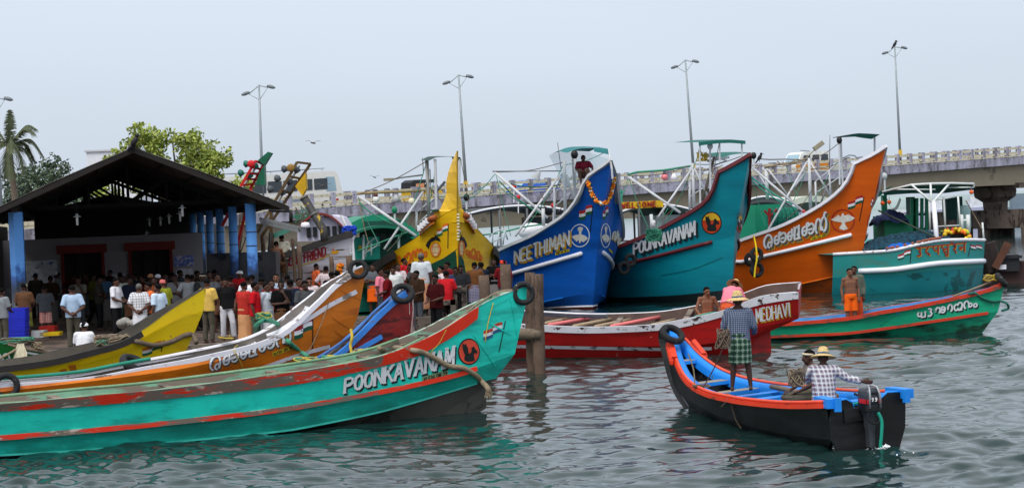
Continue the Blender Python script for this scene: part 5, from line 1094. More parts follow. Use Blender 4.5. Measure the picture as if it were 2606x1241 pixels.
def tarp(name, label, pts, d, depth, a, m_, posts=()):
    A = [at(x, y, d) for x, y in pts]; B_ = [p + a * depth + V((0, 0, .05)) for p in A]; m = MB(); m.grid([resample(A, 12), [p + V((0, 0, .08)) for p in resample([a_.lerp(b_, .5) for a_, b_ in zip(A, B_)], 12)], resample(B_, 12)])
    o = m.build(name, m_, None, True); return tag(o, label, 'tarpaulin')
tp = mat('tarp_teal', (30, 112, 116), .7, .12, 2)
o = thing('sun_awning', 'blue green cloth awning tied over the blue prow around the seated man', 'awning', tuple(at(1500, 440, 70)))
m = MB(); A = [at(x, y, 68.8) for x, y in ((1443, 389), (1460, 382), (1476, 378), (1510, 377), (1549, 379))]; A2 = [p + BT * 2.2 for p in A]; m.grid([resample(A, 12), [p + V((0, 0, .12)) for p in resample([a.lerp(b, .5) for a, b in zip(A, A2)], 12)], resample(A2, 12)]); m.grid([A[3:], [at(1512, 386, 68.7), at(1549, 393, 68.7)]]); m.build('awning_top', tp, o, True)
sheer = mat('awning_sheer', (150, 190, 200), .8, .1, 2, alpha=.32)
m = MB(); m.grid([resample([p - V((0, 0, .02)) for p in A2], 12), resample([at(1441, 480, 71), at(1470, 470, 71), at(1500, 440, 71), at(1549, 405, 71)], 12)]); m.build('awning_sheet', sheer, o, True)
m = MB(); m.tube([at(1456, 386, 68.8), at(1462, 500, 69.8)], .04, 6); m.tube([at(1549, 380, 68.8), at(1553, 404, 67.6)], .03, 6); m.tube([at(1553, 404, 67), at(1557, 430, 66.9), at(1559, 455, 66.9)], .04, 6); m.build('awning_pole', GALV, o)
m = MB(); m.tube([at(1462, 391, 68.6), at(1462, 397, 68.6)], .1, 8); m.sph(at(1462, 393, 68.6), (.14, .14, .17)); tag(m.build('deck_lamp', BLK, None, True), 'black round lamp on a post under the blue green awning', 'lamp')
for i, (pts, r_, m_, lb) in enumerate(((((1270, 460), (1310, 500), (1360, 535), (1396, 552)), .03, ROPEG, 'green rope looped under the blue trawler boom'), (((1268, 470), (1300, 500), (1380, 545)), .02, ROPEG, 'thin green rope below the blue trawler boom'), (((1295, 467), (1330, 474), (1380, 476), (1427, 470)), .025, mat('rope_dkgreen', (0, 0, 0)), 'dark green rope from the blue trawler boom to its mast'), (((1180, 600), (1260, 594), (1330, 578), (1385, 570)), .035, ROPEG, 'long green mooring rope crossing to the blue trawler'), (((1258, 460), (1244, 500)), .015, STEEL, 'wire stay down from the blue trawler boom end'), (((1268, 505), (1278, 560), (1285, 600)), .015, ROPE, 'thin stay hanging by the blue trawler canopy'))):
    rope('rigging_rope', lb, [at(x, y, 71.5) for x, y in pts], r_, m_)
for i, (x, y) in enumerate(((1308, 475), (1319, 502), (1408, 523))):
    o = thing('signal_float', ('red float on a white stick beside the blue trawler boom', 'red float lower beside the blue trawler boom', 'red float on the blue trawler deck post')[i], 'float', tuple(at(x, y, 73))); m = MB(); m.sph(at(x, y, 73), .1, 8, 6); m.build('ball', mat('float_red', (196, 22, 34), .4), o, True); m = MB(); m.tube([at(x, y, 73), at(x, y + 40, 73)], .025, 5); m.build('stick', WHITE, o)
m = MB(); c0 = at(1366, 448, 71.4); m.lathe([(.0, .22), (.06, .2), (.2, -.12), (.21, -.13)], Matrix.Translation(c0) @ Matrix.Rotation(R(35), 4, 'Y'), 12); m.tube([c0 + V((0, 0, .2)), at(1370, 436, 71.4)], .015, 4); tag(m.build('loud_hailer', mat('cone_grey', (170, 174, 176), .5), None, True), 'grey cone hailer hanging from the blue trawler spar', 'loudspeaker')

# ---------------- teal trawler
TT = V((-math.sin(R(25)), math.cos(R(25)), 0)); M_T1 = mat('teal_hull', (6, 140, 156), .42, .12, .7, wear=((6, 108, 128), .45, .5, (.3, .3, 1.2), .12), wear2=((90, 150, 150), .1, 6, (3, 3, .35)), stretch=(.3, .3, 2.2), bump=.25); M_MR = mat('maroon_trim', (92, 24, 32), .5, .15, 2)
tt = thing('trawler', 'tall prowed teal trawler with maroon trim, winged horse roundel and white name', 'boat', (6, 74, 0), 'high prowed trawlers moored in a row')
B0 = at(1909, 391, 69); H = Hull((B0.x, B0.y), tuple((B0 + TT * 10).xy)); HT2 = H
r0 = H.add([(1570, 790), (1700, 790), (1800, 783), (1861, 776)], 1.4, 5.5, p=1.8)
rw = H.add([(1570, 757), (1700, 752), (1790, 744), (1863, 735)], 1.9, 5.5, p=2)
rr_ = H.add([(1570, 678), (1620, 665), (1700, 645), (1780, 624), (1858, 604), (1870, 600)], 2.2, 5.5, p=2.1)
r4 = H.add([(1560, 632), (1587, 620), (1650, 594), (1694, 572), (1743, 545), (1780, 523), (1800, 504), (1812, 484), (1819, 462), (1822, 444), (1824, 438), (1853, 423), (1885, 405), (1909, 390)], 2.35, 6, p=1.6)
ext([r0, rw, rr_, r4], 8)
H.below(.5, .8)
fit_hull(tt, H, [mat('hull_dark_teal', (30, 42, 46), .6), mat('hull_dark_teal', (0, 0, 0)), M_T1, M_T1], [0, 1, 2, 3], inner=mat('deck_blue_grey', (0, 0, 0)), cap=M_MR, floor_row=4, inset=.12)
H.rail(r4, .15, .1, out=.03, dz=-.04).build('sheer_trim', M_MR, tt); rub(tt, H, rr_, M_MR, .075, .95)
c = H.cast; m = MB()
for k in range(2): letters(m, c, 'POONKAVANAM', (1616, 651), (1771, 600), 29, 38, 5, .02 + .003 * k, 0, False, 3.5 - k, 4 - k * 1.2, gap=.2)
letters(m, c, 'POONKAVANAM', (1614, 648), (1769, 598), 29, 38, 5, .03, 1, False, gap=.2); m.build('name_lettering', [mat('letter_shadow', (0, 0, 0)), wl_], tt)
m = MB()
for k in range(2):
    for st in ([(1890, 582), (1893, 575), (1896, 580), (1893, 588), (1899, 586)], [(1893, 604), (1897, 594), (1900, 602), (1896, 612)]): ribbon(m, c, [(x + 1.5 - 1.5 * k, y + 2 - 2 * k) for x, y in st], 3.5, .02 + .006 * k, k)
m.build('name_lettering', [mat('letter_shadow', (0, 0, 0)), wl_], tt)
winged_horse(tt, H, 1811, 567, 26, 29, (20, 20, 20), (206, 66, 26), (232, 186, 40)); winged_horse(tt, H, 1881, 566, 8, 27, (20, 20, 20), (206, 66, 26), (232, 186, 40))
m = MB(); ribbon(m, c, smooth2([(1682, 700), (1760, 685), (1838, 655)]), 2.5, .01); m.build('plate_seam', mat('teal_seam', (8, 110, 118), .4), tt)
pp = trawler_tools(H, tt, 74)
pp('boom', GALV, [(1599, 450), (1731, 541, -1)], r=.056); pp('strut', GALV, [(1762, 428), (1675, 552, -1)], r=.046); pp('mast', GALV, [(1763, 415), (1766, 535)], r=.07); pp('brace', GALV, [(1767, 428), (1801, 500)], r=.05); pp('brace', mat('pipe_brown', (112, 104, 92), .7), [(1818, 399), (1787, 511)], r=.06)
pp('spar', ROPEG, [(1597, 445), (1620, 438), (1690, 433), (1756, 423)], r=.045); pp('deck_post', GALV, [(1755, 460), (1755, 535)], r=.05); pp('hand_rail', GALV, [(1755, 460), (1790, 436), (1819, 421), (1850, 408)], [(1758, 499), (1790, 478), (1814, 464)], r=.028); pp('cross_bar', GALV, [(1790, 394), (1846, 406)], [(1800, 410), (1856, 400)], r=.05)
pp('deck_post', GALV, [(1657, 545), (1660, 590)], r=.07, dd=-1.5); pp('deck_post', GALV, [(1662, 560), (1664, 580)], r=.09, dd=-2)
o = thing('sun_awning', 'green cloth awning on thin posts high above the teal trawler deck', 'awning', tuple(at(1835, 500, 74)))
m = MB(); A = [at(x, y, 73) for x, y in ((1778, 362), (1829, 356), (1860, 355), (1897, 358))]; m.grid([resample(A, 10), [p + TT * 2 + V((0, 0, .1)) for p in resample(A, 10)]]); m.grid([resample(A, 10), [p - V((0, 0, .14)) for p in resample(A, 10)]]); m.build('awning_top', mat('tarp_green', (20, 96, 88), .7, .12, 2), o, True)
for x0, y0, x1, y1 in ((1781, 362, 1782, 516), (1831, 357, 1832, 414), (1888, 362, 1888, 404)): m = MB(); m.tube([at(x0, y0, 73.2), at(x1, y1, 73.2)], .035, 6); m.build('awning_pole', GALV, o)
o = thing('sun_awning', 'dark green cloth awning stretched behind the teal prow tip', 'awning', tuple(at(1885, 420, 77)))
m = MB(); A = [at(x, y, 76.5) for x, y in ((1838, 402), (1860, 394), (1885, 391), (1931, 390))]; m.grid([resample(A, 10), [p + TT * 1.8 + V((0, 0, .15)) for p in resample(A, 10)]]); m.build('awning_top', mat('tarp_green', (0, 0, 0)), o, True); m = MB(); m.tube([at(1912, 391, 76.5), at(1913, 430, 76.5)], .03, 6); m.build('awning_pole', GALV, o)
def ball_lamp(label, x, y, y2, d, m_): o = thing('deck_lamp', label, 'lamp', tuple(at(x, y2, d))); m = MB(); m.sph(at(x, y, d), (.12, .12, .15), 10, 8); m.build('lamp_globe', m_, o, True); m = MB(); m.tube([at(x, y, d), at(x + 1, y2, d)], .04, 6); m.build('pole', GALV, o)
ball_lamp('white globe lamp on a pole above the teal trawler', 1807, 372, 488, 73.5, mat('globe_grey', (200, 202, 206), .3)); ball_lamp('black globe lamp beside the dark green awning', 1918, 396, 430, 76, BLK); ball_lamp('black globe lamp under the high green awning of the orange trawler', 2136, 357, 470, 76, BLK)
def hang(name, label, x, y, y_top, d, r_, m_, cat_='float', cone=False, cap_=None):
    o = thing(name, label, cat_, tuple(at(x, y, d))); m = MB()
    if cone: m.lathe([(0, .16), (.05, .14), (.2, -.12), (.0, -.12)], Matrix.Translation(at(x, y, d)), 12)
    else: m.sph(at(x, y, d), r_, 12, 9)
    m.build('body', m_, o, True); m = MB(); m.tube([at(x, y, d) + V((0, 0, r_ * .8)), at(x, y_top, d)], .014, 4); m.build('cord', STEEL, o)
    if cap_: m = MB(); m.lathe([(0, r_ * 1.7), (r_ * .25, r_ * 1.6), (r_ * .7, r_ * .75), (0, r_ * .75)], Matrix.Translation(at(x, y, d)), 10); m.build('cap', cap_, o, True)
hang('buoy_float', 'pink round float with navy cap hanging from the teal trawler spar', 1691, 450, 434, 73.9, .14, mat('float_pink', (236, 130, 136), .4), cap_=mat('navy', (40, 44, 80), .5)); hang('bell_cone', 'white cone bell hanging beside the pink float', 1715, 450, 431, 73.9, .14, WHITE, 'bell', True)
bundle('green net cord coil hung over the teal trawler rail', 1664, 616, 69.4, .62, .6, [ROPEG, mat('rope_dkgreen', (0, 0, 0))], 22, 41); bundle('yellow rope coil hanging from the teal trawler cross bar', 1788, 412, 73.8, .5, .5, [ROPEY], 10, 43)
canopy('deck_roof', mat('roof_green_dark', (60, 84, 80), .6, .2, 1), (1545, 555), (1790, 545), 520, 82, 5, TT, .12, edge=WHITE, parent=tt, posts=(.1, .35, .6, .9), pm=STEEL)
m = MB(); m.box(at(1690, 580, 84) - V((0, 0, .4)), (1.8, 1.8, 2.0), R(25)); m.build('wheelhouse', mat('cabin_white', (206, 214, 216), .7), tt)
# WELCOME board behind the blue prow
def welcome():
    A, B_ = at(1576, 523, 80.5), at(1688, 517, 81.5); o = thing('banner_board', 'red and yellow tinsel letter board reading WELCOME behind the blue prow', 'sign', tuple(A)); m = MB(); m.prism([A + V((0, 0, -.17)), B_ + V((0, 0, -.17)), B_ + V((0, 0, .14)), A + V((0, 0, .14))], V((0, .06, 0))); m.build('board', mat('tinsel_yellow', (220, 180, 30), .5, .3, 9, wear=((170, 40, 30), .3, 10)), o)
    d = (B_ - A); L_ = d.length; d.normalize(); m = MB(); x = .12
    for ch in 'WELCOME':
        for st in STK[ch]:
            P = [A + d * (x + q[0] * .2) + V((0, -.05, -.13 + q[1] * .23)) for q in st]; m.tube(P, .03, 5)
        x += .27
    m.build('lettering', mat('tinsel_red', (150, 18, 24), .5, .2, 9), o)
welcome()
m = MB(); c0 = at(1575, 505, 82); m.box(c0, (.3, .3, .6)); m.box(c0 + V((0, 0, .32)), (.36, .36, .1)); tag(m.build('plastic_bin', mat('bin_green', (30, 150, 120), .5), None), 'green plastic bin on the cabin roof right of the blue prow', 'bin')
# tyres between teal and blue
for i, (x, y, d) in enumerate(((1604, 662, 71.2), (1587, 682, 70.8))): tyre(('upper black tyre fender hanging between the blue and teal hulls', 'lower black tyre fender hanging between the blue and teal hulls')[i], at(x, y, d), (.5, -1, 0), .2, .08)

# ---------------- orange trawler
OT = V((-math.sin(R(29)), math.cos(R(29)), 0)); M_O1 = mat('orange_bright', (226, 98, 10), .42, .12, .7, wear=((196, 80, 10), .4, .7, (.3, .3, 1.3), .12), wear2=((150, 70, 20), .12, 6, (3, 3, .35)), stretch=(.3, .3, 2.2), bump=.25)
ot = thing('trawler', 'tall prowed orange trawler with white trim, dove roundel and Malayalam name', 'boat', (12, 76, 0), 'high prowed trawlers moored in a row')
B0 = at(2255, 371, 73); H = Hull((B0.x, B0.y), tuple((B0 + OT * 10).xy)); HO2 = H
r0 = H.add([(1890, 772), (2000, 768), (2100, 762), (2178, 757)], 1.3, 5.5, p=1.8)
rc = H.add([(1890, 748), (1961, 736), (2051, 719), (2120, 704), (2170, 694), (2187, 690)], 1.9, 5.5, p=2.0)
rr_ = H.add([(1890, 666), (1936, 654), (2020, 634), (2100, 614), (2185, 593), (2205, 588)], 2.15, 5.5, p=2.2)
r4 = H.add([(1880, 612), (1903, 603), (1978, 577), (2036, 550), (2088, 520), (2124, 494), (2144, 474), (2159, 452), (2166, 435), (2170, 418), (2174, 411), (2198, 403), (2229, 387), (2255, 370)], 2.3, 6, p=1.7)
ext([r0, rc, rr_, r4], 8)
H.below(.5, .8)
fit_hull(ot, H, [mat('hull_dark_brown', (62, 44, 34), .6), mat('orange_low', (176, 76, 12), .5, .15, .8, wear=((90, 52, 26), .4, 1.2, (.4, .4, 1.5), .1)), M_O1, M_O1], [0, 1, 2, 3], inner=mat('deck_blue_grey', (0, 0, 0)), cap=WHITE, floor_row=4, inset=.12)
H.rail(r4, .13, .1, out=.03, dz=-.03).build('sheer_trim', mat('trim_white', (214, 212, 220), .5, .08), ot); rub(ot, H, rr_, mat('rub_white', (0, 0, 0)), .08, .955); H.rail(rc, .04, .05, out=.03, i1=int(NT * .97)).build('chine_strip', mat('orange_strip', (240, 124, 30), .4), ot)
c = H.cast; m = MB()
for k in range(3): script(m, c, ['ra', 'ka', 'ksha', 'ka', 'n_chillu'], (1948, 637), (2108, 588), 33, 38, 5, .02 + .002 * k, 0 if k < 2 else 2, 4 - k, 4 - k)
script(m, c, ['ra', 'ka', 'ksha', 'ka', 'n_chillu'], (1945, 634), (2105, 585), 33, 38, 5, .03, 1); m.build('name_lettering', [gold, wl_, mat('letter_grey', (0, 0, 0))], ot)
m = MB(); fill(m, c, [(2063, 605), (2104, 593), (2105, 599), (2064, 612)], .015, 0); letters(m, c, 'IND KL MM', (2066, 610), (2102, 599), 4.5, 4.5, 1, .02, 1); m.build('registration_mark', [mat('reg_gold', (0, 0, 0)), BLK], ot)
dove(ot, H, 2145, 562, 29, (160, 34, 24), False, 1.12, .98); dove(ot, H, 2216, 572, 25, (160, 34, 24), False, .9, 1.1, rx=.34)
flag_mark(ot, c, 2158, 514, 38, 19, -.32, ((176, 34, 36), (232, 232, 238), (20, 80, 56)), pole=[(2199, 500), (2187, 563)]); flag_mark(ot, c, 2216, 509, 6, 18, -.3, ((176, 34, 36), (232, 232, 238), (20, 80, 56)))
pp = trawler_tools(H, ot, 78)
pp('boom', GALV, [(1904, 418), (2049, 542, -1)], r=.056); pp('boom_tip', mat('tip_red', (180, 40, 44), .5), [(2043, 536, -1), (2050, 542, -1)], r=.08); pp('strut', GALV, [(2055, 410), (1956, 583, -1)], r=.046); pp('strut', GALV, [(2053, 437), (2009, 489)], r=.05); pp('mast', GALV, [(2059, 402), (2063, 540)], r=.075); pp('brace', GALV, [(2061, 410), (2117, 505)], r=.05); pp('brace', STEEL, [(2105, 470), (2088, 520)], r=.04)
pp('deck_post', GALV, [(2075, 462), (2077, 528)], [(2110, 435), (2114, 500)], r=.045); pp('hand_rail', GALV, [(2075, 462), (2110, 434), (2145, 402), (2161, 395), (2175, 396), (2184, 406)], [(2079, 489), (2130, 455), (2167, 427)], r=.028)
pp('spar', ROPE, [(1945, 428), (1980, 418), (2020, 414), (2055, 403)], r=.045); pp('wire', STEEL, [(1930, 404), (1960, 406), (2000, 405), (2050, 407)], r=.03); pp('mast', GALV, [(1950, 430), (1953, 506)], r=.08, dd=3); pp('brace', GALV, [(1956, 432), (2013, 507)], [(1930, 440), (1965, 500)], r=.035, dd=3); pp('antenna', STEEL, [(2112, 344), (2111, 428)], r=.018)
m = MB(); m.tube([at(2051, 403, 78), at(2078, 376, 78)], .025, 5); m.box(at(2083, 371, 78), (.3, .2, .12), 0, M=Matrix.Translation(at(2083, 371, 78)) @ Matrix.Rotation(R(-35), 4, 'Y') @ Matrix.Scale(1.6, 4)); m.build('flood_lamp', mat('lamp_tan', (150, 140, 120), .5), ot)
o = thing('sun_awning', 'green cloth awning on two posts above the orange prow', 'awning', tuple(at(2180, 470, 77))); m = MB(); A = [at(x, y, 76) for x, y in ((2118, 350), (2181, 339), (2210, 340), (2240, 342))]; Bk = [at(x, y, 78) for x, y in ((2120, 351), (2175, 348), (2200, 352), (2219, 354))]
m.grid([resample(A, 10), resample(Bk, 10)]); m.build('awning_top', mat('tarp_green', (0, 0, 0)), o, True)
for x0, y0, x1, y1 in ((2139, 350, 2145, 470), (2226, 350, 2226, 392)): m = MB(); m.tube([at(x0, y0, 76.8), at(x1, y1, 76.8)], .045, 6); m.build('awning_pole', GALV, o)
for pts, r_, m_, lb in ((((1900, 440), (1930, 465), (1980, 500), (2017, 520)), .035, mat('rope_sea', (60, 170, 150), .9), 'bright green rope hanging from the orange trawler boom'), (((1902, 450), (1950, 490), (2005, 525)), .025, mat('rope_sea', (0, 0, 0)), 'second green rope sagging below the orange trawler boom'), (((1978, 370 + 40), (1995, 420), (2030, 404)), .03, ROPE, 'twisted tan rope along the orange trawler spar')): rope('rigging_rope', lb, [at(x, y, 77.5) for x, y in pts], r_, m_)
canopy('deck_roof', mat('roof_smoke', (84, 86, 88), .6, .2, 1), (1880, 522), (2030, 532), 500, 84, 4, OT, .25, edge=WHITE, parent=ot, posts=(.05, .95), pm=STEEL); canopy('deck_roof', mat('roof_cream', (196, 200, 186), .7, .15, 1), (2010, 512), (2150, 520), 498, 90, 5, OT, .3, parent=ot)
gb = mat('deck_green', (14, 140, 104), .5, .12, 1)
m = MB(); m.box(at(1930, 575, 81) - V((0, 0, .2)), (1.5, 1.6, 2.3), R(29)); m.build('deck_locker', gb, ot)
dr = thing('net_winch', 'green net drum with red cross frame on the orange trawler deck', 'winch', tuple(at(1985, 570, 79))); m = MB(); c0 = at(1990, 553, 79); ax = V((1, .25, 0)).normalized()
for t in range(6): m.tube([c0 + ax * (-.55 + .2 * t), c0 + ax * (-.55 + .2 * t + .17)], .42 + .03 * (t % 2), 16)
m.build('drum', mat('net_green', (20, 110, 92), .9, .3, 9, bump=.5), dr); m = MB(); m.tube([at(1959, 582, 78.6), at(1958, 530, 78.6)], .06, 6); m.tube([at(1959, 552, 78.6), at(1977, 532, 78.6)], .05, 6); m.tube([at(1959, 552, 78.6), at(1945, 535, 78.6)], .05, 6); m.build('cross_frame', mat('frame_red', (150, 28, 26), .5), dr)
m = MB(); m.tube([at(1908, 588, 82), at(1912, 572, 82), at(1925, 566, 82), at(1936, 572, 82), at(1942, 590, 82)], .05, 6); m.tube([at(1917, 598, 82), at(1918, 568, 82)], .06, 6); m.build('deck_railing', WHITE, ot, True)
for i, (x, y, rr0) in enumerate(((1925, 648, .22), (1926, 686, .23), (1910, 660, .2))): tyre(('upper black tyre fender with yellow cord on the orange hull', 'lower black tyre fender on the orange hull', 'black tyre fender half behind the upper one on the orange hull')[i], at(x, y, 70.6 + i * .25), (.45, -1, .05), rr0, .085)
rope('cord', 'yellow cord knotted through the orange hull tyres', [at(1918, 600, 70.8), at(1924, 628, 70.4), at(1926, 658, 70.3), at(1922, 682, 70.3), at(1920, 706, 70.3)], .035, mat('cord_yellow', (230, 196, 20), .8), 'cord')

# ---------------- yellow trawler
YT = V((-math.sin(R(12)), math.cos(R(12)), 0)); M_Y1 = mat('yellow_prow', (226, 180, 10), .45, .12, .9, wear=((196, 150, 8), .4, 1, (.3, .3, 1.5), .1), wear2=((130, 110, 40), .12, 5, (3, 3, .35)), stretch=(.3, .3, 2.2), bump=.25)
yt = thing('trawler', 'yellow trawler with a slender horn prow, dolphin and globe emblems', 'boat', (-2.5, 68, 0), 'high prowed trawlers moored in a row')
B0 = at(1162, 530, 63); H = Hull((B0.x, B0.y), tuple((B0 + YT * 10).xy)); HY2 = H
r0 = H.add([(900, 800), (1010, 780), (1090, 760), (1166, 745)], 1.3, 5, p=1.8)
rw = H.add([(900, 740), (1010, 725), (1094, 712), (1140, 705), (1166, 700)], 1.9, 5, p=2)
r4 = H.add([(900, 700), (955, 668), (1011, 634), (1069, 598), (1100, 572), (1125, 548), (1162, 530)], 2.35, 5.2, p=1.9)
ext([r0, rw, r4], 8)
H.below(.5, .8)
M_G1 = mat('dark_green_boot', (16, 66, 48), .5, .2, 1)
fit_hull(yt, H, [M_G1, M_G1, M_Y1], [0, 1, 2], inner=mat('deck_green_dark', (40, 96, 84), .7), cap=BLK, floor_row=3, inset=.12)
H.rail(r4, .32, .1, out=.03, dz=-.14, i1=int(NT * .82)).build('bulwark_cap', mat('bulwark_black', (34, 30, 28), .6, .2, 2), yt)
m = MB(); c = H.cast
fill(m, c, [(1096, 672), (1130, 656), (1165, 632), (1166, 700), (1092, 700)], .012, 0); fill(m, c, [(1167, 634), (1180, 664), (1186, 700), (1167, 700)], .012, 0); m.build('boot_top', M_G1, yt)
# horn prow: a tapered solid blade rising from the stem
def horn():
    L_ = [(1162, 384), (1151, 410), (1141, 438), (1135, 465), (1136, 492), (1130, 510), (1120, 533), (1106, 538), (1106, 566)]; R_ = [(1165, 384), (1165, 410), (1166, 438), (1166, 465), (1168, 492), (1174, 515), (1176, 530), (1181, 538), (1182, 566)]
    rows = []; 
    for (xl, yl), (xr, yr) in zip(L_, R_):
        xc = 1163.5; a = at(xl, yl, 63.5 + .3); e = at(xc, yl, 63.0); b = at(xr, yr, 63.3); bk = at((xl + xr) / 2, yl, 64.4)
        if yl < 386: rows.append([a, a.lerp(e, .5), e, b, b, bk, a])
        else: rows.append([a, a.lerp(e, .5) + V((0, -.02, 0)), e, e.lerp(b, .5), b, bk, a])
    m = MB(); m.grid(rows); o = m.build('horn_prow', M_Y1, yt, False)
    m = MB(); P = [at(1163.8, y, 62.96) for _, y in L_]; m.tube(P, .03, 5); m.build('stem_edge', mat('stem_dark', (150, 120, 10), .6), o)
    for sx in (-1, 1):
        m = MB(); m.box(at(1106 if sx < 0 else 1181, 535, 63.6), (.3, .5, .05)); m.build('shoulder_cap', M_G1, o)
    m = MB()
    for k in range(9): m.box(at(1166, 545 + k * 8, 62.93), (.09, .04, .05))
    m.build('stud_row', mat('stud_white', (226, 220, 190), .6), o)
horn()
for sx, pts in ((-1, [(1107, 560), (1093, 566), (1080, 577), (1068, 590)]), (1, [(1180, 553), (1191, 558), (1201, 574), (1208, 586)])):
    m = MB(); A = [at(x, y, 63.3 + .25 * i) for i, (x, y) in enumerate(pts)]; D = [p - V((0, 0, .11)) - V((sx * -.02, .05, 0)) for p in A]
    m.grid([[p + V((0, .5, 0)) for p in A], A, D, [p + V((0, .5, 0)) for p in D]]); o = m.build('carved_bracket', mat('bracket_orange', (200, 110, 20), .6, .25, 6), yt)
    m = MB(); m.tube([A[0] + V((0, -.05, .1)), A[1] + V((0, -.05, .1))], .1, 8); m.build('bracket_cap', mat('cap_red', (160, 84, 40), .6, .2, 6), o, True)
    m = MB()
    for k in range(4): q = A[1].lerp(A[3], .15 + k * .26); m.box(q + V((sx * .02, -.05, .12)), (.16, .2, .2))
    m.build('bracket_teeth', WHITE, o)
red_o = mat('script_orange', (206, 96, 16), .6, .2, 6)
m = MB(); script(m, c, ['ra', 'pa', 'u_d', 'va', 'nna', 'm'], (968, 700), (1088, 650), 30, 30, 5, .012, 0); script(m, c, ['pa', 'ra', 'na'], (1186, 652), (1226, 668), 24, 30, 4.2, .012, 0); m.build('name_lettering', [red_o], yt)
m = MB()
for cx, cy, rx, ry in ((1109, 635, 13, 19), (1174, 632, 8, 20)):
    fill(m, c, ell(cx, cy, rx * .85, ry * .85), .012, 0); 
    for k in (1, .86): ribbon(m, c, ell(cx, cy, rx * k, ry * k, 24) + [(cx + rx * k, cy)], 1.2, .016, 1)
    for k in (-.4, .4): ribbon(m, c, [(cx + rx * k * 1.2, cy - ry * .7), (cx + rx * k * 1.7, cy), (cx + rx * k * 1.2, cy + ry * .7)], 1, .018, 1); ribbon(m, c, [(cx - rx * .75, cy + ry * k), (cx + rx * .75, cy + ry * k)], 1, .018, 1)
for cx, cy, sx in ((1102, 612, 1), (1178, 612, -.55)):
    P = [(-18, 14), (-14, 4), (-4, -8), (6, -12), (4, -20), (10, -14), (18, -6), (20, 4), (14, 0), (6, -2), (-4, 4), (-8, 14), (-10, 24), (-14, 18)]; fill(m, c, [(cx + x * sx, cy + y * .9) for x, y in P], .022, 2, 4)
m.build('prow_emblem', [mat('globe_white', (206, 186, 140), .6), red_o, mat('dolphin_black', (24, 26, 26), .5)], yt)
flag_mark(yt, c, 1112, 583, 28, 19, -.35, ((222, 110, 30), (230, 230, 232), (20, 100, 56)), pole=[(1141, 569), (1140, 632)]); flag_mark(yt, c, 1166, 584, 6, 17, .1, ((222, 110, 30), (230, 230, 232), (20, 100, 56)))
pp = trawler_tools(H, yt, 67)
pp('boom', GALV, [(911, 498), (1058, 600, -1)], r=.056); pp('strut', GALV, [(1077, 487), (978, 634, -1)], r=.046); pp('spar', mat('spar_rope', (150, 134, 96), .9, .25, 12), [(908, 493), (960, 490), (1083, 485)], r=.05); pp('mast', mat('mast_pale', (170, 168, 164), .6), [(1086, 407), (1092, 555)], r=.07); pp('deck_post', GALV, [(1060, 537), (1060, 592)], r=.046); pp('hand_rail', GALV, [(1060, 540), (1085, 520), (1105, 504)], [(1066, 566), (1090, 545), (1108, 528)], r=.028); pp('brace', STEEL, [(1110, 488), (1133, 462)], r=.05)
pp('lamp_arm', STEEL, [(1077, 445), (1020, 452), (1000, 456)], r=.03); m = MB(); m.box(at(988, 457, 67), (.34, .2, .1)); m.build('flood_lamp', mat('lamp_tan', (0, 0, 0)), yt); pp('antenna', STEEL, [(1075, 402), (1078, 442)], r=.018); pp('hanger', STEEL, [(1094, 430), (1096, 470), (1098, 500)], r=.02)
o = thing('sun_awning', 'dark green cloth awning on thin posts behind the yellow horn prow', 'awning', tuple(at(1135, 530, 66))); m = MB(); A = [at(x, y, 65.5) for x, y in ((1091, 409), (1111, 400), (1140, 399), (1172, 400), (1175, 409))]; m.grid([resample(A, 10), [p + YT * 1.8 + V((0, 0, .1)) for p in resample(A, 10)]]); m.build('awning_top', mat('tarp_dark', (28, 62, 56), .7), o, True)
for x0, y0, x1, y1 in ((1107, 405, 1111, 530), (1170, 404, 1167, 530)): m = MB(); m.tube([at(x0, y0, 65.6), at(x1, y1, 65.6)], .05, 6); m.build('awning_pole', GALV, o)
hang('buoy_float', 'red white and black round float hanging from the yellow trawler spar', 957, 507, 491, 66.9, .13, mat('float_white', (226, 226, 222), .4), cap_=mat('float_maroon', (96, 34, 30), .5)); hang('buoy_float', 'cream round float hanging near the yellow trawler mast', 1048, 512, 486, 66.9, .13, mat('float_cream', (222, 214, 190), .5)); hang('bell_cone', 'grey cone hanging between the two floats of the yellow trawler', 1008, 505, 489, 66.9, .13, mat('cone_grey', (0, 0, 0)), 'bell', True)
for pts, r_, m_, lb in ((((914, 515), (950, 545), (1010, 575), (1050, 592)), .03, ROPEG, 'green rope hanging from the yellow trawler boom end'), (((913, 512), (925, 570), (940, 625)), .016, ROPE, 'thin stay hanging from the yellow trawler boom end'), (((905, 640), (960, 620), (1010, 600), (1040, 590)), .03, ROPEG, 'green rope along the yellow trawler bulwark')): rope('rigging_rope', lb, [at(x, y, 66.5) for x, y in pts], r_, m_)
ball_lamp('green globe lamp over the big green cabin roof', 1004, 534, 560, 72, mat('globe_green', (20, 130, 90), .4)); ball_lamp('black globe lamp right of the yellow horn prow', 1187, 502, 545, 70, BLK)
m = MB(); m.tube([at(930, 655, 71), at(935, 620, 71), at(955, 604, 71), at(966, 625, 71)], .04, 6); m.tube([at(945, 650, 71), at(945, 618, 71)], .035, 6); m.tube([at(928, 645, 71), at(966, 620, 71)], .03, 6); m.build('side_railing', mat('pipe_pale', (0, 0, 0)), yt, True)
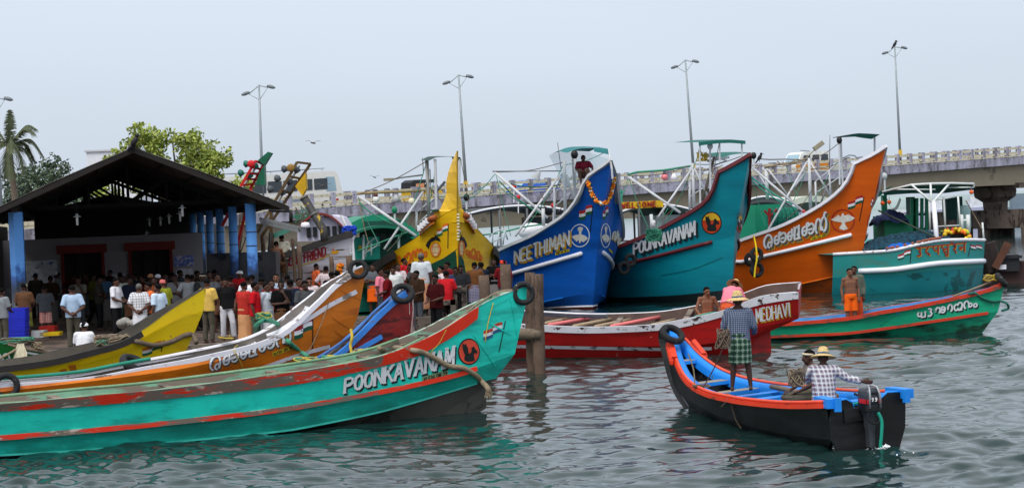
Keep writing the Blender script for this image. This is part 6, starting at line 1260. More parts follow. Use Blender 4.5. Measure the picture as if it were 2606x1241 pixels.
# ---------------- green cabin trawler behind the yellow one
gt = thing('trawler', 'trawler hidden behind the yellow prow, showing a big arched green cabin roof', 'boat', tuple(at(965, 640, 74)))
canopy('cabin_roof', mat('roof_green', (10, 132, 100), .5, .12, .8), (862, 592), (1066, 590), 546, 72, 6, YT, .5, parent=gt); canopy('awning_roof', mat('roof_green2', (8, 100, 78), .5, .12, .8), (890, 598), (1060, 596), 573, 70.5, 1.5, YT, .1, parent=gt)
m = MB(); c0 = at(975, 612, 72.6); m.box(c0, (1.7, 1.5, 1.6), R(12)); m.build('wheelhouse', mat('cabin_green', (12, 72, 58), .6), gt)
m = MB()
for x in (955, 975, 996): m.box(at(x, 606, 71.75), (.24, .06, .4), R(12))
m.build('window', mat('window_dark', (30, 34, 36), .2), gt)
m = MB()
for x in (893, 925, 1015, 1058): m.tube([at(x, 597, 71), at(x, 660, 71)], .05, 6)
m.build('roof_post', GALV, gt); m = MB(); m.box(at(960, 660, 78) - V((0, 0, .9)), (3.6, 9, 2.2), R(12)); m.build('hull', mat('hull_green', (16, 120, 104), .5), gt)
m = MB(); m.box(at(922, 632, 72), (1.3, .8, .9), R(12)); gb_ = tag(m.build('deck_crate', mat('crate_turq', (34, 170, 150), .5), None), 'turquoise box with a yellow number plate beside the yellow bow railing', 'box'); m = MB(); m.box(at(927, 630, 71.5), (.46, .04, .18)); m.build('number_plate', mat('plate_yellow', (0, 0, 0)), gb_)

# ---------------- pale wooden boat with red lettering, behind the low wall
gf = thing('fishing_boat', 'weathered pale wooden boat with dark red lettering behind the low quay wall', 'boat', tuple(at(800, 690, 62)))
GD = V((-.86, .5, 0)); B0 = at(893, 588, 61.5); H = Hull((B0.x, B0.y), tuple((B0 + V((-.95, .3, 0)) * 8).xy)); HG2 = H
M_PW = mat('pale_planks', (196, 192, 200), .8, .12, 1.5, wear=((110, 102, 98), .36, 2, (.2, .2, 3)), wear2=((70, 60, 54), .22, 4, (.2, .2, 2)))
H.add([(690, 735), (760, 725), (840, 718), (880, 715)], 1.2, 4)
H.add([(690, 690), (760, 680), (840, 672), (888, 660)], 1.7, 4)
r4 = H.add([(690, 655), (707, 648), (768, 627), (823, 608), (865, 596), (893, 588)], 2.0, 4)
ext(H.rows, .3); H.below(.8, .7)
fit_hull(gf, H, [M_PW], None, inner=WOOD, cap=mat('gunwale_black', (0, 0, 0)), floor_row=2, inset=.12)
H.rail(r4, .2, .1, out=.04, dz=-.1).build('gunwale_rail', mat('gunwale_black', (0, 0, 0)), gf)
m = MB(); c = H.cast; letters(m, c, 'GOOD FRIEND', (726, 680), (828, 651), 20, 24, 4, .02, 0, True, gap=.2); m.build('name_lettering', [mat('letter_darkred', (150, 24, 34), .7, .2, 6)], gf)
m = MB(); fill(m, c, [(841, 640), (862, 636), (860, 644), (846, 647)], .02, 0); fill(m, c, [(846, 640), (848, 628), (851, 640)], .02, 1); m.build('lamp_emblem', [mat('lamp_yellow', (226, 160, 20), .6), mat('flame_orange', (220, 90, 20), .6)], gf)
m = MB(); ribbon(m, c, smooth2([(715, 688), (760, 676), (800, 664), (840, 648)]), 3, .02); m.build('stripe', mat('stripe_yellow', (196, 160, 60), .7, .2, 6), gf)
cab = mat('cabin_lilac', (206, 204, 224), .7, .08, 1.5)
canopy('cabin_roof', mat('roof_red_edge', (130, 50, 46), .6), (757, 580), (884, 588), 541, 64.2, 4, V((-.1, 1, 0)), .08, parent=gf); m = MB(); A = [at(x, y, 64.5) for x, y in ((757, 581), (780, 565), (821, 549), (840, 546), (862, 552), (884, 588), (882, 612), (757, 614))]; m.prism(A, V((0, 3.4, 0))); wh = m.build('wheelhouse', cab, gf)
for x, y in ((786, 591), (802, 590), (834, 588), (851, 588), (867, 586)): m = MB(); m.box(at(x, y, 64.42), (.15, .06, .36)); wn = m.build('window', mat('window_dark', (0, 0, 0)), wh); 
m = MB(); letters(m, lambda x, y, of=0: (at(x, y, 64.44), None), 'GOD', (826, 553), (846, 553), 6, 6, 1.6, 0); m.build('cabin_lettering', BLK, wh)
m = MB(); m.tube([at(868, 548, 64), at(880, 575, 64), at(884, 600, 64), at(884, 650, 63)], .06, 6); m.build('frame_pipe', WHITE, gf)
m = MB(); rr = random.Random(5)
for _ in range(60): a = at(rr.uniform(762, 785), rr.uniform(540, 562), 65); m.tube([a, a + V((rr.uniform(-.3, .3), 0, rr.uniform(-.2, .3)))], .02, 4, mi=rr.choice((0, 1)))
tag(m.build('net_heap', [ROPEG, ROPED], None), 'tangled green net heap on the pale cabin roof', 'net')
bundle('bright blue cloth knot on the white poles right of the pale boat', 890, 600, 62, .5, .4, [mat('cloth_blue', (20, 70, 190), .8)], 40, 51, 'cloth_knot')
m = MB()
for x0, y0, x1, y1 in ((871, 600, 866, 690), (896, 598, 903, 690), (886, 610, 884, 690)): m.tube([at(x0, y0, 61.6), at(x1, y1, 61.6)], .045, 6)
for y in (630, 645, 660): m.tube([at(870, y, 61.6), at(900, y - 2, 61.6)], .025, 5)
tag(m.build('boarding_ladder', WHITE, None), 'white pipe ladder standing between the pale boat and the yellow bow', 'ladder')
garland('garland', 'small orange flower garland hanging by the white ladder', [at(868, 675, 61.3), at(864, 690, 61.3), at(870, 702, 61.3)], .07, GC, 9, 40)

# ---------------- green trawler showing its stern, far right
sg = thing('trawler', 'green stern trawler with Devanagari name, nets and a wire roof frame on the far right', 'boat', tuple(onz(2390, 738, 0)))
M_SG = mat('stern_teal', (26, 138, 136), .5, .1, 1, wear=((70, 120, 110), .3, 1.3, (.4, .4, 2), .08)); M_SL = mat('stern_teal_low', (14, 118, 126), .5, .1, 1, wear=((10, 80, 84), .35, 1.2))
base = [(2120, 752), (2200, 750), (2271, 747), (2320, 742), (2415, 733), (2470, 727), (2502, 723)]; top = [(2120, 648), (2205, 643), (2271, 638), (2320, 627), (2383, 614), (2450, 611), (2506, 612)]
pl = [onz(x, y, 0) for x, y in base]; ad = V((-.18, 1, 0)).normalized()
depth = [73.5, 73.0, 72.4, 72.2, 72.6, 73.4, 74.6]
tp_ = [at(x, y, d) for (x, y), d in zip(top, depth)]; bt_ = [V((at(x, y, d).x, d + .25, 0)) for (x, y), d in zip(base, depth)]
tp_ = resample(cat_rom(tp_, 5), 30); bt_ = resample(cat_rom(bt_, 5), 30)
m = MB(); m.grid([[a.lerp(b, f) + V((0, -.06 * math.sin(f * 3.1), 0)) for a, b in zip(bt_, tp_)] for f in (.42, .6, .8, 1)]); SB_ = MB(); SB_.v = list(m.v); SB_.f = list(m.f)
low = MB(); low.grid([[p - V((0, -.3, .7)) for p in bt_]] + [[a.lerp(b, f) + V((0, -.06 * math.sin(f * 3.1), 0)) for a, b in zip(bt_, tp_)] for f in (0, .2, .42)]); SB_.add(low.v, low.f)
m.build('stern', M_SG, sg, True); low.build('stern', M_SL, sg, True)
m = MB(); e0, e1 = tp_[-1], bt_[-1]; m.add([e0, e0 + ad * 14, e1 + ad * 14, e1 - V((0, 0, .6))], [(0, 1, 2, 3)]); f0 = tp_[0]; m.add([f0, f0 + ad * 14, e0 + ad * 14, e0] , [(0, 1, 2, 3)]); m.build('side', M_SG, sg)
m = MB(); m.tube([p + V((0, 0, .02)) for p in tp_] + [tp_[-1] + ad * 12], .07, 6); m.build('stern_rail', WHITE, sg, True)
m = MB(); P = [a.lerp(b, .56) + V((0, -.1, 0)) for a, b in zip(bt_, tp_)]; m.tube(P[4:], .11, 8); m.build('rub_rail', mat('rub_white', (0, 0, 0)), sg, True)
tr_ = SB_.bvh()
def cast_s(x, y, off=0.0):
    r = ray(x, y); h = tr_.ray_cast(CP, r)
    if h[0] is None: h = tr_.find_nearest(at(x, y, 73))
    nr = h[1] if h[1].dot(r) < 0 else -h[1]; return h[0] + nr * off, nr
m = MB()
for k, mi in ((2, 1), (0, 0)): script(m, cast_s, ['u_d', 'da', 'pa_d', 'sa_d', 'ra_d', 'na_d'], (2330 + k * .7, 651 + k), (2458 + k * .7, 640 + k), 21, 23, 4, .02 + .01 * (k == 0), mi, bar=True, gap=.15)
m.build('name_lettering', [mat('letter_rust', (140, 34, 22), .6), mat('letter_gold', (0, 0, 0))], sg)
flag_mark(sg, cast_s, 2285, 648, 32, 14, -.3, ((170, 34, 40), (232, 232, 238), (20, 80, 56)), pole=[(2319, 634), (2316, 670)]); flag_mark(sg, cast_s, 2469, 621, 30, 12, .25, ((170, 34, 40), (232, 232, 238), (20, 80, 56)), pole=[(2471, 620), (2463, 654)])
GR2 = mat('deck_green2', (10, 120, 84), .55, .15, 1)
m = MB(); m.box(at(2272, 590, 77.5) - V((0, 0, .2)), (1.25, 1.3, 1.8), R(10)); m.build('deck_locker', GR2, sg); m = MB(); m.box(at(2250, 520, 78.2) - V((0, 0, .8)), (.22, .22, 2.4)); m.build('roof_post', GR2, sg)
m = MB()
for x in (2320, 2333, 2346, 2358): m.beam(at(x, 504, 78), at(x, 590, 78), .16, .12)
for y in (545, 582): m.beam(at(2316, y, 78.1), at(2362, y, 78.1), .06, .1)
m.build('slatted_panel', GR2, sg)
m = MB(); m.box(at(2318, 545, 78.6), (.2, .9, 1.5)); m.build('cabin_side', mat('tarp_dkgreen', (14, 56, 52), .8, .2), sg); m = MB(); m.box(at(2424, 530, 79), (.7, .8, 1.0)); m.build('cabin_side', mat('tarp_dkgreen', (14, 56, 52), .8, .2), sg)
wn = mat('wire_white', (224, 228, 226), .5, .05); PT = [at(x, y, d) for x, y, d in ((2246, 488, 75.5), (2320, 470, 74.5), (2368, 467, 74.5), (2420, 466, 75), (2478, 467, 76), (2479, 477, 76))]
m = MB(); m.tube(PT, .045, 6); m.tube([at(2270, 482, 75.2), at(2380, 482, 75.5)], .03, 5); m.tube([at(2412, 477, 76), at(2479, 477, 76)], .03, 5); m.tube([at(2370, 513, 74), at(2320, 470, 74.5)], .045, 6); m.tube([at(2376, 513, 74), at(2416, 467, 75)], .045, 6); m.tube([at(2368, 467, 74.5), at(2370, 510, 74)], .045, 6); m.tube([at(2376, 510, 74), at(2430, 500, 75.5)], .04, 6); m.build('roof_frame', wn, sg, True)
m = MB(); m.grid([resample([at(2246, 490, 76), at(2320, 473, 75.3), at(2420, 469, 75.6), at(2478, 470, 76.6)], 12), resample([at(2250, 497, 79), at(2320, 492, 79), at(2400, 492, 79), at(2470, 483, 80)], 12)]); m.build('roof_sheet', mat('roof_sheet_green', (24, 92, 72), .7, .2, 1.5), sg); m = MB(); m.grid([[at(2232, 490, 77), at(2272, 472, 77)], [at(2236, 502, 78), at(2250, 490, 78)]]); m.build('side_awning', mat('awning_green_lt', (70, 160, 130), .6), sg)
m = MB(); m.tube([at(2376, 514, 74), at(2384, 612, 73)], .1, 8); m.build('stern_post', mat('rub_white', (0, 0, 0)), sg, True)
m = MB()
for x0, y0, x1, y1 in ((2402, 505, 2406, 588), (2438, 500, 2444, 580), (2504, 612, 2500, 566), (2365, 512, 2367, 590)): m.tube([at(x0, y0, 75), at(x1, y1, 75)], .04, 6)
m.build('deck_post', wn, sg, True); m = MB()
for x in (2446, 2463): m.tube([at(x, 546, 75.5), at(x + 2, 590, 75.5)], .085, 7)
m.tube([at(2446, 561, 75.5), at(2463, 560, 75.5)], .05, 6); m.tube([at(2386, 576, 75), at(2444, 573, 75)], .025, 5); m.build('deck_pipework', wn, sg, True)
tag((lambda mm: mm.build('bait_tank', mat('tank_glass', (120, 150, 150), .4, .2, 3), None, True))(MB().lathe([(0, 1.3), (.2, 1.3), (.28, 1.2), (.3, .5), (.26, .1), (0, .1)], Matrix.Translation(at(2455, 600, 77)), 12)), 'pale plastic wrapped tank on the green stern trawler', 'tank')
# net heap: lumpy mound of net
def mound(name, label, pts, d, dp, m_, seed=1, rough=.09, cat_='net'):
    P = resample([at(x, y, d) for x, y in pts], 40); zb = min(p.z for p in P) - .1; rows = []
    for j in range(14):
        f = j / 13; s = math.sin(math.pi * min(.5, f * 1.0 if f < .5 else .5)) ; rows.append([])
        for i, p in enumerate(P):
            h = (p.z - zb) * (math.sin(math.pi * min(f * .9 + .06, 1)) ** .6); q = V((p.x, d + dp * (f - .5) * 1.4, zb + h)); nn = noise.noise(q * 2.2 + V((seed, 0, 0))) * rough * 2 + noise.noise(q * 7) * rough; rows[-1].append(q + V((0, -nn, nn)))
    m = MB(); m.grid(rows); return tag(m.build(name, m_, None, True), label, cat_)
NETB = mat('net_teal', (20, 66, 84), .95, .4, 6, wear=((10, 40, 56), .5, 9), bump=1.0)
mound('net_heap', 'large dark blue green net heap on the trawler stern', [(2196, 632), (2215, 612), (2250, 600), (2300, 594), (2340, 586), (2375, 588), (2400, 600), (2412, 610)], 74.2, 1.8, NETB, 2, .07)
mound('net_heap', 'bright blue net piece lying on the stern edge of the trawler', [(2248, 634), (2262, 624), (2290, 618), (2320, 616), (2330, 624)], 72.9, .6, mat('net_bright', (14, 96, 190), .9, .4, 8, bump=1), 5, .06)
mound('net_heap', 'dark blue tarp bundle behind the orange prow', [(2218, 565), (2235, 545), (2260, 535), (2300, 545), (2310, 570)], 77, 1, mat('tarp_navy', (22, 34, 74), .8, .4, 4), 7, .08)
m = MB()
for i in range(18): f = i / 17; m.sph(cast_s(2276 + 96 * f, 628 - 18 * f, .1)[0] + V((0, .1, .12)), (.075, .06, .06), 8, 6)
tag(m.build('float_line', mat('float_brick', (150, 84, 62), .7, .2, 6), None, True), 'string of brick red floats along the stern rail of the trawler', 'float line')
m = MB(); rr = random.Random(6); CL = [mat('buoy_%d' % i, c_, .5) for i, c_ in enumerate(((230, 110, 30), (222, 190, 40), (150, 190, 60), (196, 60, 34), (40, 40, 44)))]
for i in range(120):
    t = rr.random(); a = math.pi * (1.1 - 1.25 * t); x = 2430 + 34 * math.cos(a) + rr.uniform(-7, 7); y = 606 - 20 * math.sin(a) + rr.uniform(-5, 5) if t < .75 else 600 + rr.uniform(-6, 8); m.sph(at(min(x, 2474), min(y, 612), 74.3 + rr.uniform(-.3, .5)), rr.uniform(.06, .1), 8, 6, mi=rr.choice((0, 0, 1, 1, 2, 3, 4)))
tag(m.build('float_heap', CL, None, True), 'heap of orange and yellow net floats on the trawler stern', 'floats')
m = MB(); m.sph(at(2425, 606, 74.6), (.8, .4, .3), 12, 8); tag(m.build('net_heap', mat('net_dark', (44, 40, 40), .95, .4, 8, bump=1), None, True), 'dark net under the orange and yellow floats', 'net')
def hbag(x, y, d): m = MB(); m.grid([[at(2258 + 0 * i, 508, d) for i in range(1)] * 2]) if False else None
m = MB(); A = resample(cat_rom([at(2260, 508, 76), at(2266, 525, 76), at(2275, 536, 76), at(2285, 530, 76), at(2294, 508, 76)], 5), 16); m.grid([A, [p + V((0, .35, .1)) for p in A]]); tag(m.build('hanging_net', mat('net_black', (40, 42, 46), .95, .3, 8, alpha=.75), None, True), 'dark net bag hanging under the trawler roof', 'net')
for x, y, lb in ((2246, 517, 'orange float hanging left under the trawler roof'), (2263, 514, 'orange float hanging right under the trawler roof'), (2472, 489, 'orange float under the right end of the wire roof frame')): hang('buoy_float', lb, x, y, y - 14, 75.6, .09, mat('float_orange', (230, 96, 30), .5))
rope('rigging_rope', 'dark rope slanting down across the green trawler deck to its stern post', [at(2236, 536, 75), at(2310, 570, 74), at(2380, 603, 73)], .035, mat('rope_dark', (60, 70, 60), .9)); rope('rigging_rope', 'rope stay from the tank down to the stern corner of the trawler', [at(2458, 510, 75), at(2482, 552, 75), at(2500, 584, 74.6)], .022, ROPED)
ball_lamp('white flood lamp on a stick left of the wire roof', 2251, 448, 485, 77, mat('globe_grey', (0, 0, 0)))
# ---------------- dark barge tail and small far craft on the right
db = thing('work_barge', 'rusty dark barge end with a slanting plank, right of the green stern', 'boat', (24, 79, 0))
m = MB(); m.box(at(2530, 690, 79) + V((0, 0, -.2)), (2.3, 3.0, 1.3), R(-6)); m.build('hull', mat('barge_rust', (66, 44, 42), .8, .3, 1.5), db); m = MB(); m.box(at(2556, 668, 78), (1.0, 1.6, .7), R(-6)); m.box(at(2556, 660, 78) + V((0, 0, .12)), (1.2, 1.8, .12), R(-6)); m.build('engine_box', mat('tarp_black', (34, 34, 38), .6), db); m = MB(); m.box(at(2551, 679, 77.1), (.32, .05, .2)); m.build('notice_plate', WHITE, db)
m = MB(); m.beam(at(2532, 682, 77), at(2566, 618, 77), .12, .3); m.build('plank', mat('rust_plank', (94, 58, 44), .8), db); m = MB(); m.beam(at(2505, 618, 77.5), at(2540, 616, 77.5), .1, .1); m.tube([at(2510, 618, 77.5), at(2528, 690, 77.5)], .4, 8); m.build('drum_frame', mat('barge_dark', (48, 36, 36), .8), db)
m = MB(); m.box(at(2584, 548, 300), (10, 3, 2.2)); m.box(at(2590, 520, 300), (2.2, 2, 3.6)); m.box(at(2570, 534, 300), (1, .5, 1)); tag(m.build('far_boat', mat('far_boat_grey', (120, 136, 150), .7, .15, .5), None), 'far grey blue vessel under the bridge at the right edge', 'boat', 'far vessels under the bridge')
for x, y, d, w_, lb in ((2370, 548, 260, 7, 'far white launch seen left of the bridge pier'), (2500, 540, 240, 5, 'small far boat beside the bridge pier column'), (2340, 562, 330, 16, 'long pale ferry far beyond the green trawler'), (2100, 540, 320, 9, 'far pale boat glimpsed through the orange trawler rigging')):
    o = thing('far_boat', lb, 'boat', tuple(at(x, y, d)), 'far vessels under the bridge'); c0 = at(x, y, d); m = MB(); m.prism([c0 + V((-w_ / 2, 0, .6)), c0 + V((w_ / 2, 0, .9)), c0 + V((w_ / 2 - 1, 0, -1.6)), c0 + V((-w_ / 2 + .8, 0, -1.6))], V((0, 2, 0))); m.build('hull', mat('far_hull', (176, 180, 206), .7, .1), o); m = MB(); m.box(c0 + V((0, 1, 1.4)), (w_ * .6, 1.6, 1.5)); m.build('cabin', mat('far_cabin', (222, 226, 232), .7), o)

# thin stays and slack lines in every rig
for rt_, d_, ln in ((yt, 67, ((1086, 410, 911, 496, 5), (1086, 412, 1010, 620, 8), (1090, 440, 1058, 590, 3), (1109, 406, 1092, 520, 4), (1172, 404, 1200, 560, 6), (911, 500, 960, 610, 12), (1060, 540, 985, 640, 6), (1110, 500, 1240, 470, 16), (1086, 470, 1180, 560, 8))),
    (bt, 72, ((1436, 412, 1262, 438, 8), (1436, 415, 1330, 590, 10), (1430, 440, 1400, 560, 5), (1262, 442, 1300, 600, 14), (1411, 480, 1330, 560, 10), (1436, 420, 1545, 385, 6), (1480, 440, 1420, 540, 8), (1262, 440, 1170, 520, 10), (1440, 450, 1463, 520, 4))),
    (tt, 74, ((1763, 420, 1600, 448, 9), (1763, 424, 1690, 570, 10), (1763, 418, 1885, 398, 9), (1600, 452, 1650, 580, 12), (1757, 470, 1680, 560, 8), (1782, 365, 1763, 430, 3), (1831, 360, 1800, 480, 6), (1600, 450, 1560, 540, 8), (1766, 430, 1840, 420, 8), (1700, 530, 1640, 600, 10))),
    (ot, 78, ((2060, 408, 1906, 420, 10), (2060, 412, 1990, 560, 9), (2060, 406, 2140, 360, 6), (1906, 424, 1950, 580, 14), (2075, 470, 2000, 560, 8), (2112, 440, 2060, 520, 5), (2062, 430, 2160, 400, 8), (1906, 420, 1880, 520, 8), (1950, 432, 2050, 540, 10), (2000, 420, 2030, 500, 9)))):
    for k_ in (0, 1):
        m = MB()
        for i, (x0, y0, x1, y1, sg_) in enumerate(ln):
            if i % 2 == k_: m.tube(cat_rom([at(x0, y0, d_), at((x0 + x1) / 2 + 2, (y0 + y1) / 2 + sg_, d_ - .2), at(x1, y1, d_ - .4)], 5), .016, 4)
        m.build('stay_line', (ROPED, ROPEG)[k_], rt_, True)
# ============================================================ PEOPLE
def remesh(mb, vox, it=3, f=.5):
    me = bpy.data.meshes.new('tmp'); me.from_pydata(mb.v, [], mb.f); me.update(); o = bpy.data.objects.new('tmp', me); COL.objects.link(o)
    r = o.modifiers.new('r', 'REMESH'); r.mode = 'VOXEL'; r.voxel_size = vox
    if it: s = o.modifiers.new('s', 'SMOOTH'); s.iterations = it; s.factor = f
    dg = bpy.context.evaluated_depsgraph_get(); out = bpy.data.meshes.new_from_object(o.evaluated_get(dg)); bpy.data.objects.remove(o); bpy.data.meshes.remove(me)
    out.polygons.foreach_set('use_smooth', [True] * len(out.polygons)); return out
def cap(mb, a, b, r0, r1=None, n=10):
    r1 = r0 if r1 is None else r1; a, b = V(a), V(b); d = b - a
    if d.length > 1e-5: mb.tube([a, b], [r0, r1], n)
    mb.sph(a, r0, n, 6); mb.sph(b, r1, n, 6)
def loftE(mb, P, rx, ry, sx, n=18, folds=0.0, nf=7, capped=True):
    """elliptical rings along P; sx = sideways vector"""
    rows = []; P = [V(p) for p in P]
    for i, p in enumerate(P):
        t = (P[min(i + 1, len(P) - 1)] - P[max(i - 1, 0)]).normalized(); x = V(sx) - t * t.dot(V(sx)); x.normalize(); y = t.cross(x)
        rows.append([p + x * rx[i] * math.cos(a) * (1 + folds * math.sin(a * nf + i * .35) * i / len(P)) + y * ry[i] * math.sin(a) * (1 + folds * math.sin(a * nf + 1 + i * .3) * i / len(P)) for a in [2 * math.pi * k / n for k in range(n)]])
    vs = [p for r in rows for p in r]; m_ = len(rows)
    mb.add(vs, [(i * n + j, i * n + (j + 1) % n, (i + 1) * n + (j + 1) % n, (i + 1) * n + j) for i in range(m_ - 1) for j in range(n)] + ([tuple(range(n))[::-1], tuple((m_ - 1) * n + j for j in range(n))] if capped else []))
def J(**k):
    b = dict(hip=(0, 0, .9), mid=(0, .0, 1.1), chest=(0, .0, 1.28), neck=(0, .01, 1.42), head=(0, -.02, 1.54), face=(0, -1, -.05),
             shL=(.175, 0, 1.36), elL=(.235, .03, 1.1), wrL=(.235, -.03, .87), haL=(0, -.15, -1), shR=(-.175, 0, 1.36), elR=(-.235, .03, 1.1), wrR=(-.235, -.03, .87), haR=(0, -.15, -1),
             hpL=(.085, 0, .88), knL=(.1, -.02, .48), anL=(.105, .02, .08), hpR=(-.085, 0, .88), knR=(-.1, -.02, .48), anR=(-.105, .02, .08), toe=(0, -1, 0))
    b.update(k); return {q: V(p) for q, p in b.items()}
POSES = dict(
    stand=J(), relax=J(hip=(.03, 0, .9), mid=(.02, .01, 1.1), knL=(.13, -.09, .48), anL=(.16, -.06, .08), elL=(.25, .05, 1.1), wrL=(.2, -.1, .88), head=(-.01, -.04, 1.535), face=(-.3, -1, -.25)), stride=J(knL=(.1, -.1, .48), anL=(.1, -.14, .08), anR=(-.1, .16, .1), wrL=(.25, .06, .88), wrR=(-.24, -.12, .9)),
    behind=J(elL=(.27, .1, 1.1), wrL=(.06, .17, .93), haL=(-1, .1, -.2), elR=(-.27, .1, 1.1), wrR=(-.05, .19, .95), haR=(1, .1, -.3)),
    crossed=J(elL=(.25, -.07, 1.11), wrL=(-.03, -.2, 1.15), haL=(-1, 0, .2), elR=(-.25, -.07, 1.11), wrR=(.03, -.18, 1.12), haR=(1, 0, .2)),
    front=J(elL=(.25, -.04, 1.1), wrL=(.1, -.25, 1.03), haL=(-.5, -1, .1), elR=(-.25, -.04, 1.1), wrR=(-.1, -.24, 1.0), haR=(.5, -1, 0), face=(0, -1, -.3)),
    akimbo=J(elL=(.36, .06, 1.13), wrL=(.19, -.05, 1.0), haL=(-.6, -.6, -.4), elR=(-.24, .03, 1.1)),
    chin=J(elL=(.2, -.14, 1.13), wrL=(.07, -.17, 1.37), haL=(-.4, .2, 1), elR=(-.22, -.1, 1.1), wrR=(.06, -.19, 1.12), haR=(1, 0, .2)),
    talk=J(elL=(.26, -.06, 1.12), wrL=(.22, -.3, 1.2), haL=(0, -1, .4), face=(.25, -1, -.05)),
    sit=J(hip=(0, .05, .46), mid=(0, .06, .66), chest=(0, .02, .84), neck=(0, .0, .98), head=(0, -.05, 1.1), shL=(.175, .01, .93), shR=(-.175, .01, .93), elL=(.25, -.06, .7), wrL=(.16, -.3, .58), haL=(-.2, -1, -.2), elR=(-.25, -.06, .7), wrR=(-.14, -.32, .58), haR=(.2, -1, -.2), hpL=(.09, .03, .45), hpR=(-.09, .03, .45), knL=(.13, -.4, .46), knR=(-.13, -.4, .46), anL=(.12, -.38, .07), anR=(-.12, -.38, .07)),
    crosslegged=J(hip=(0, .0, .13), mid=(0, .0, .33), chest=(0, .0, .52), neck=(0, .0, .66), head=(0, -.03, .78), face=(.2, -1, -.25), shL=(.185, 0, .61), shR=(-.185, 0, .61), elL=(.31, -.05, .36), wrL=(.27, -.3, .2), haL=(0, -1, -.4), elR=(-.31, -.06, .36), wrR=(-.25, -.28, .2), haR=(.2, -1, -.4), hpL=(.09, 0, .13), hpR=(-.09, 0, .13), knL=(.32, -.3, .2), knR=(-.32, -.3, .2), anL=(-.08, -.36, .08), anR=(.08, -.42, .08)),
    bend=J(hip=(0, .0, .86), mid=(0, -.12, 1.02), chest=(0, -.26, 1.14), neck=(0, -.38, 1.2), head=(0, -.48, 1.26), face=(0, -.6, -.8), shL=(.18, -.32, 1.16), shR=(-.18, -.32, 1.16), elL=(.26, -.42, .93), wrL=(.2, -.48, .72), haL=(0, -.2, -1), elR=(-.28, -.4, .93), wrR=(-.22, -.5, .74), haR=(0, -.2, -1), knL=(.12, -.1, .46), knR=(-.12, -.06, .46)),
    haul=J(knL=(.11, -.03, .48), anL=(.15, .0, .08), knR=(-.13, -.05, .48), anR=(-.17, -.04, .08), hpR=(-.095, 0, .88), elL=(.27, -.02, 1.1), wrL=(.22, -.22, .98), haL=(-.3, -1, -.2), elR=(-.27, -.03, 1.1), wrR=(-.25, -.24, .98), haR=(.2, -1, -.1), face=(-.2, -1, -.15)),
    helm=J(hip=(0, .05, .46), mid=(0, .03, .66), chest=(0, -.02, .84), neck=(0, -.06, .98), head=(0, -.11, 1.1), face=(.15, -1, -.35), shL=(.18, -.02, .93), shR=(-.18, -.02, .93), elR=(-.37, -.02, .8), wrR=(-.62, .02, .74), haR=(-1, .1, -.1), elL=(.26, -.18, .76), wrL=(.32, -.42, .76), haL=(.3, -1, .1), hpL=(.09, .03, .45), hpR=(-.09, .03, .45), knL=(.14, -.4, .46), knR=(-.14, -.4, .46), anL=(.12, -.36, .07), anR=(-.12, -.36, .07)),
    perch=J(hip=(0, .05, .3), mid=(0, .06, .5), chest=(0, .01, .68), neck=(0, -.02, .82), head=(0, -.06, .94), shL=(.19, .0, .77), shR=(-.19, .0, .77), elL=(.32, -.06, .58), wrL=(.3, -.22, .46), haL=(-.6, -.6, 0), elR=(-.27, -.1, .55), wrR=(-.1, -.3, .48), haR=(.5, -1, 0), hpL=(.09, .03, .29), hpR=(-.09, .03, .29), knL=(.12, -.3, .52), knR=(-.16, -.28, .5), anL=(.08, -.32, .1), anR=(-.12, -.3, .08)),
)
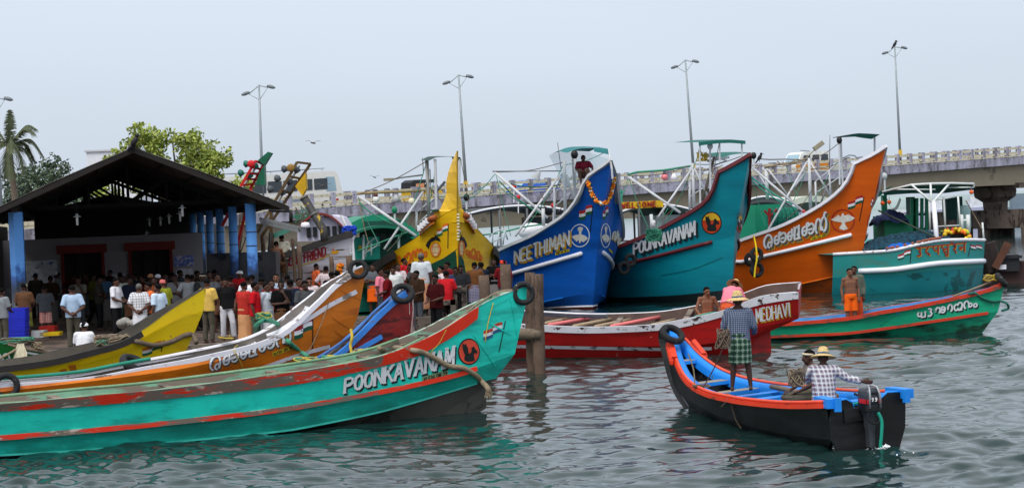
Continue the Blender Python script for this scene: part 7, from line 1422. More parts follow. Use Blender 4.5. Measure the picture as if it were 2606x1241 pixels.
def body_mesh(p):
    j = POSES[p]; m = MB(); up = (j['neck'] - j['hip']).normalized(); sx = V((1, 0, 0))
    for a, b, w0, w1, r in (('hip', 'mid', .07, .065, .098), ('mid', 'chest', .065, .085, .092), ('chest', 'neck', .085, .055, .08)):
        for k in (-1, 0, 1): cap(m, j[a] + sx * w0 * k, j[b] + sx * w1 * k, r, r * (1 if b != 'neck' else .6))
    cap(m, j['shL'], j['shR'], .062); cap(m, j['neck'] - up * .06, j['head'] - up * .03, .062, .055)
    f = j['face'].normalized(); hd = j['head']; hu = (hd - j['neck']).normalized(); hu = (hu - f * hu.dot(f)).normalized(); hs = f.cross(hu)
    M = Matrix((hs, -f, hu)).transposed()
    m.sph(hd + hu * .03 - f * .012, (.076, .096, .094), 14, 10, M=M); m.sph(hd - hu * .035 + f * .018, (.06, .072, .075), 12, 8, M=M); cap(m, hd + f * .035 - hu * .085, hd + f * .05 - hu * .088, .028)
    cap(m, hd + f * .083 + hu * .022, hd + f * .106 - hu * .022, .013, .018, 8); cap(m, hd + f * .08 - hu * .05 - hs * .02, hd + f * .08 - hu * .05 + hs * .02, .013)
    for s in (-1, 1):
        m.sph(hd + hs * s * .078 - hu * .0, (.012, .024, .034), 8, 6, M=M); cap(m, hd + f * .075 + hu * .042 - hs * s * .014, hd + f * .066 + hu * .042 - hs * s * .05, .011)
    for s in 'LR':
        sh, el, wr = j['sh' + s], j['el' + s], j['wr' + s]; cap(m, sh, el, .052, .039); cap(m, el, el.lerp(wr, .35), .039, .041); cap(m, el.lerp(wr, .35), wr, .041, .026)
        h = j['ha' + s].normalized(); sd = V((1, 0, 0)) - h * h.x; sd = sd if sd.length > .3 else V((0, 0, 1)) - h * h.z; sd.normalize(); pn = h.cross(sd)
        fr = 1 if s == 'R' else -1   # thumb side
        for k in (-1, 0, 1): cap(m, wr + sd * .01 * k, wr + h * .075 + sd * .024 * k, .017, .015, 8)
        for k, ln in ((-1.5, .058), (-.5, .075), (.5, .08), (1.5, .07)):
            b0 = wr + h * .08 + sd * k * .0195 * fr; b1 = b0 + h * ln * .55 - pn * .012; cap(m, b0, b1, .0105, .0095, 7); cap(m, b1, b1 + h * ln * .45 - pn * .022, .0095, .0085, 7)
        t0 = wr + h * .025 + sd * .028 * fr; t1 = t0 + h * .035 + sd * .03 * fr - pn * .008; cap(m, t0, t1, .013, .011, 7); cap(m, t1, t1 + h * .032 - pn * .01, .011, .0095, 7)
        hp, kn, an = j['hp' + s], j['kn' + s], j['an' + s]; cap(m, hp, kn, .088, .056); cap(m, kn, kn.lerp(an, .3), .055, .058); cap(m, kn.lerp(an, .3), an, .058, .034)
        t = j['toe'].normalized(); cap(m, an + V((0, 0, -.045)) - t * .035, an + t * .13 + V((0, 0, -.055)), .036, .025); cap(m, an + t * .05 - V((0, 0, .035)), an + t * .15 + V((0, 0, -.055)), .03, .02)
    return remesh(m, .0105, 2, .45)
def shirt_mesh(p, long_=False):
    j = POSES[p]; m = MB(); sx = V((1, 0, 0)); d = (j['hip'] - j['mid']).normalized(); P = [j['hip'] + d * .06, j['hip'], j['mid'], j['chest'], j['chest'].lerp(j['neck'], .55), j['neck'] + (j['neck'] - j['chest']).normalized() * .0]
    loftE(m, P, [.2, .198, .192, .2, .165, .09], [.148, .146, .138, .14, .12, .08], sx, 20)
    cap(m, j['shL'] - V((.015, 0, 0)), j['shR'] + V((.015, 0, 0)), .084)
    for s in 'LR':
        sh, el, wr = j['sh' + s], j['el' + s], j['wr' + s]; e = el if long_ else sh.lerp(el, .86)
        m.tube([sh.lerp(e, -.05), sh.lerp(e, .5), e], [.082, .076, .07 if not long_ else .062], 12); m.sph(sh, .083, 10, 6)
        if long_: cap(m, el, el, .058); m.tube([el, el.lerp(wr, .5), el.lerp(wr, .92)], [.061, .058, .05], 12)
    return remesh(m, .015, 3, .5)
def vest_mesh(p):
    j = POSES[p]; m = MB(); P = [j['hip'], j['mid'], j['chest']]; loftE(m, P, [.19, .18, .185], [.135, .125, .125], V((1, 0, 0))); return remesh(m, .015, 2)
def trouser_mesh(p, short=False):
    j = POSES[p]; m = MB(); loftE(m, [j['hip'] + (j['mid'] - j['hip']) * .35, j['hip'], (j['hpL'] + j['hpR']) / 2 - V((0, 0, .05))], [.172, .18, .165], [.128, .135, .12], V((1, 0, 0)))
    for s in 'LR':
        hp, kn, an = j['hp' + s], j['kn' + s], j['an' + s]; cap(m, hp, hp, .1)
        if short: m.tube([hp, hp.lerp(kn, .5), hp.lerp(kn, .97)], [.1, .098, .098], 12)
        else: m.tube([hp, hp.lerp(kn, .5), kn, kn.lerp(an, .5), an.lerp(kn, .03)], [.1, .088, .074, .07, .068], 12); m.sph(kn, .073, 10, 6)
    return remesh(m, .014, 3, .5)
def lungi_mesh(p, long_=True):
    j = POSES[p]; m = MB(); hp = (j['hpL'] + j['hpR']) / 2; kn = (j['knL'] + j['knR']) / 2; an = (j['anL'] + j['anR']) / 2; kw = (j['knL'] - j['knR']).length / 2; top = j['hip'] + (j['mid'] - j['hip']) * .6
    if abs(hp.z - kn.z) > .25:
        e = kn.lerp(an, .82) if long_ else kn.lerp(an, -.02); P = resample([top, j['hip'], hp - V((0, 0, .12)), kn.lerp(hp, .2), e], 9); loftE(m, P, [.165, .185, .195, .2, .2, .2, .2, .205, .21], [.13, .14, .15, .155, .155, .155, .155, .16, .165], V((1, 0, 0)), 36, .035, 8)
        loftE(m, [top - V((0, 0, .02)), top - V((0, 0, .07))], [.185, .19], [.145, .15], V((1, 0, 0)))
        if p == 'perch': pass
    else:
        P = resample([top, j['hip'], hp.lerp(kn, .35), kn + V((0, -.04, 0))], 8); loftE(m, P, [.17, .19, .2, .17 + kw * .3, .12 + kw * .6, .1 + kw * .8, .09 + kw, .08 + kw], [.13, .145, .13, .12, .11, .105, .1, .09], V((1, 0, 0)), 28, .04, 7)
        if p in ('sit', 'helm'): loftE(m, resample([kn + V((0, -.03, .05)), kn.lerp(an, .3), kn.lerp(an, .75)], 5), [.08 + kw] * 5, [.1, .1, .095, .09, .09], V((1, 0, 0)), 24, .05, 6)
    return remesh(m, .014, 1, .4)
def head_frame(p):
    j = POSES[p]; f = j['face'].normalized(); hd = j['head']; hu = (hd - j['neck']).normalized(); hu = (hu - f * hu.dot(f)).normalized(); hs = f.cross(hu); M = Matrix((hs, -f, hu)).transposed().to_4x4(); return Matrix.Translation(hd) @ M
def hair_mb(p, bald=False, beard=False, gray=False):
    F = head_frame(p); m = MB(); T = F @ Matrix.Translation((0, .022, .05)); n = 14; mm = 9; vs = []
    for i in range(mm + 1):
        a = math.pi * i / mm
        for q in range(n):
            b = 2 * math.pi * q / n; v = V((.084 * math.sin(a) * math.cos(b), .1 * math.sin(a) * math.sin(b), -.084 * math.cos(a)))
            if v.y < -.02 and v.z < .02: v = V((v.x * .9, max(v.y, -.06), max(v.z, .0)))
            v *= 1 + .05 * noise.noise(v * 40); vs.append(T @ v)
    m.add(vs, [(i * n + q, i * n + (q + 1) % n, (i + 1) * n + (q + 1) % n, (i + 1) * n + q) for i in range(mm) for q in range(n)])
    for s in (-1, 1): m.tube([F @ V((s * .014, -.084, .046)), F @ V((s * .034, -.082, .052)), F @ V((s * .052, -.07, .046))], .0055, 5)
    m.tube([F @ V((-.036, -.082, -.034)), F @ V((-.016, -.097, -.027)), F @ V((.016, -.097, -.027)), F @ V((.036, -.082, -.034))], [.005, .009, .009, .005], 6)
    for s in (-1, 1): m.sph(F @ V((s * .031, -.08, .024)), (.008, .005, .0038), 8, 5, mi=1); m.sph(F @ V((s * .031, -.084, .024)), (.0042, .003, .0042), 6, 4)
    return m
CACHE = {}
def cached(key, fn):
    if key not in CACHE: CACHE[key] = fn()
    return CACHE[key]
def add_part(name, me, mats, parent):
    o = bpy.data.objects.new(name, me); COL.objects.link(o); o.parent = parent
    mats = mats if isinstance(mats, (list, tuple)) else [mats]
    if len(me.materials) < len(mats):
        for m_ in mats[len(me.materials):]: me.materials.append(m_)
    for i, m_ in enumerate(mats): o.material_slots[i].link = 'OBJECT'; o.material_slots[i].material = m_
    return o
def mb_mesh(m):
    me = bpy.data.meshes.new('m'); me.from_pydata(m.v, [], m.f); me.polygons.foreach_set('use_smooth', [True] * len(m.f)); me.polygons.foreach_set('material_index', m.mi); me.update(); return me
SKIN = [mat('skin_%d' % i, c, .6, .1, 6, spec=.35) for i, c in enumerate(((104, 66, 46), (86, 54, 40), (122, 80, 58), (70, 44, 34)))]
HAIRM = mat('hair_black', (13, 11, 11), .8, .3, 30, spec=.08); HAIRG = mat('hair_grey', (92, 88, 84), .7, .3, 30); EYEW = mat('eye_white', (210, 205, 198), .4)
STRAW = mat('straw_hat', (214, 186, 128), .85, .15, 30, wear=((170, 138, 84), .35, 40), bump=.5)
CL_ = {}
def cloth(rgb): 
    k = 'cloth_%d_%d_%d' % rgb; return mat(k, rgb, .9, .16, 5, spec=.1, bump=.15)
def hat_mb(p, kind):
    F = head_frame(p); m = MB()
    if kind == 'straw':
        F = F @ Matrix.Translation((0, .015, .06)) @ Matrix.Rotation(R(-6), 4, 'X'); m.lathe([(0, .135), (.045, .132), (.075, .11), (.09, .06), (.1, .01), (.15, -.008), (.2, -.03), (.215, -.045), (.2, -.036), (.15, -.016), (.1, 0)], F, 22); m.lathe([(.1, .012), (.103, .03), (.098, .036), (.096, .03)], F, 22, mi=1)
    elif kind == 'wrap':
        T = F @ Matrix.Translation((0, .012, .062)); 
        for k in range(3): m.torus(T @ V((0, 0, .018 * k - .012)), F.to_3x3() @ V((.12 * (k - 1), .12, 1)), .083 - .006 * k, .024, 18, 8)
        m.sph(T @ V((0, 0, .02)), (.078, .09, .05), 12, 8)
    elif kind == 'band': m.torus(F @ Matrix.Translation((0, .0, .055)) @ V((0, 0, 0)), F.to_3x3() @ V((0, .15, 1)), .086, .018, 18, 8)
    elif kind == 'cap': m.sph(F @ V((0, .0, .062)), (.09, .104, .075), 14, 8); m.grid([[F @ V((.07 * math.sin(t), -.09 * math.cos(t) - o, .05 - o * .3)) for t in [-.9 + .2 * i for i in range(10)]] for o in (0, .06)])
    return m
RP = random.Random(77)
def person(label, at_, rz, pose, shirt=None, bottom=('t', (50, 48, 46)), skin=1, hair=True, hat=None, h=1.65, gray=False, group=None, long_=False, base_z=None, extra=None):
    if pose == 'stand' and group: pose = RP.choice(('stand', 'relax', 'stride', 'talk', 'akimbo', 'relax')); rz += RP.uniform(-22, 22)
    o = thing('person', label, 'person', tuple(at_), group, R(rz)); s = h / 1.65; o.scale = (s * (.97 + .06 * random.random()), s, s)
    b = cached(('b', pose), lambda: body_mesh(pose)); add_part('body', b, SKIN[skin], o)
    if shirt is not None:
        me = cached(('s', pose, long_), lambda: shirt_mesh(pose, long_)); add_part('shirt', me, shirt if not isinstance(shirt, tuple) else cloth(shirt), o)
    k, c = bottom; mt = c if not isinstance(c, tuple) else cloth(c)
    if k == 't': add_part('trousers', cached(('t', pose), lambda: trouser_mesh(pose)), mt, o)
    elif k == 's': add_part('shorts', cached(('sh', pose), lambda: trouser_mesh(pose, True)), mt, o)
    elif k == 'l': add_part('lungi', cached(('l', pose), lambda: lungi_mesh(pose, True)), mt, o)
    elif k == 'h': add_part('lungi', cached(('h', pose), lambda: lungi_mesh(pose, False)), mt, o)
    add_part('hair', cached(('hair', pose), lambda: mb_mesh(hair_mb(pose))), [HAIRG if gray else HAIRM, EYEW], o)
    if hat: kd, c = hat; add_part({'straw': 'hat', 'wrap': 'head_wrap', 'band': 'head_band', 'cap': 'cap'}[kd], cached(('hat', pose, kd), lambda: mb_mesh(hat_mb(pose, kd))), [c if not isinstance(c, tuple) else cloth(c)] + ([mat('hat_band_blue', (40, 90, 130), .8)] if kd == 'straw' else []), o)
    return o
def stand_at(x, yhead, h, gz=QZ):
    p = onz(x, yhead, gz + h + .0); return V((p.x, p.y, gz))
PL = dict(white=(226, 226, 232), pblue=(168, 190, 216), navy=(52, 62, 92), grey=(128, 132, 138), dgrey=(74, 78, 84), red=(186, 30, 38), maroon=(110, 24, 30), orange=(226, 112, 60), sandy=(214, 178, 92), black=(26, 26, 28), olive=(142, 146, 40), peach=(222, 160, 124), tan=(206, 150, 106), pink=(232, 130, 150), brown=(96, 66, 46), lblue=(120, 170, 220), lungior=(236, 98, 24), khaki=(84, 80, 70), green=(70, 92, 78), cream=(214, 206, 186))
PLD1 = plaid('check_white', (220, 220, 224), (60, 66, 76), .07, .16); PLD2 = plaid('check_red', (180, 84, 84), (220, 190, 180), .05, .4); PLD3 = plaid('check_blue', (110, 130, 160), (200, 206, 214), .04, .3); PLD4 = plaid('check_maroon', (120, 36, 36), (190, 150, 140), .06, .25); STR1 = plaid('stripe_pale', (222, 214, 214), (160, 110, 130), .05, .25); PLD5 = plaid('check_violet', (90, 84, 110), (150, 150, 170), .045, .35); DOT = mat('lungi_dotted', (110, 110, 34), .9, .2, 4, wear=((206, 200, 110), .3, 22))
def crowd():
    c = PL
    # x, y(head top), height, facing deg (0 = towards camera, 180 = away), pose, shirt, bottom, hat, skin, label
    L_ = [
     (3, 735, 1.6, 150, 'front', c['grey'], ('t', c['khaki']), None, 3, 'man in grey shirt cut by the left frame edge near the blue crates'),
     (60, 723, 1.66, 170, 'front', c['brown'], ('h', DOT), ('cap', (150, 140, 120)), 3, 'man in brown shirt and yellow dotted lungi behind the left blue pillar'),
     (113, 729, 1.5, 190, 'front', c['dgrey'], ('s', PLD2), None, 3, 'youth in dark shirt and pink check shorts by the left pillar'),
     (183, 727, 1.66, 195, 'behind', c['pblue'], ('t', c['khaki']), None, 1, 'man in pale blue shirt with hands clasped behind his back'),
     (293, 709, 1.68, 75, 'front', c['white'], ('t', c['black']), None, 1, 'man in white shirt and black trousers holding papers'),
     (312, 702, 1.64, 10, 'stand', (190, 190, 180), ('t', c['green']), None, 3, 'man in dull white shirt and dark green trousers facing out beside the paper holder'),
     (353, 723, 1.62, 185, 'behind', PLD1, ('l', c['white']), None, 1, 'man in white checked shirt and white lungi, hands behind back'),
     (381, 719, 1.64, -60, 'stand', c['orange'], ('t', c['khaki']), None, 1, 'man in orange shirt between the checked shirt and pale blue shirt'),
     (402, 724, 1.64, -110, 'stand', (200, 218, 238), ('t', c['dgrey']), None, 1, 'man in bright pale blue shirt with a wrist watch above the yellow prow'),
     (416, 712, 1.66, -120, 'talk', c['olive'], ('t', c['black']), ('wrap', (206, 110, 110)), 1, 'man in olive shirt with pink head cloth'),
     (477, 699, 1.66, 190, 'stand', c['grey'], ('t', c['dgrey']), None, 1, 'man in grey blue shirt seen from behind near the inner blue pillars'),
     (455, 688, 1.68, 150, 'stand', c['dgrey'], ('t', c['black']), None, 3, 'man in dark slate shirt left of the inner blue pillars'),
     (526, 712, 1.66, 160, 'front', c['sandy'], ('t', c['khaki']), None, 1, 'man in yellow shirt with a black bag strap right of the yellow prow'),
     (573, 709, 1.64, 15, 'stand', c['black'], ('t', (206, 206, 214)), None, 1, 'youth in black tee shirt and white trousers'),
     (553, 698, 1.66, 30, 'chin', c['dgrey'], ('h', c['brown']), None, 3, 'bare legged man in dark shirt beside the youth in black'),
     (531, 692, 1.7, 20, 'chin', c['brown'], ('h', c['khaki']), None, 3, 'man in brown with hand at his mouth behind the yellow shirt'),
     (516, 697, 1.66, -20, 'stand', c['dgrey'], ('t', c['black']), ('band', (190, 180, 160)), 3, 'man with pale head band in the shade by the inner pillars'),
     (609, 690, 1.66, 0, 'stand', c['red'], ('h', c['khaki']), ('wrap', c['white']), 1, 'man in red shirt with white head wrap between the two front right pillars'),
     (619, 719, 1.62, 140, 'front', (180, 50, 44), ('l', c['tan']), None, 1, 'man in red shirt and folded tan lungi'),
     (647, 719, 1.64, 100, 'stand', (190, 24, 34), ('t', c['green']), None, 1, 'man in bright red shirt facing right in front of the corner pillar'),
     (629, 704, 1.64, 170, 'stand', c['white'], ('t', c['dgrey']), None, 3, 'man in white shirt half hidden by the right corner pillar'),
     (677, 721, 1.6, 60, 'behind', (196, 206, 216), ('l', c['white']), None, 1, 'man in pale shirt and white lungi behind the maroon shirt'),
     (690, 713, 1.66, 20, 'behind', c['maroon'], ('l', c['lungior']), None, 1, 'stout man in maroon shirt and orange lungi'),
     (703, 698, 1.68, 0, 'stand', PLD3, ('t', c['dgrey']), None, 2, 'balding man in blue check shirt over red'),
     (731, 700, 1.64, 185, 'stand', (104, 108, 112), ('t', c['khaki']), None, 1, 'man in grey shirt seen from behind right of the stout man'),
     (761, 709, 1.62, 20, 'stand', PLD4, ('t', c['dgrey']), None, 1, 'man in maroon check shirt near the leaning trunk post'),
     (787, 707, 1.62, 5, 'front', STR1, ('t', c['black']), None, 2, 'smiling man in striped shirt above the orange canoe rail'),
     (803, 671, 1.66, 120, 'front', (222, 104, 62), ('t', c['dgrey']), None, 1, 'man in coral orange shirt looking right, beside the post'),
     (829, 678, 1.64, 175, 'stand', STR1, ('t', c['dgrey']), None, 1, 'man in pink and white striped shirt seen from behind'),
     (842, 693, 1.62, 170, 'stand', c['black'], ('t', c['black']), None, 3, 'dark haired man in black by the orange canoe tyre'),
     (948, 673, 1.66, -10, 'crossed', (92, 96, 104), ('h', c['lungior']), None, 1, 'man with crossed arms in grey shirt and orange lungi'),
     (966, 685, 1.6, 60, 'stand', c['pink'], ('t', c['dgrey']), None, 1, 'man in pink shirt behind the crossed arms man'),
     (1000, 679, 1.64, 10, 'stand', (216, 220, 218), ('t', c['dgrey']), None, 1, 'man in white shirt facing out above the maroon canoe tyre'),
     (1012, 672, 1.66, 10, 'stand', STR1, ('t', c['black']), None, 1, 'man in violet striped shirt behind the white shirt'),
     (1028, 658, 1.7, 60, 'talk', c['red'], ('t', c['black']), None, 1, 'man in red shirt beneath the yellow bow lettering'),
     (1122, 678, 1.62, -60, 'stand', STR1, ('t', c['black']), None, 2, 'man in pink check shirt left of the seated red shirt'),
     (1140, 667, 1.66, -70, 'stand', c['maroon'], ('t', c['black']), None, 1, 'man in dark red shirt looking left under the yellow bow'),
     (1158, 680, 1.6, 40, 'stand', c['navy'], ('t', c['black']), None, 3, 'dark haired man in navy behind the seated red shirt'),
     (1212, 646, 1.68, 180, 'stand', (232, 206, 110), ('t', c['dgrey']), None, 1, 'man in pale yellow shirt at the blue bow'),
     (1240, 640, 1.7, -100, 'front', (110, 116, 124), ('s', PLD5), None, 1, 'man in grey tee shirt and printed shorts beside the mooring post'),
     (1280, 663, 1.66, 180, 'stand', c['maroon'], ('t', c['dgrey']), ('wrap', (226, 70, 50)), 1, 'man with red head cloth behind the mooring post'),
    ]
    for x, y, h, rz, pose, sh, bt_, hat, sk, lb in L_:
        o = person(lb, stand_at(x, y, h * 1.0), rz, pose, sh, bt_, sk, True, hat, h, gray=(x in (353, 1077)), group='people on the quay')
    # shaded crowd deep in the shed; shirt colours darkened to paint in the shade
    dark = [(344, 696, 'navy', 'dark blue shirted man in the crowd before the right doorway'), (280, 688, 'dgrey', 'tall man in charcoal shirt in the crowd at the white wall'), (263, 699, 'lblue', 'man in blue shirt with a pale sling bag in the shaded crowd'), (217, 691, 'brown', 'man in a long brown shirt in the shaded crowd'), (167, 686, 'dgrey', 'man with a shoulder cloth in the crowd before the left doorway'), (146, 693, 'white', 'man with a white cap at the left doorway side'), (90, 697, 'khaki', 'dim figure against the poster sheet'), (186, 694, 'maroon', 'dim man in maroon in front of the left doorway'), (235, 699, 'olive', 'dim man in olive shirt beside the long brown shirt'), (325, 699, 'khaki', 'dim man in khaki under the white wall strip'), (382, 698, 'grey', 'man with a beige cap before the right doorway'), (401, 699, 'dgrey', 'man with a white cap before the right doorway'), (437, 693, 'green', 'man in dark green shirt right of the right doorway'), (199, 706, 'cream', 'man with a cream towel behind the pale blue shirt'), (330, 706, 'navy', 'man in navy behind the checked shirt'), (365, 700, 'maroon', 'dim man in maroon near the right door frame'), (420, 697, 'black', 'man in black by the right door jamb'), (128, 703, 'brown', 'dim man in brown left of the pale blue shirt'), (250, 705, 'khaki', 'dim man in khaki beside the blue sling bag'), (35, 716, 'dgrey', 'dim man behind the left corner pillar'), (305, 694, 'grey', 'dim man in grey left of the white wall strip'), (392, 706, 'orange', 'man in faded orange behind the olive shirt'), (445, 700, 'white', 'man with a white collar by the poster wall'), (488, 700, 'dgrey', 'dim man in grey between the inner blue pillars'), (500, 690, 'brown', 'dim man in brown at the whitewashed shop wall'), (545, 688, 'black', 'dim man in black between the shed pillars'), (585, 702, 'maroon', 'dim man in maroon behind the black tee shirt'), (738, 712, 'navy', 'dim man in navy at the low quay wall'), (715, 716, 'black', 'dim man in black shirt at the low quay wall'), (665, 708, 'grey', 'dim man in grey beside the right corner pillar'), (858, 690, 'navy', 'man in dark blue behind the orange canoe tyre'), (985, 690, 'red', 'man in faded red between the pink and white shirts'), (1045, 672, 'grey', 'man in grey half hidden behind the red shirt'), (1060, 690, 'brown', 'man in brown left of the peach lungi'), (1098, 684, 'white', 'man in off white right of the peach lungi'), (1108, 700, 'maroon', 'man in maroon crouched near the bench'), (1172, 676, 'dgrey', 'man in charcoal behind the light blue shirt'), (1224, 668, 'navy', 'man in navy behind the brown shirt'), (1256, 660, 'black', 'man in black right of the printed shorts'), (775, 716, 'grey', 'man in slate between the checked shirts'), (640, 700, 'maroon', 'man in dark maroon behind the right corner pillar')]
    rr = random.Random(12)
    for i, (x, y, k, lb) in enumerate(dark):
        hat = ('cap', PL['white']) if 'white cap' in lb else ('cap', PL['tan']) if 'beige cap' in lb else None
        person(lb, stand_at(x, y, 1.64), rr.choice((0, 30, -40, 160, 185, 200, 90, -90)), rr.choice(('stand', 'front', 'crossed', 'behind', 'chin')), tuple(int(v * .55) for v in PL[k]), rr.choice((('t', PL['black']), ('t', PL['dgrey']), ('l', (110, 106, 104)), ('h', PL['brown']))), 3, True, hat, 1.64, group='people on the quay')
crowd()
# single figures
p = onz(216, 905, QZ + .15); person('seated man in white shirt and white turban at the quay edge, back turned', V((p.x, p.y, QZ - .26)), 175, 'sit', PL['white'], ('l', PL['dgrey']), 1, hat=('wrap', PL['white']), h=1.6)
p = at(1077, 799, 48.8); person('man in grey white shirt and peach lungi standing on a step, back turned', V((p.x, p.y, 1.13)), 185, 'stand', (196, 202, 208), ('l', PL['peach']), 1, h=1.66, gray=True)
p = at(1137, 762, 48.4); person('man in red shirt sitting on the wooden bench, back turned', V((p.x, p.y, p.z - .46)), 165, 'sit', PL['red'], ('l', PL['khaki']), 1, h=1.66)
p = stand_at(1187, 662, 1.5); person('man in light blue shirt bending forward over the railing', p, 130, 'bend', PL['lblue'], ('t', PL['navy']), 1, h=1.7)
p = stand_at(1207, 672, 1.62); person('man in brown shirt and violet check lungi leaning at the steps', p, 175, 'front', (104, 66, 38), ('h', PLD5), 1, h=1.66)
p = at(718, 640, 60.8); person('man in cream shirt standing in the pale wooden boat, one hand on hip', V((p.x, p.y, at(718, 598, 60.8).z - 1.64)), 185, 'akimbo', PL['cream'], ('t', PL['khaki']), 1, h=1.64)
p = at(703, 640, 60.2); person('bare shouldered man sitting in the pale wooden boat', V((p.x, p.y, at(703, 615, 60.2).z - 1.2)), 170, 'sit', None, ('l', PL['brown']), 2, h=1.64)
p = at(1486, 452, 69.3); person('man in maroon tee shirt sitting up on the blue trawler prow', V((p.x, p.y, at(1486, 401, 69.3).z - 1.02)), 0, 'perch', (96, 22, 40), ('s', PL['khaki']), 3, h=1.72)
p = at(1800, 796, 46.5); person('bare chested man in orange lungi sitting in the red boat', V((p.x, p.y, at(1800, 733, 46.5).z - .9)), 10, 'crosslegged', None, ('h', PL['lungior']), 2, h=1.7)
p = at(1853, 794, 46.0); person('man in pink shirt, orange lungi and straw hat bending in the red boat', V((p.x, p.y, at(1853, 716, 46.0).z - 1.42)), 150, 'bend', PL['pink'], ('l', (232, 100, 60)), 1, hat=('straw', STRAW), h=1.68, long_=True)
p = at(2166, 800, 49.9); person('bare chested man in orange shorts standing in the sea green canoe', V((p.x, p.y, at(2166, 684, 49.9).z - 1.66)), 10, 'stand', None, ('s', PL['lungior']), 2, h=1.66)
p = at(2178, 800, 50.4); person('man in grey green shirt standing just behind the bare chested man', V((p.x, p.y, at(2176, 678, 50.4).z - 1.72)), -20, 'stand', (92, 100, 88), ('l', (214, 80, 40)), 1, h=1.72, long_=True)
z, y = zat(HS.rows[-1], 3.6)
p = at(1886, 996, 30.6); person('man in blue check shirt, green check lungi and straw hat standing in the black skiff', V((p.x, p.y, at(1886, 994, 30.6).z)), 168, 'haul', plaid('check_dkblue', (56, 66, 90), (150, 160, 180), .034, .22), ('h', plaid('check_green', (52, 84, 66), (150, 170, 150), .1, .22, (30, 50, 46))), 3, hat=('straw', STRAW), h=1.62, long_=True)
p = at(2098, 1018, 28.3); person('man in plaid shirt and straw hat steering the black skiff', V((p.x, p.y, at(2098, 893, 28.3).z - 1.22)), 168, 'helm', plaid('check_multi', (150, 160, 180), (110, 50, 60), .07, .2, (226, 222, 214)), ('l', mat('lungi_brown_print', (120, 84, 48), .9, .3, 8, wear=((190, 160, 80), .35, 16))), 3, hat=('straw', STRAW), h=1.64, long_=True)
p = at(2068, 1015, 29.3); person('man in dull shirt with cream head wrap sitting beyond the steersman', V((p.x, p.y, at(2070, 892, 29.3).z - 1.2)), -75, 'sit', (120, 110, 100), ('l', PL['khaki']), 3, hat=('band', (206, 190, 160)), h=1.64)
bundle('loops of rope held by the plaid shirted steersman', 2028, 986, 28.1, .28, .36, [ROPED, ROPE], 12, 61, 'rope_coil'); bundle('tangle of rope held by the standing man in the skiff', 1842, 890, 30.3, .3, .42, [ROPED], 12, 62, 'rope_coil')
rope('mooring_rope', 'thin rope from the skiff hauler down to the bow thwart', [at(1842, 880, 30.2), at(1815, 940, 31), at(1790, 984, 31.7)], .012, ROPED)
# ============================================================ QUAY FURNITURE, POSTS, CRATES
PILE = mat('pile_wood', (98, 80, 68), .95, .3, 2, wear=((70, 56, 48), .45, 3, (1, 1, .25)), wear2=((168, 158, 148), .16, 8), bump=.6)
def post(label, x, y0, y1, d, r, z0=None, lean=0, group='mooring posts'):
    a = at(x, y0, d); b = at(x + lean, y1, d); zb = z0 if z0 is not None else b.z; b = V((b.x, b.y, zb)); m = MB(); P = resample([b, b.lerp(a, .5) + V((.02, 0, 0)), a], 9); rr = random.Random(int(x)); m.tube([p + V((rr.uniform(-.012, .012), rr.uniform(-.012, .012), 0)) for p in P], [r * rr.uniform(.93, 1.05) for _ in P], 14)
    return tag(m.build('mooring_post', PILE, None, True), label, 'post', group)
post('front thick wooden mooring pile standing in the water by the turquoise prow', 1368, 697, 946, 42.4, .14, -1.2); post('rear wooden mooring pile half hidden behind the front one', 1348, 693, 946, 43.0, .13, -1.2)
post('weathered mooring post in front of the red cloth man', 1285, 672, 760, 47.2, .14, 0.2); post('shorter mooring post beside the brown shirted man', 1231, 700, 770, 46.6, .14, .2)
post('leaning palm trunk post behind the coral orange shirt', 761, 624, 705, 58.5, .08, QZ); post('thin leaning post at the pale boat stern', 744, 607, 700, 59.5, .06, QZ, 8); post('brown post behind the right corner pillar', 690, 592, 690, 60.5, .09, QZ); post('second brown post right of the corner pillar', 668, 600, 690, 61, .075, QZ, 6); post('short grey post before the pale boat bow', 843, 652, 700, 58.5, .075, QZ); post('old post stump near the white ladder', 888, 650, 700, 58, .1, QZ)
m = MB(); m.tube([at(1376, 852, 42.25), at(1352, 850, 42.3), at(1330, 850, 42.9), at(1312, 853, 43.6)], [.09, .14, .15, .15], 10); tag(m.build('fender_roll', ROPED, None, True), 'sacking fender roll lashed between the pile and the red boat', 'fender')
CON = mat('steps_concrete', (96, 86, 78), .92, .25, 1.5, wear=((56, 48, 44), .42, 3), bump=.4)
st = thing('quay_steps', 'stepped concrete bench block at the quay corner', 'steps', tuple(at(1120, 830, 47.6))); c = at(1120, 830, 47.6); x0, x1 = at(1058, 800, 47.8).x, at(1120, 800, 47.8).x
m = MB(); m.box(((x0 + x1) / 2, 48.5, .92), (x1 - x0, 1.6, .42)); m.build('step', CON, st); xa, xb = at(1112, 770, 47.8).x, at(1160, 770, 47.8).x
m = MB(); zt = at(1130, 765, 47.8).z; m.box(((xa + xb) / 2, 48.35, zt - .06), (xb - xa, .9, .12)); 
for xx in (xa + .08, xb - .08): m.box((xx, 48.3, (zt + .6) / 2), (.14, .8, zt - .6))
m.build('seat', CON, st); xc, xd = at(1148, 740, 47.8).x, at(1185, 740, 47.8).x; zc = at(1160, 733, 47.8).z
m = MB(); m.box(((xc + xd) / 2, 48.9, zc - .06), (xd - xc, 1.1, .12)); 
for xx in (xc + .07, xd - .07): m.box((xx, 48.85, (zc + .6) / 2), (.13, .9, zc - .6))
m.build('seat', CON, st)
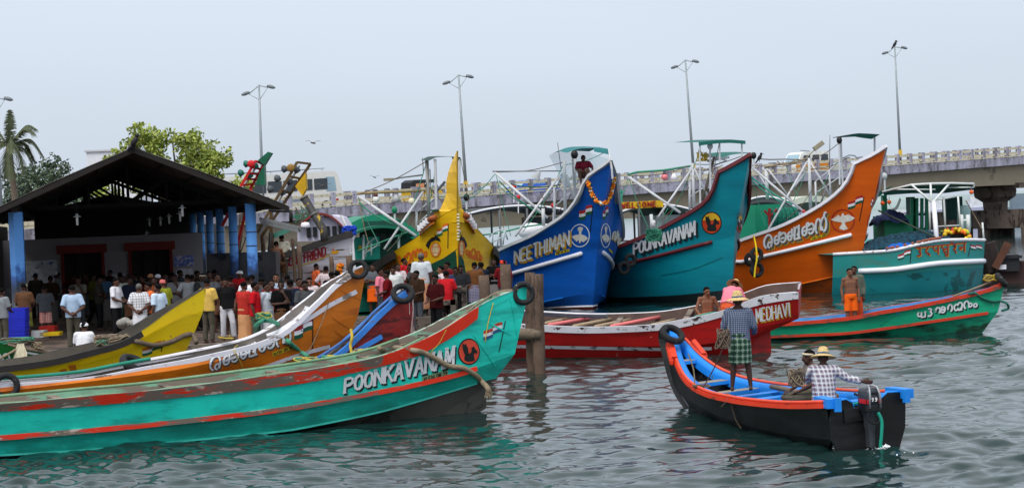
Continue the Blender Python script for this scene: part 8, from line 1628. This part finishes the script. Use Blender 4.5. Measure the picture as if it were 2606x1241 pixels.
# blue crates left
def crate(label, x, y, d, col_, hh=.34, wd=.55, rz=0):
    c = at(x, y, d); c = V((c.x, c.y, c.z)); o = thing('plastic_crate', label, 'crate', tuple(c), 'plastic fish crates by the left pillar', R(rz)); M = Matrix.Translation(c) @ Matrix.Rotation(R(rz), 4, 'Z'); mt = mat('crate_%d_%d' % (col_[0], col_[2]), col_, .5, .15, 3); m = MB(); t = .03
    for sx, sy, w_, d_ in ((0, -.2, wd, t), (0, .2, wd, t), (-wd / 2, 0, t, .4), (wd / 2, 0, t, .4)):
        for k in range(4): m.box((0, 0, 0), (w_ + t, d_ + t * .2, hh / 5.2), M=M @ Matrix.Translation((sx, sy, hh * (k + .5) / 4)))
    for sx in range(-3, 4): m.box((0, 0, 0), (.03, .02, hh), M=M @ Matrix.Translation((sx * wd / 7, -.205, hh / 2)))
    WORLD_O[o.name] = V(c); q = m.build('shell', mt, None); q.parent = o; q.matrix_parent_inverse = Matrix(); q.location = (0, 0, 0); me = q.data
    off = Matrix.Rotation(-R(rz), 4, 'Z') @ Matrix.Translation(-c + WORLD_O[q.name]); me.transform(off); return o
for i, (x, y, lb) in enumerate(((42, 862, 'blue plastic crate at the bottom of the stack beside the pillar'), (42, 835, 'blue plastic crate in the middle of the stack beside the pillar'), (42, 808, 'blue plastic crate on top of the stack beside the pillar'))): crate(lb, x, y + 4, 49.8 - .0 * i, (30, 44, 190), .32, .56)
crate('dark blue crate half behind the left frame edge', 4, 860, 50.4, (24, 32, 120), .6, .5)
crate('yellow tray on the floor behind the youth in check shorts', 131, 853, 51.5, (226, 190, 20), .1, .5); crate('pale grey fish tray on the shed floor', 92, 858, 51.5, (190, 194, 200), .2, .5); crate('red basin tray on the shed floor', 124, 842, 52.4, (180, 40, 30), .16, .4)
m = MB(); c = at(338, 835, 49); rr = random.Random(3)
for _ in range(7): m.sph(c + V((rr.uniform(-.3, .3), rr.uniform(-.2, .2), .12 + rr.uniform(-.04, .06))), (rr.uniform(.12, .2), .16, rr.uniform(.1, .16)), 9, 6)
tag(m.build('sack', mat('sack_pale', (150, 146, 140), .9, .2, 8), None, True), 'grey plastic sack on the shed floor by the white lungi', 'sack')
# ------------------------------------------------ ice conveyors
def conveyor(label, d, rails, m_rail, hood, m_hood, buckets, m_b, disc, m_disc, chute=None, legs=()):
    o = thing('ice_conveyor', label, 'conveyor', tuple(at(rails[0][2], rails[0][3], d)), 'ice loading conveyors'); n_r = mat(*m_rail); 
    m = MB()
    for k, (x0, y0, x1, y1) in enumerate(rails): m.beam(at(x0, y0, d + .5 * k), at(x1, y1, d + .5 * k), .07, .09)
    (a0, b0, a1, b1), (c0, d0_, c1, d1_) = rails[0], rails[1]
    for f in (.0, .2, .4, .6, .8): m.beam(at(a0 + (a1 - a0) * f, b0 + (b1 - b0) * f, d), at(c0 + (c1 - c0) * f, d0_ + (d1_ - d0_) * f, d + .5), .06, .07)
    m.build('frame', n_r, o)
    m = MB(); m.tube([at(rails[0][0] + 6, rails[0][1] + 8, d + .25), at(rails[0][2] + 6, rails[0][3], d + .25)], .045, 6); m.build('chain_tube', mat('chain_grey', (170, 174, 180), .45, metal=.4), o)
    for pts in hood: m = MB(); m.prism([at(x, y, d + .1) for x, y in pts], V((0, .5, 0))); m.build('hood', mat(*m_hood), o)
    for x, y in buckets:
        m = MB(); c = at(x, y, d + .2); w_ = .2; M = Matrix.Translation(c) @ Matrix.Rotation(R(-30), 4, 'Y'); m.lathe([(0, .13), (.05, .12), (.115, .03), (.1, -.1), (0, -.11)], M, 8); m.build('bucket', mat(*m_b), o, True)
    m = MB(); c = at(*disc, d - .05); m.lathe([(0, .05), (.07, .05), (.12, .03), (.135, 0), (.12, -.05), (0, -.05)], Matrix.Translation(c) @ Matrix.Rotation(R(90), 4, 'X'), 18); m.build('sprocket_cover', mat(*m_disc), o, True)
    if chute:
        m = MB(); P = [at(x, y, d - .1 * i) for i, (x, y) in enumerate(chute)]; m.tube(P, .135, 12); q = m.build('chute', mat('chute_dark', (62, 60, 60), .6, .25, 3, wear=((190, 160, 30), .28, 4)), o, True); m = MB()
        for f in (0, 1): m.tube([P[0].lerp(P[1], .02 + f * .5 - .02), P[0].lerp(P[1], .06 + f * .5)], .15, 12)
        m.build('chute_collar', mat('collar_grey', (110, 108, 104), .6), q, True)
    for x0, y0, x1, y1 in legs: m = MB(); m.beam(at(x0, y0, d + .25), at(x1, y1, d + .25), .1, .1); m.build('leg', n_r, o)
conveyor('rusty yellow and black bucket conveyor with a dark chute, behind the shed eave', 60, [(756, 413, 655, 592), (790, 417, 664, 604)], ('conv_rust', (96, 74, 46), .7, .3, 4), [[(777, 440), (779, 480), (769, 498), (757, 482), (751, 474)]], ('hood_yellow', (206, 160, 16), .6, .25, 3), [(724, 430), (755, 432), (706, 454), (688, 481), (719, 489), (737, 462)], ('bucket_grey', (78, 84, 92), .5, .2, 4), (740, 427), ('disc_brass', (150, 112, 50), .5), [(772, 500), (823, 584), (826, 612)], [(690, 540, 690, 640), (740, 535, 740, 585)])
conveyor('red and green bucket conveyor with a green hood above the shed eave', 63, [(650, 410, 606, 486), (672, 418, 636, 482)], ('conv_red', (196, 26, 26), .5, .2, 3), [[(656, 408), (682, 386), (691, 389), (672, 420)], [(672, 420), (674, 471), (649, 470), (660, 440)]], ('hood_green', (10, 92, 66), .5, .2, 2), [(627, 417), (649, 422), (613, 440), (635, 446)], ('bucket_green', (30, 110, 96), .5), (639, 417), ('disc_red', (206, 30, 34), .5), None, [(612, 486, 565, 575), (640, 480, 600, 640)])
m = MB(); m.beam(at(660, 556, 59), at(762, 579, 59), .06, .1); m.beam(at(664, 566, 59), at(764, 588, 59), .06, .1)
for f in range(9): a, b = at(660 + 12.6 * f, 556 + 2.9 * f, 59), at(664 + 12.6 * f, 566 + 2.8 * f, 59); m.beam(a, b, .03, .03)
m.beam(at(762, 579, 59), at(764, 588, 59), .06, .08); tag(m.build('gantry_arm', mat('ladder_grey', (120, 122, 124), .5), None), 'grey ladder like arm reaching right from the shed pillar', 'arm')
m = MB(); c = at(777, 574, 59); m.lathe([(0, .12), (.12, .1), (.17, -.04), (.1, -.08), (0, -.08)], Matrix.Translation(c), 12); tag(m.build('flood_lamp', WHITE, None, True), 'white flood lamp at the end of the grey arm', 'lamp')
m = MB(); m.tube([at(685, 535, 60), at(736, 536, 60), at(741, 545, 60), at(741, 566, 60)], .06, 8); m.tube([at(690, 592, 60), at(684, 640, 60), at(680, 700, 60)], .05, 6); tag(m.build('pipe_bend', mat('pipe_dark', (36, 36, 38), .5), None, True), 'dark bent pipe right of the shed eave', 'pipe')
m = MB(); m.beam(at(697, 600, 60.5), at(740, 582, 60.5), .14, .16); tag(m.build('beam_green', mat('beam_green', (90, 160, 140), .6), None), 'slanting pale green beam under the bridge beside the pale cabin', 'beam')
# ------------------------------------------------ vehicles on the bridge
def bt_of(x):   # distance along the bridge of a pixel column
    r = ray(x, 500); n = BN; t = (V((BA.x, BA.y, 0)) + n * 5.5 - V((CP.x, CP.y, 0))).dot(n) / V((r.x, r.y, 0)).dot(n); p = CP + r * t; return (V((p.x - BA.x, p.y - BA.y, 0))).dot(BD)
def car_frame(x, off=5.5):
    t = bt_of(x); p = bp_(t, off, -.445); M = Matrix((BD, BN, V((0, 0, 1)))).transposed().to_4x4(); return Matrix.Translation(p) @ Matrix(((BD.x, BN.x, 0, 0), (BD.y, BN.y, 0, 0), (BSL, 0, 1, 0), (0, 0, 0, 1)))
def prof_body(m, M, prof, w, tum=.0, mi=0):
    """side profile (x, z) extruded across width w, pulled in at the top by tum"""
    zs = [z for _, z in prof]; z0, z1 = min(zs), max(zs); n = len(prof)
    A = [M @ V((x, -(w / 2 - tum * ((z - z0) / (z1 - z0)) ** 2), z)) for x, z in prof]; B_ = [M @ V((x, (w / 2 - tum * ((z - z0) / (z1 - z0)) ** 2), z)) for x, z in prof]
    tri = tessellate_polygon([[V((x, z, 0)) for x, z in prof]]); m.add(A + B_, [t for t in tri] + [[i + n for i in t[::-1]] for t in tri] + [(i, n + i, n + (i + 1) % n, (i + 1) % n) for i in range(n)], mi)
def wheels(o, M, xs, w, r, dy=.0):
    for x in xs:
        for s in (-1, 1):
            c = M @ V((x, s * (w / 2 - .08), r)); ax = M.to_3x3() @ V((0, 1, 0)); m = MB(); m.torus(c, ax, r * .76, r * .24, 18, 8); q = m.build('wheel', mat('tyre_plain', (26, 26, 27), .85), o, True); m = MB(); m.tube([c - ax * .06, c + ax * .06], r * .56, 12); m.build('rim', mat('rim_grey', (130, 132, 134), .4, metal=.5), q)
GL = mat('glass_dark', (36, 44, 52), .12, .1, 1, spec=.8); GLL = mat('glass_sky', (150, 180, 196), .12, .1, 1, spec=.8)
def panel(name, o, M, pts, y, mt): m = MB(); m.prism([M @ V((x, y, z)) for x, z in pts], M.to_3x3() @ V((0, .02 * (1 if y > 0 else -1), 0))); return m.build(name, mt, o)
def bus():
    M = car_frame(730, 5.2); o = thing('bus', 'white passenger bus with red swoosh stripes on the bridge behind the conveyors', 'bus', tuple(M.translation)); W_ = 2.5
    m = MB(); prof_body(m, M, [(-8, .4), (3.6, .4), (3.75, .9), (3.7, 1.5), (3.35, 2.75), (3.1, 2.98), (-7.7, 3.0), (-8, 2.8)], W_, .06); m.build('body', mat('bus_white', (232, 230, 224), .4, .05), o)
    for k in range(8): x = -7.4 + k * 1.25; panel('window', o, M, [(x, 1.72), (x + 1.1, 1.72), (x + 1.1, 2.5), (x, 2.5)], -1.235, GL)
    panel('driver_window', o, M, [(2.35, 1.55), (3.2, 1.55), (3.05, 2.55), (2.35, 2.6)], -1.225, GLL); m = MB(); m.add([M @ V(q) for q in ((3.66, -1.1, 1.6), (3.66, 1.1, 1.6), (3.42, 1.05, 2.65), (3.42, -1.05, 2.65))], [(0, 1, 2, 3)]); m.build('windscreen', GLL, o)
    m = MB()
    for k in range(5): m.tube([M @ V((x, -1.28, .75 + k * .07 + .28 * math.sin((x + 3.2) * .55 + k * .1))) for x in [-3.4 + .3 * i for i in range(14)]], .02, 4, mi=0 if k > 3 else 1)
    m.build('swoosh_stripe', [mat('stripe_red', (200, 30, 30), .5), mat('stripe_greyblue', (140, 156, 180), .5)], o)
    m = MB()
    for s in (-1, 1): m.tube([M @ V((-7.6, s * 1.0, 3.2)), M @ V((2.4, s * 1.0, 3.2))], .025, 5)
    for k in range(8): m.tube([M @ V((-7.6 + k * 1.4, -1.0, 3.0)), M @ V((-7.6 + k * 1.4, -1.0, 3.2))], .02, 4)
    m.build('roof_rack', STEEL, o); wheels(o, M, (-5.6, 2.3), W_, .48); panel('tail_lamp', o, M, [(3.1, .8), (3.3, .8), (3.3, 1.0), (3.1, 1.0)], -1.26, mat('lamp_red', (190, 20, 24), .4))
bus()
def rickshaw():
    M = car_frame(1058, 4.6) @ Matrix.Scale(1.12, 4); o = thing('auto_rickshaw', 'black and yellow auto rickshaw on the bridge beside the yellow trawler mast', 'rickshaw', tuple(M.translation))
    m = MB(); prof_body(m, M, [(-1.25, .3), (.6, .3), (.75, .55), (1.15, .6), (1.2, .85), (.95, 1.05), (-1.3, 1.0)], 1.3, .05); m.build('body', mat('rick_yellow', (214, 172, 30), .5), o); m = MB(); prof_body(m, M, [(-1.3, .95), (-.2, .95), (-.2, 1.2), (-.2, 1.55), (.75, 1.5), (.85, 1.56), (.7, 1.72), (-1.0, 1.76), (-1.28, 1.6)], 1.28, .08); m.build('canopy', mat('rick_black', (34, 36, 40), .6), o)
    m = MB(); 
    for s in (-1, 1): m.tube([M @ V((1.0, s * .5, 1.0)), M @ V((.75, s * .5, 1.55))], .03, 5)
    m.build('windscreen_frame', BLK, o); panel('poster_panel', o, M, [(-.95, 1.15), (-.3, 1.15), (-.3, 1.5), (-.95, 1.5)], -.63, mat('poster_orange', (220, 130, 70), .6, .3, 12, wear=((230, 210, 170), .4, 14))); wheels(o, M, (-.85,), 1.25, .22); m = MB(); c = M @ V((.95, 0, .22)); m.torus(c, BN, .16, .06, 14, 6); m.build('wheel', mat('tyre_plain', (0, 0, 0)), o, True)
    m = MB(); p_ = M @ V((.35, 0, 1.15)); m.sph(p_ + V((0, 0, .25)), .11); m.sph(p_, (.2, .2, .26)); m.build('driver_seat', mat('seat_dark', (60, 56, 54), .8), o, True)
rickshaw()
def car(label, x, col_, off=5.0, name='car'):
    M = car_frame(x, off); o = thing(name, label, 'car', tuple(M.translation)); bm_ = mat('carpaint_%d_%d_%d' % col_, col_, .25, .06, 1, spec=.6)
    m = MB(); prof_body(m, M, [(-2.1, .3), (2.0, .3), (2.1, .55), (2.02, .78), (.95, .92), (-1.5, .95), (-2.1, .9), (-2.15, .6)], 1.66, .04); m.build('body', bm_, o, False); m = MB(); prof_body(m, M, [(-1.75, .93), (1.0, .9), (.35, 1.36), (.05, 1.42), (-.95, 1.42), (-1.3, 1.36)], 1.52, .16); rf = m.build('cabin', bm_, o)
    panel('window', o, M, [(.72, .96), (.22, 1.33), (-.25, 1.36), (-.25, .96)], -.70, GLL); panel('window', o, M, [(-.33, .96), (-.33, 1.36), (-.9, 1.36), (-1.35, .98)], -.70, GLL)
    m = MB(); m.add([M @ V(q) for q in ((1.03, -.68, .93), (1.03, .68, .93), (.42, .58, 1.36), (.42, -.58, 1.36))], [(0, 1, 2, 3)]); m.build('windscreen', GLL, o); m = MB(); m.add([M @ V(q) for q in ((-1.78, -.66, .96), (-1.78, .66, .96), (-1.33, .56, 1.36), (-1.33, -.56, 1.36))], [(3, 2, 1, 0)]); m.build('rear_window', GLL, o)
    wheels(o, M, (-1.3, 1.3), 1.66, .29)
    for s in (-1, 1): m = MB(); m.sph(M @ V((2.03, s * .6, .66)), .11, 8, 6); m.build('headlight', mat('lamp_clear', (226, 226, 220), .2), o, True)
    return o
car('blue saloon car on the bridge behind the blue trawler boom', 1362, (30, 92, 196), 5.6)
car('pale car on the bridge beside the orange prow rigging', 2140, (196, 206, 212), 6.2)
def van_left():
    t = bt_of(2040); p = bp_(t, 4.9, -.445); M = Matrix.Translation(p) @ Matrix(((-BD.x, -BN.x, 0, 0), (-BD.y, -BN.y, 0, 0), (-BSL, 0, 1, 0), (0, 0, 0, 1))) @ Matrix.Scale(1.15, 4)
    o = thing('minivan', 'white and orange minivan on the bridge above the orange trawler mast', 'van', tuple(p)); m = MB()
    prof_body(m, M, [(-2.0, .3), (1.9, .3), (1.98, .95), (1.62, 1.1), (1.2, 1.8), (.9, 1.92), (-1.9, 1.92), (-2.05, 1.6)], 1.6, .08); m.build('body', mat('van_white', (232, 232, 226), .35), o)
    m = MB(); m.prism([M @ V((x, .815, z)) for x, z in ((-2.0, .5), (1.9, .5), (1.93, .98), (-2.0, .98))], BN * -.015); m.build('side_stripe', mat('van_orange', (222, 140, 40), .4), o)
    for x in (-1.7, -.7, .3): panel('window', o, M, [(x, 1.1), (x + .82, 1.1), (x + .7, 1.66), (x, 1.66)], .79, GL)
    m = MB(); m.add([M @ V(q) for q in ((1.66, -.68, 1.12), (1.66, .68, 1.12), (1.24, .62, 1.76), (1.24, -.62, 1.76))], [(0, 1, 2, 3)]); m.build('windscreen', GLL, o); wheels(o, M, (-1.2, 1.2), 1.6, .28)
    m = MB(); m.tube([M @ V((-.2, .3, 1.95)), M @ V((.8, .3, 2.05))], .03, 5); m.build('roof_aerial', BLK, o)
van_left()
# ------------------------------------------------ birds
FEA = mat('feather_black', (24, 24, 28), .6)
def perched(label, x, y, d, s=1.0):
    c = at(x, y, d); m = MB(); M = Matrix.Rotation(R(-55), 3, 'Y'); m.sph(c, (.17 * s, .08 * s, .085 * s), 12, 8, M=M); m.sph(c + V((.08, 0, .17)) * s, .062 * s, 10, 7); m.tube([c + V((.12, 0, .17)) * s, c + V((.22, 0, .15)) * s], [.022 * s, .004 * s], 6); m.tube([c + V((-.08, 0, -.1)) * s, c + V((-.2, 0, -.26)) * s], [.05 * s, .03 * s], 6); m.tube([c + V((.0, .02, -.12)) * s, c + V((.0, .02, -.22)) * s], .012 * s, 5)
    return tag(m.build('crow', FEA, None, True), label, 'bird', 'crows and birds')
perched('black crow perched on the shed roof ridge', 342, 360, 50.7, .95); perched('black crow on top of the right lamp post', 2277, 113, LD(2277) + 5, 1.6); perched('black crow on the wire behind the teal prow', 1933, 401, 76.5, .9)
def flying(label, x, y, d, s, a):
    c = at(x, y, d); m = MB(); m.sph(c, (.28 * s, .09 * s, .08 * s), 10, 6, M=Matrix.Rotation(R(a), 3, 'Y'))
    for sd in (-1, 1):
        rows = []
        for i in range(7): f = i / 6; p = c + V((sd * f * .75 * s, .1 * f * s, (.22 * math.sin(f * 2.2) - .06 * f + (.02 if sd > 0 else .1) * f) * s)); ch = .16 * s * (1 - f * .85); rows.append([p + V((0, -ch, 0)), p + V((0, 0, .02 * s)), p + V((0, ch, 0)), p + V((0, 0, -.015 * s))])
        m.grid([r + [r[0]] for r in rows])
    return tag(m.build('flying_bird', mat('feather_brown', (96, 92, 90), .7), None, True), label, 'bird', 'crows and birds')
flying('bird gliding in the sky right of the red and green conveyor', 797, 364, 110, .62, 12); flying('bird gliding just right of the bus front', 821, 473, 100, .6, -6); flying('bird diving in the sky above the bridge left of the lamp arm', 953, 451, 110, .42, 25)
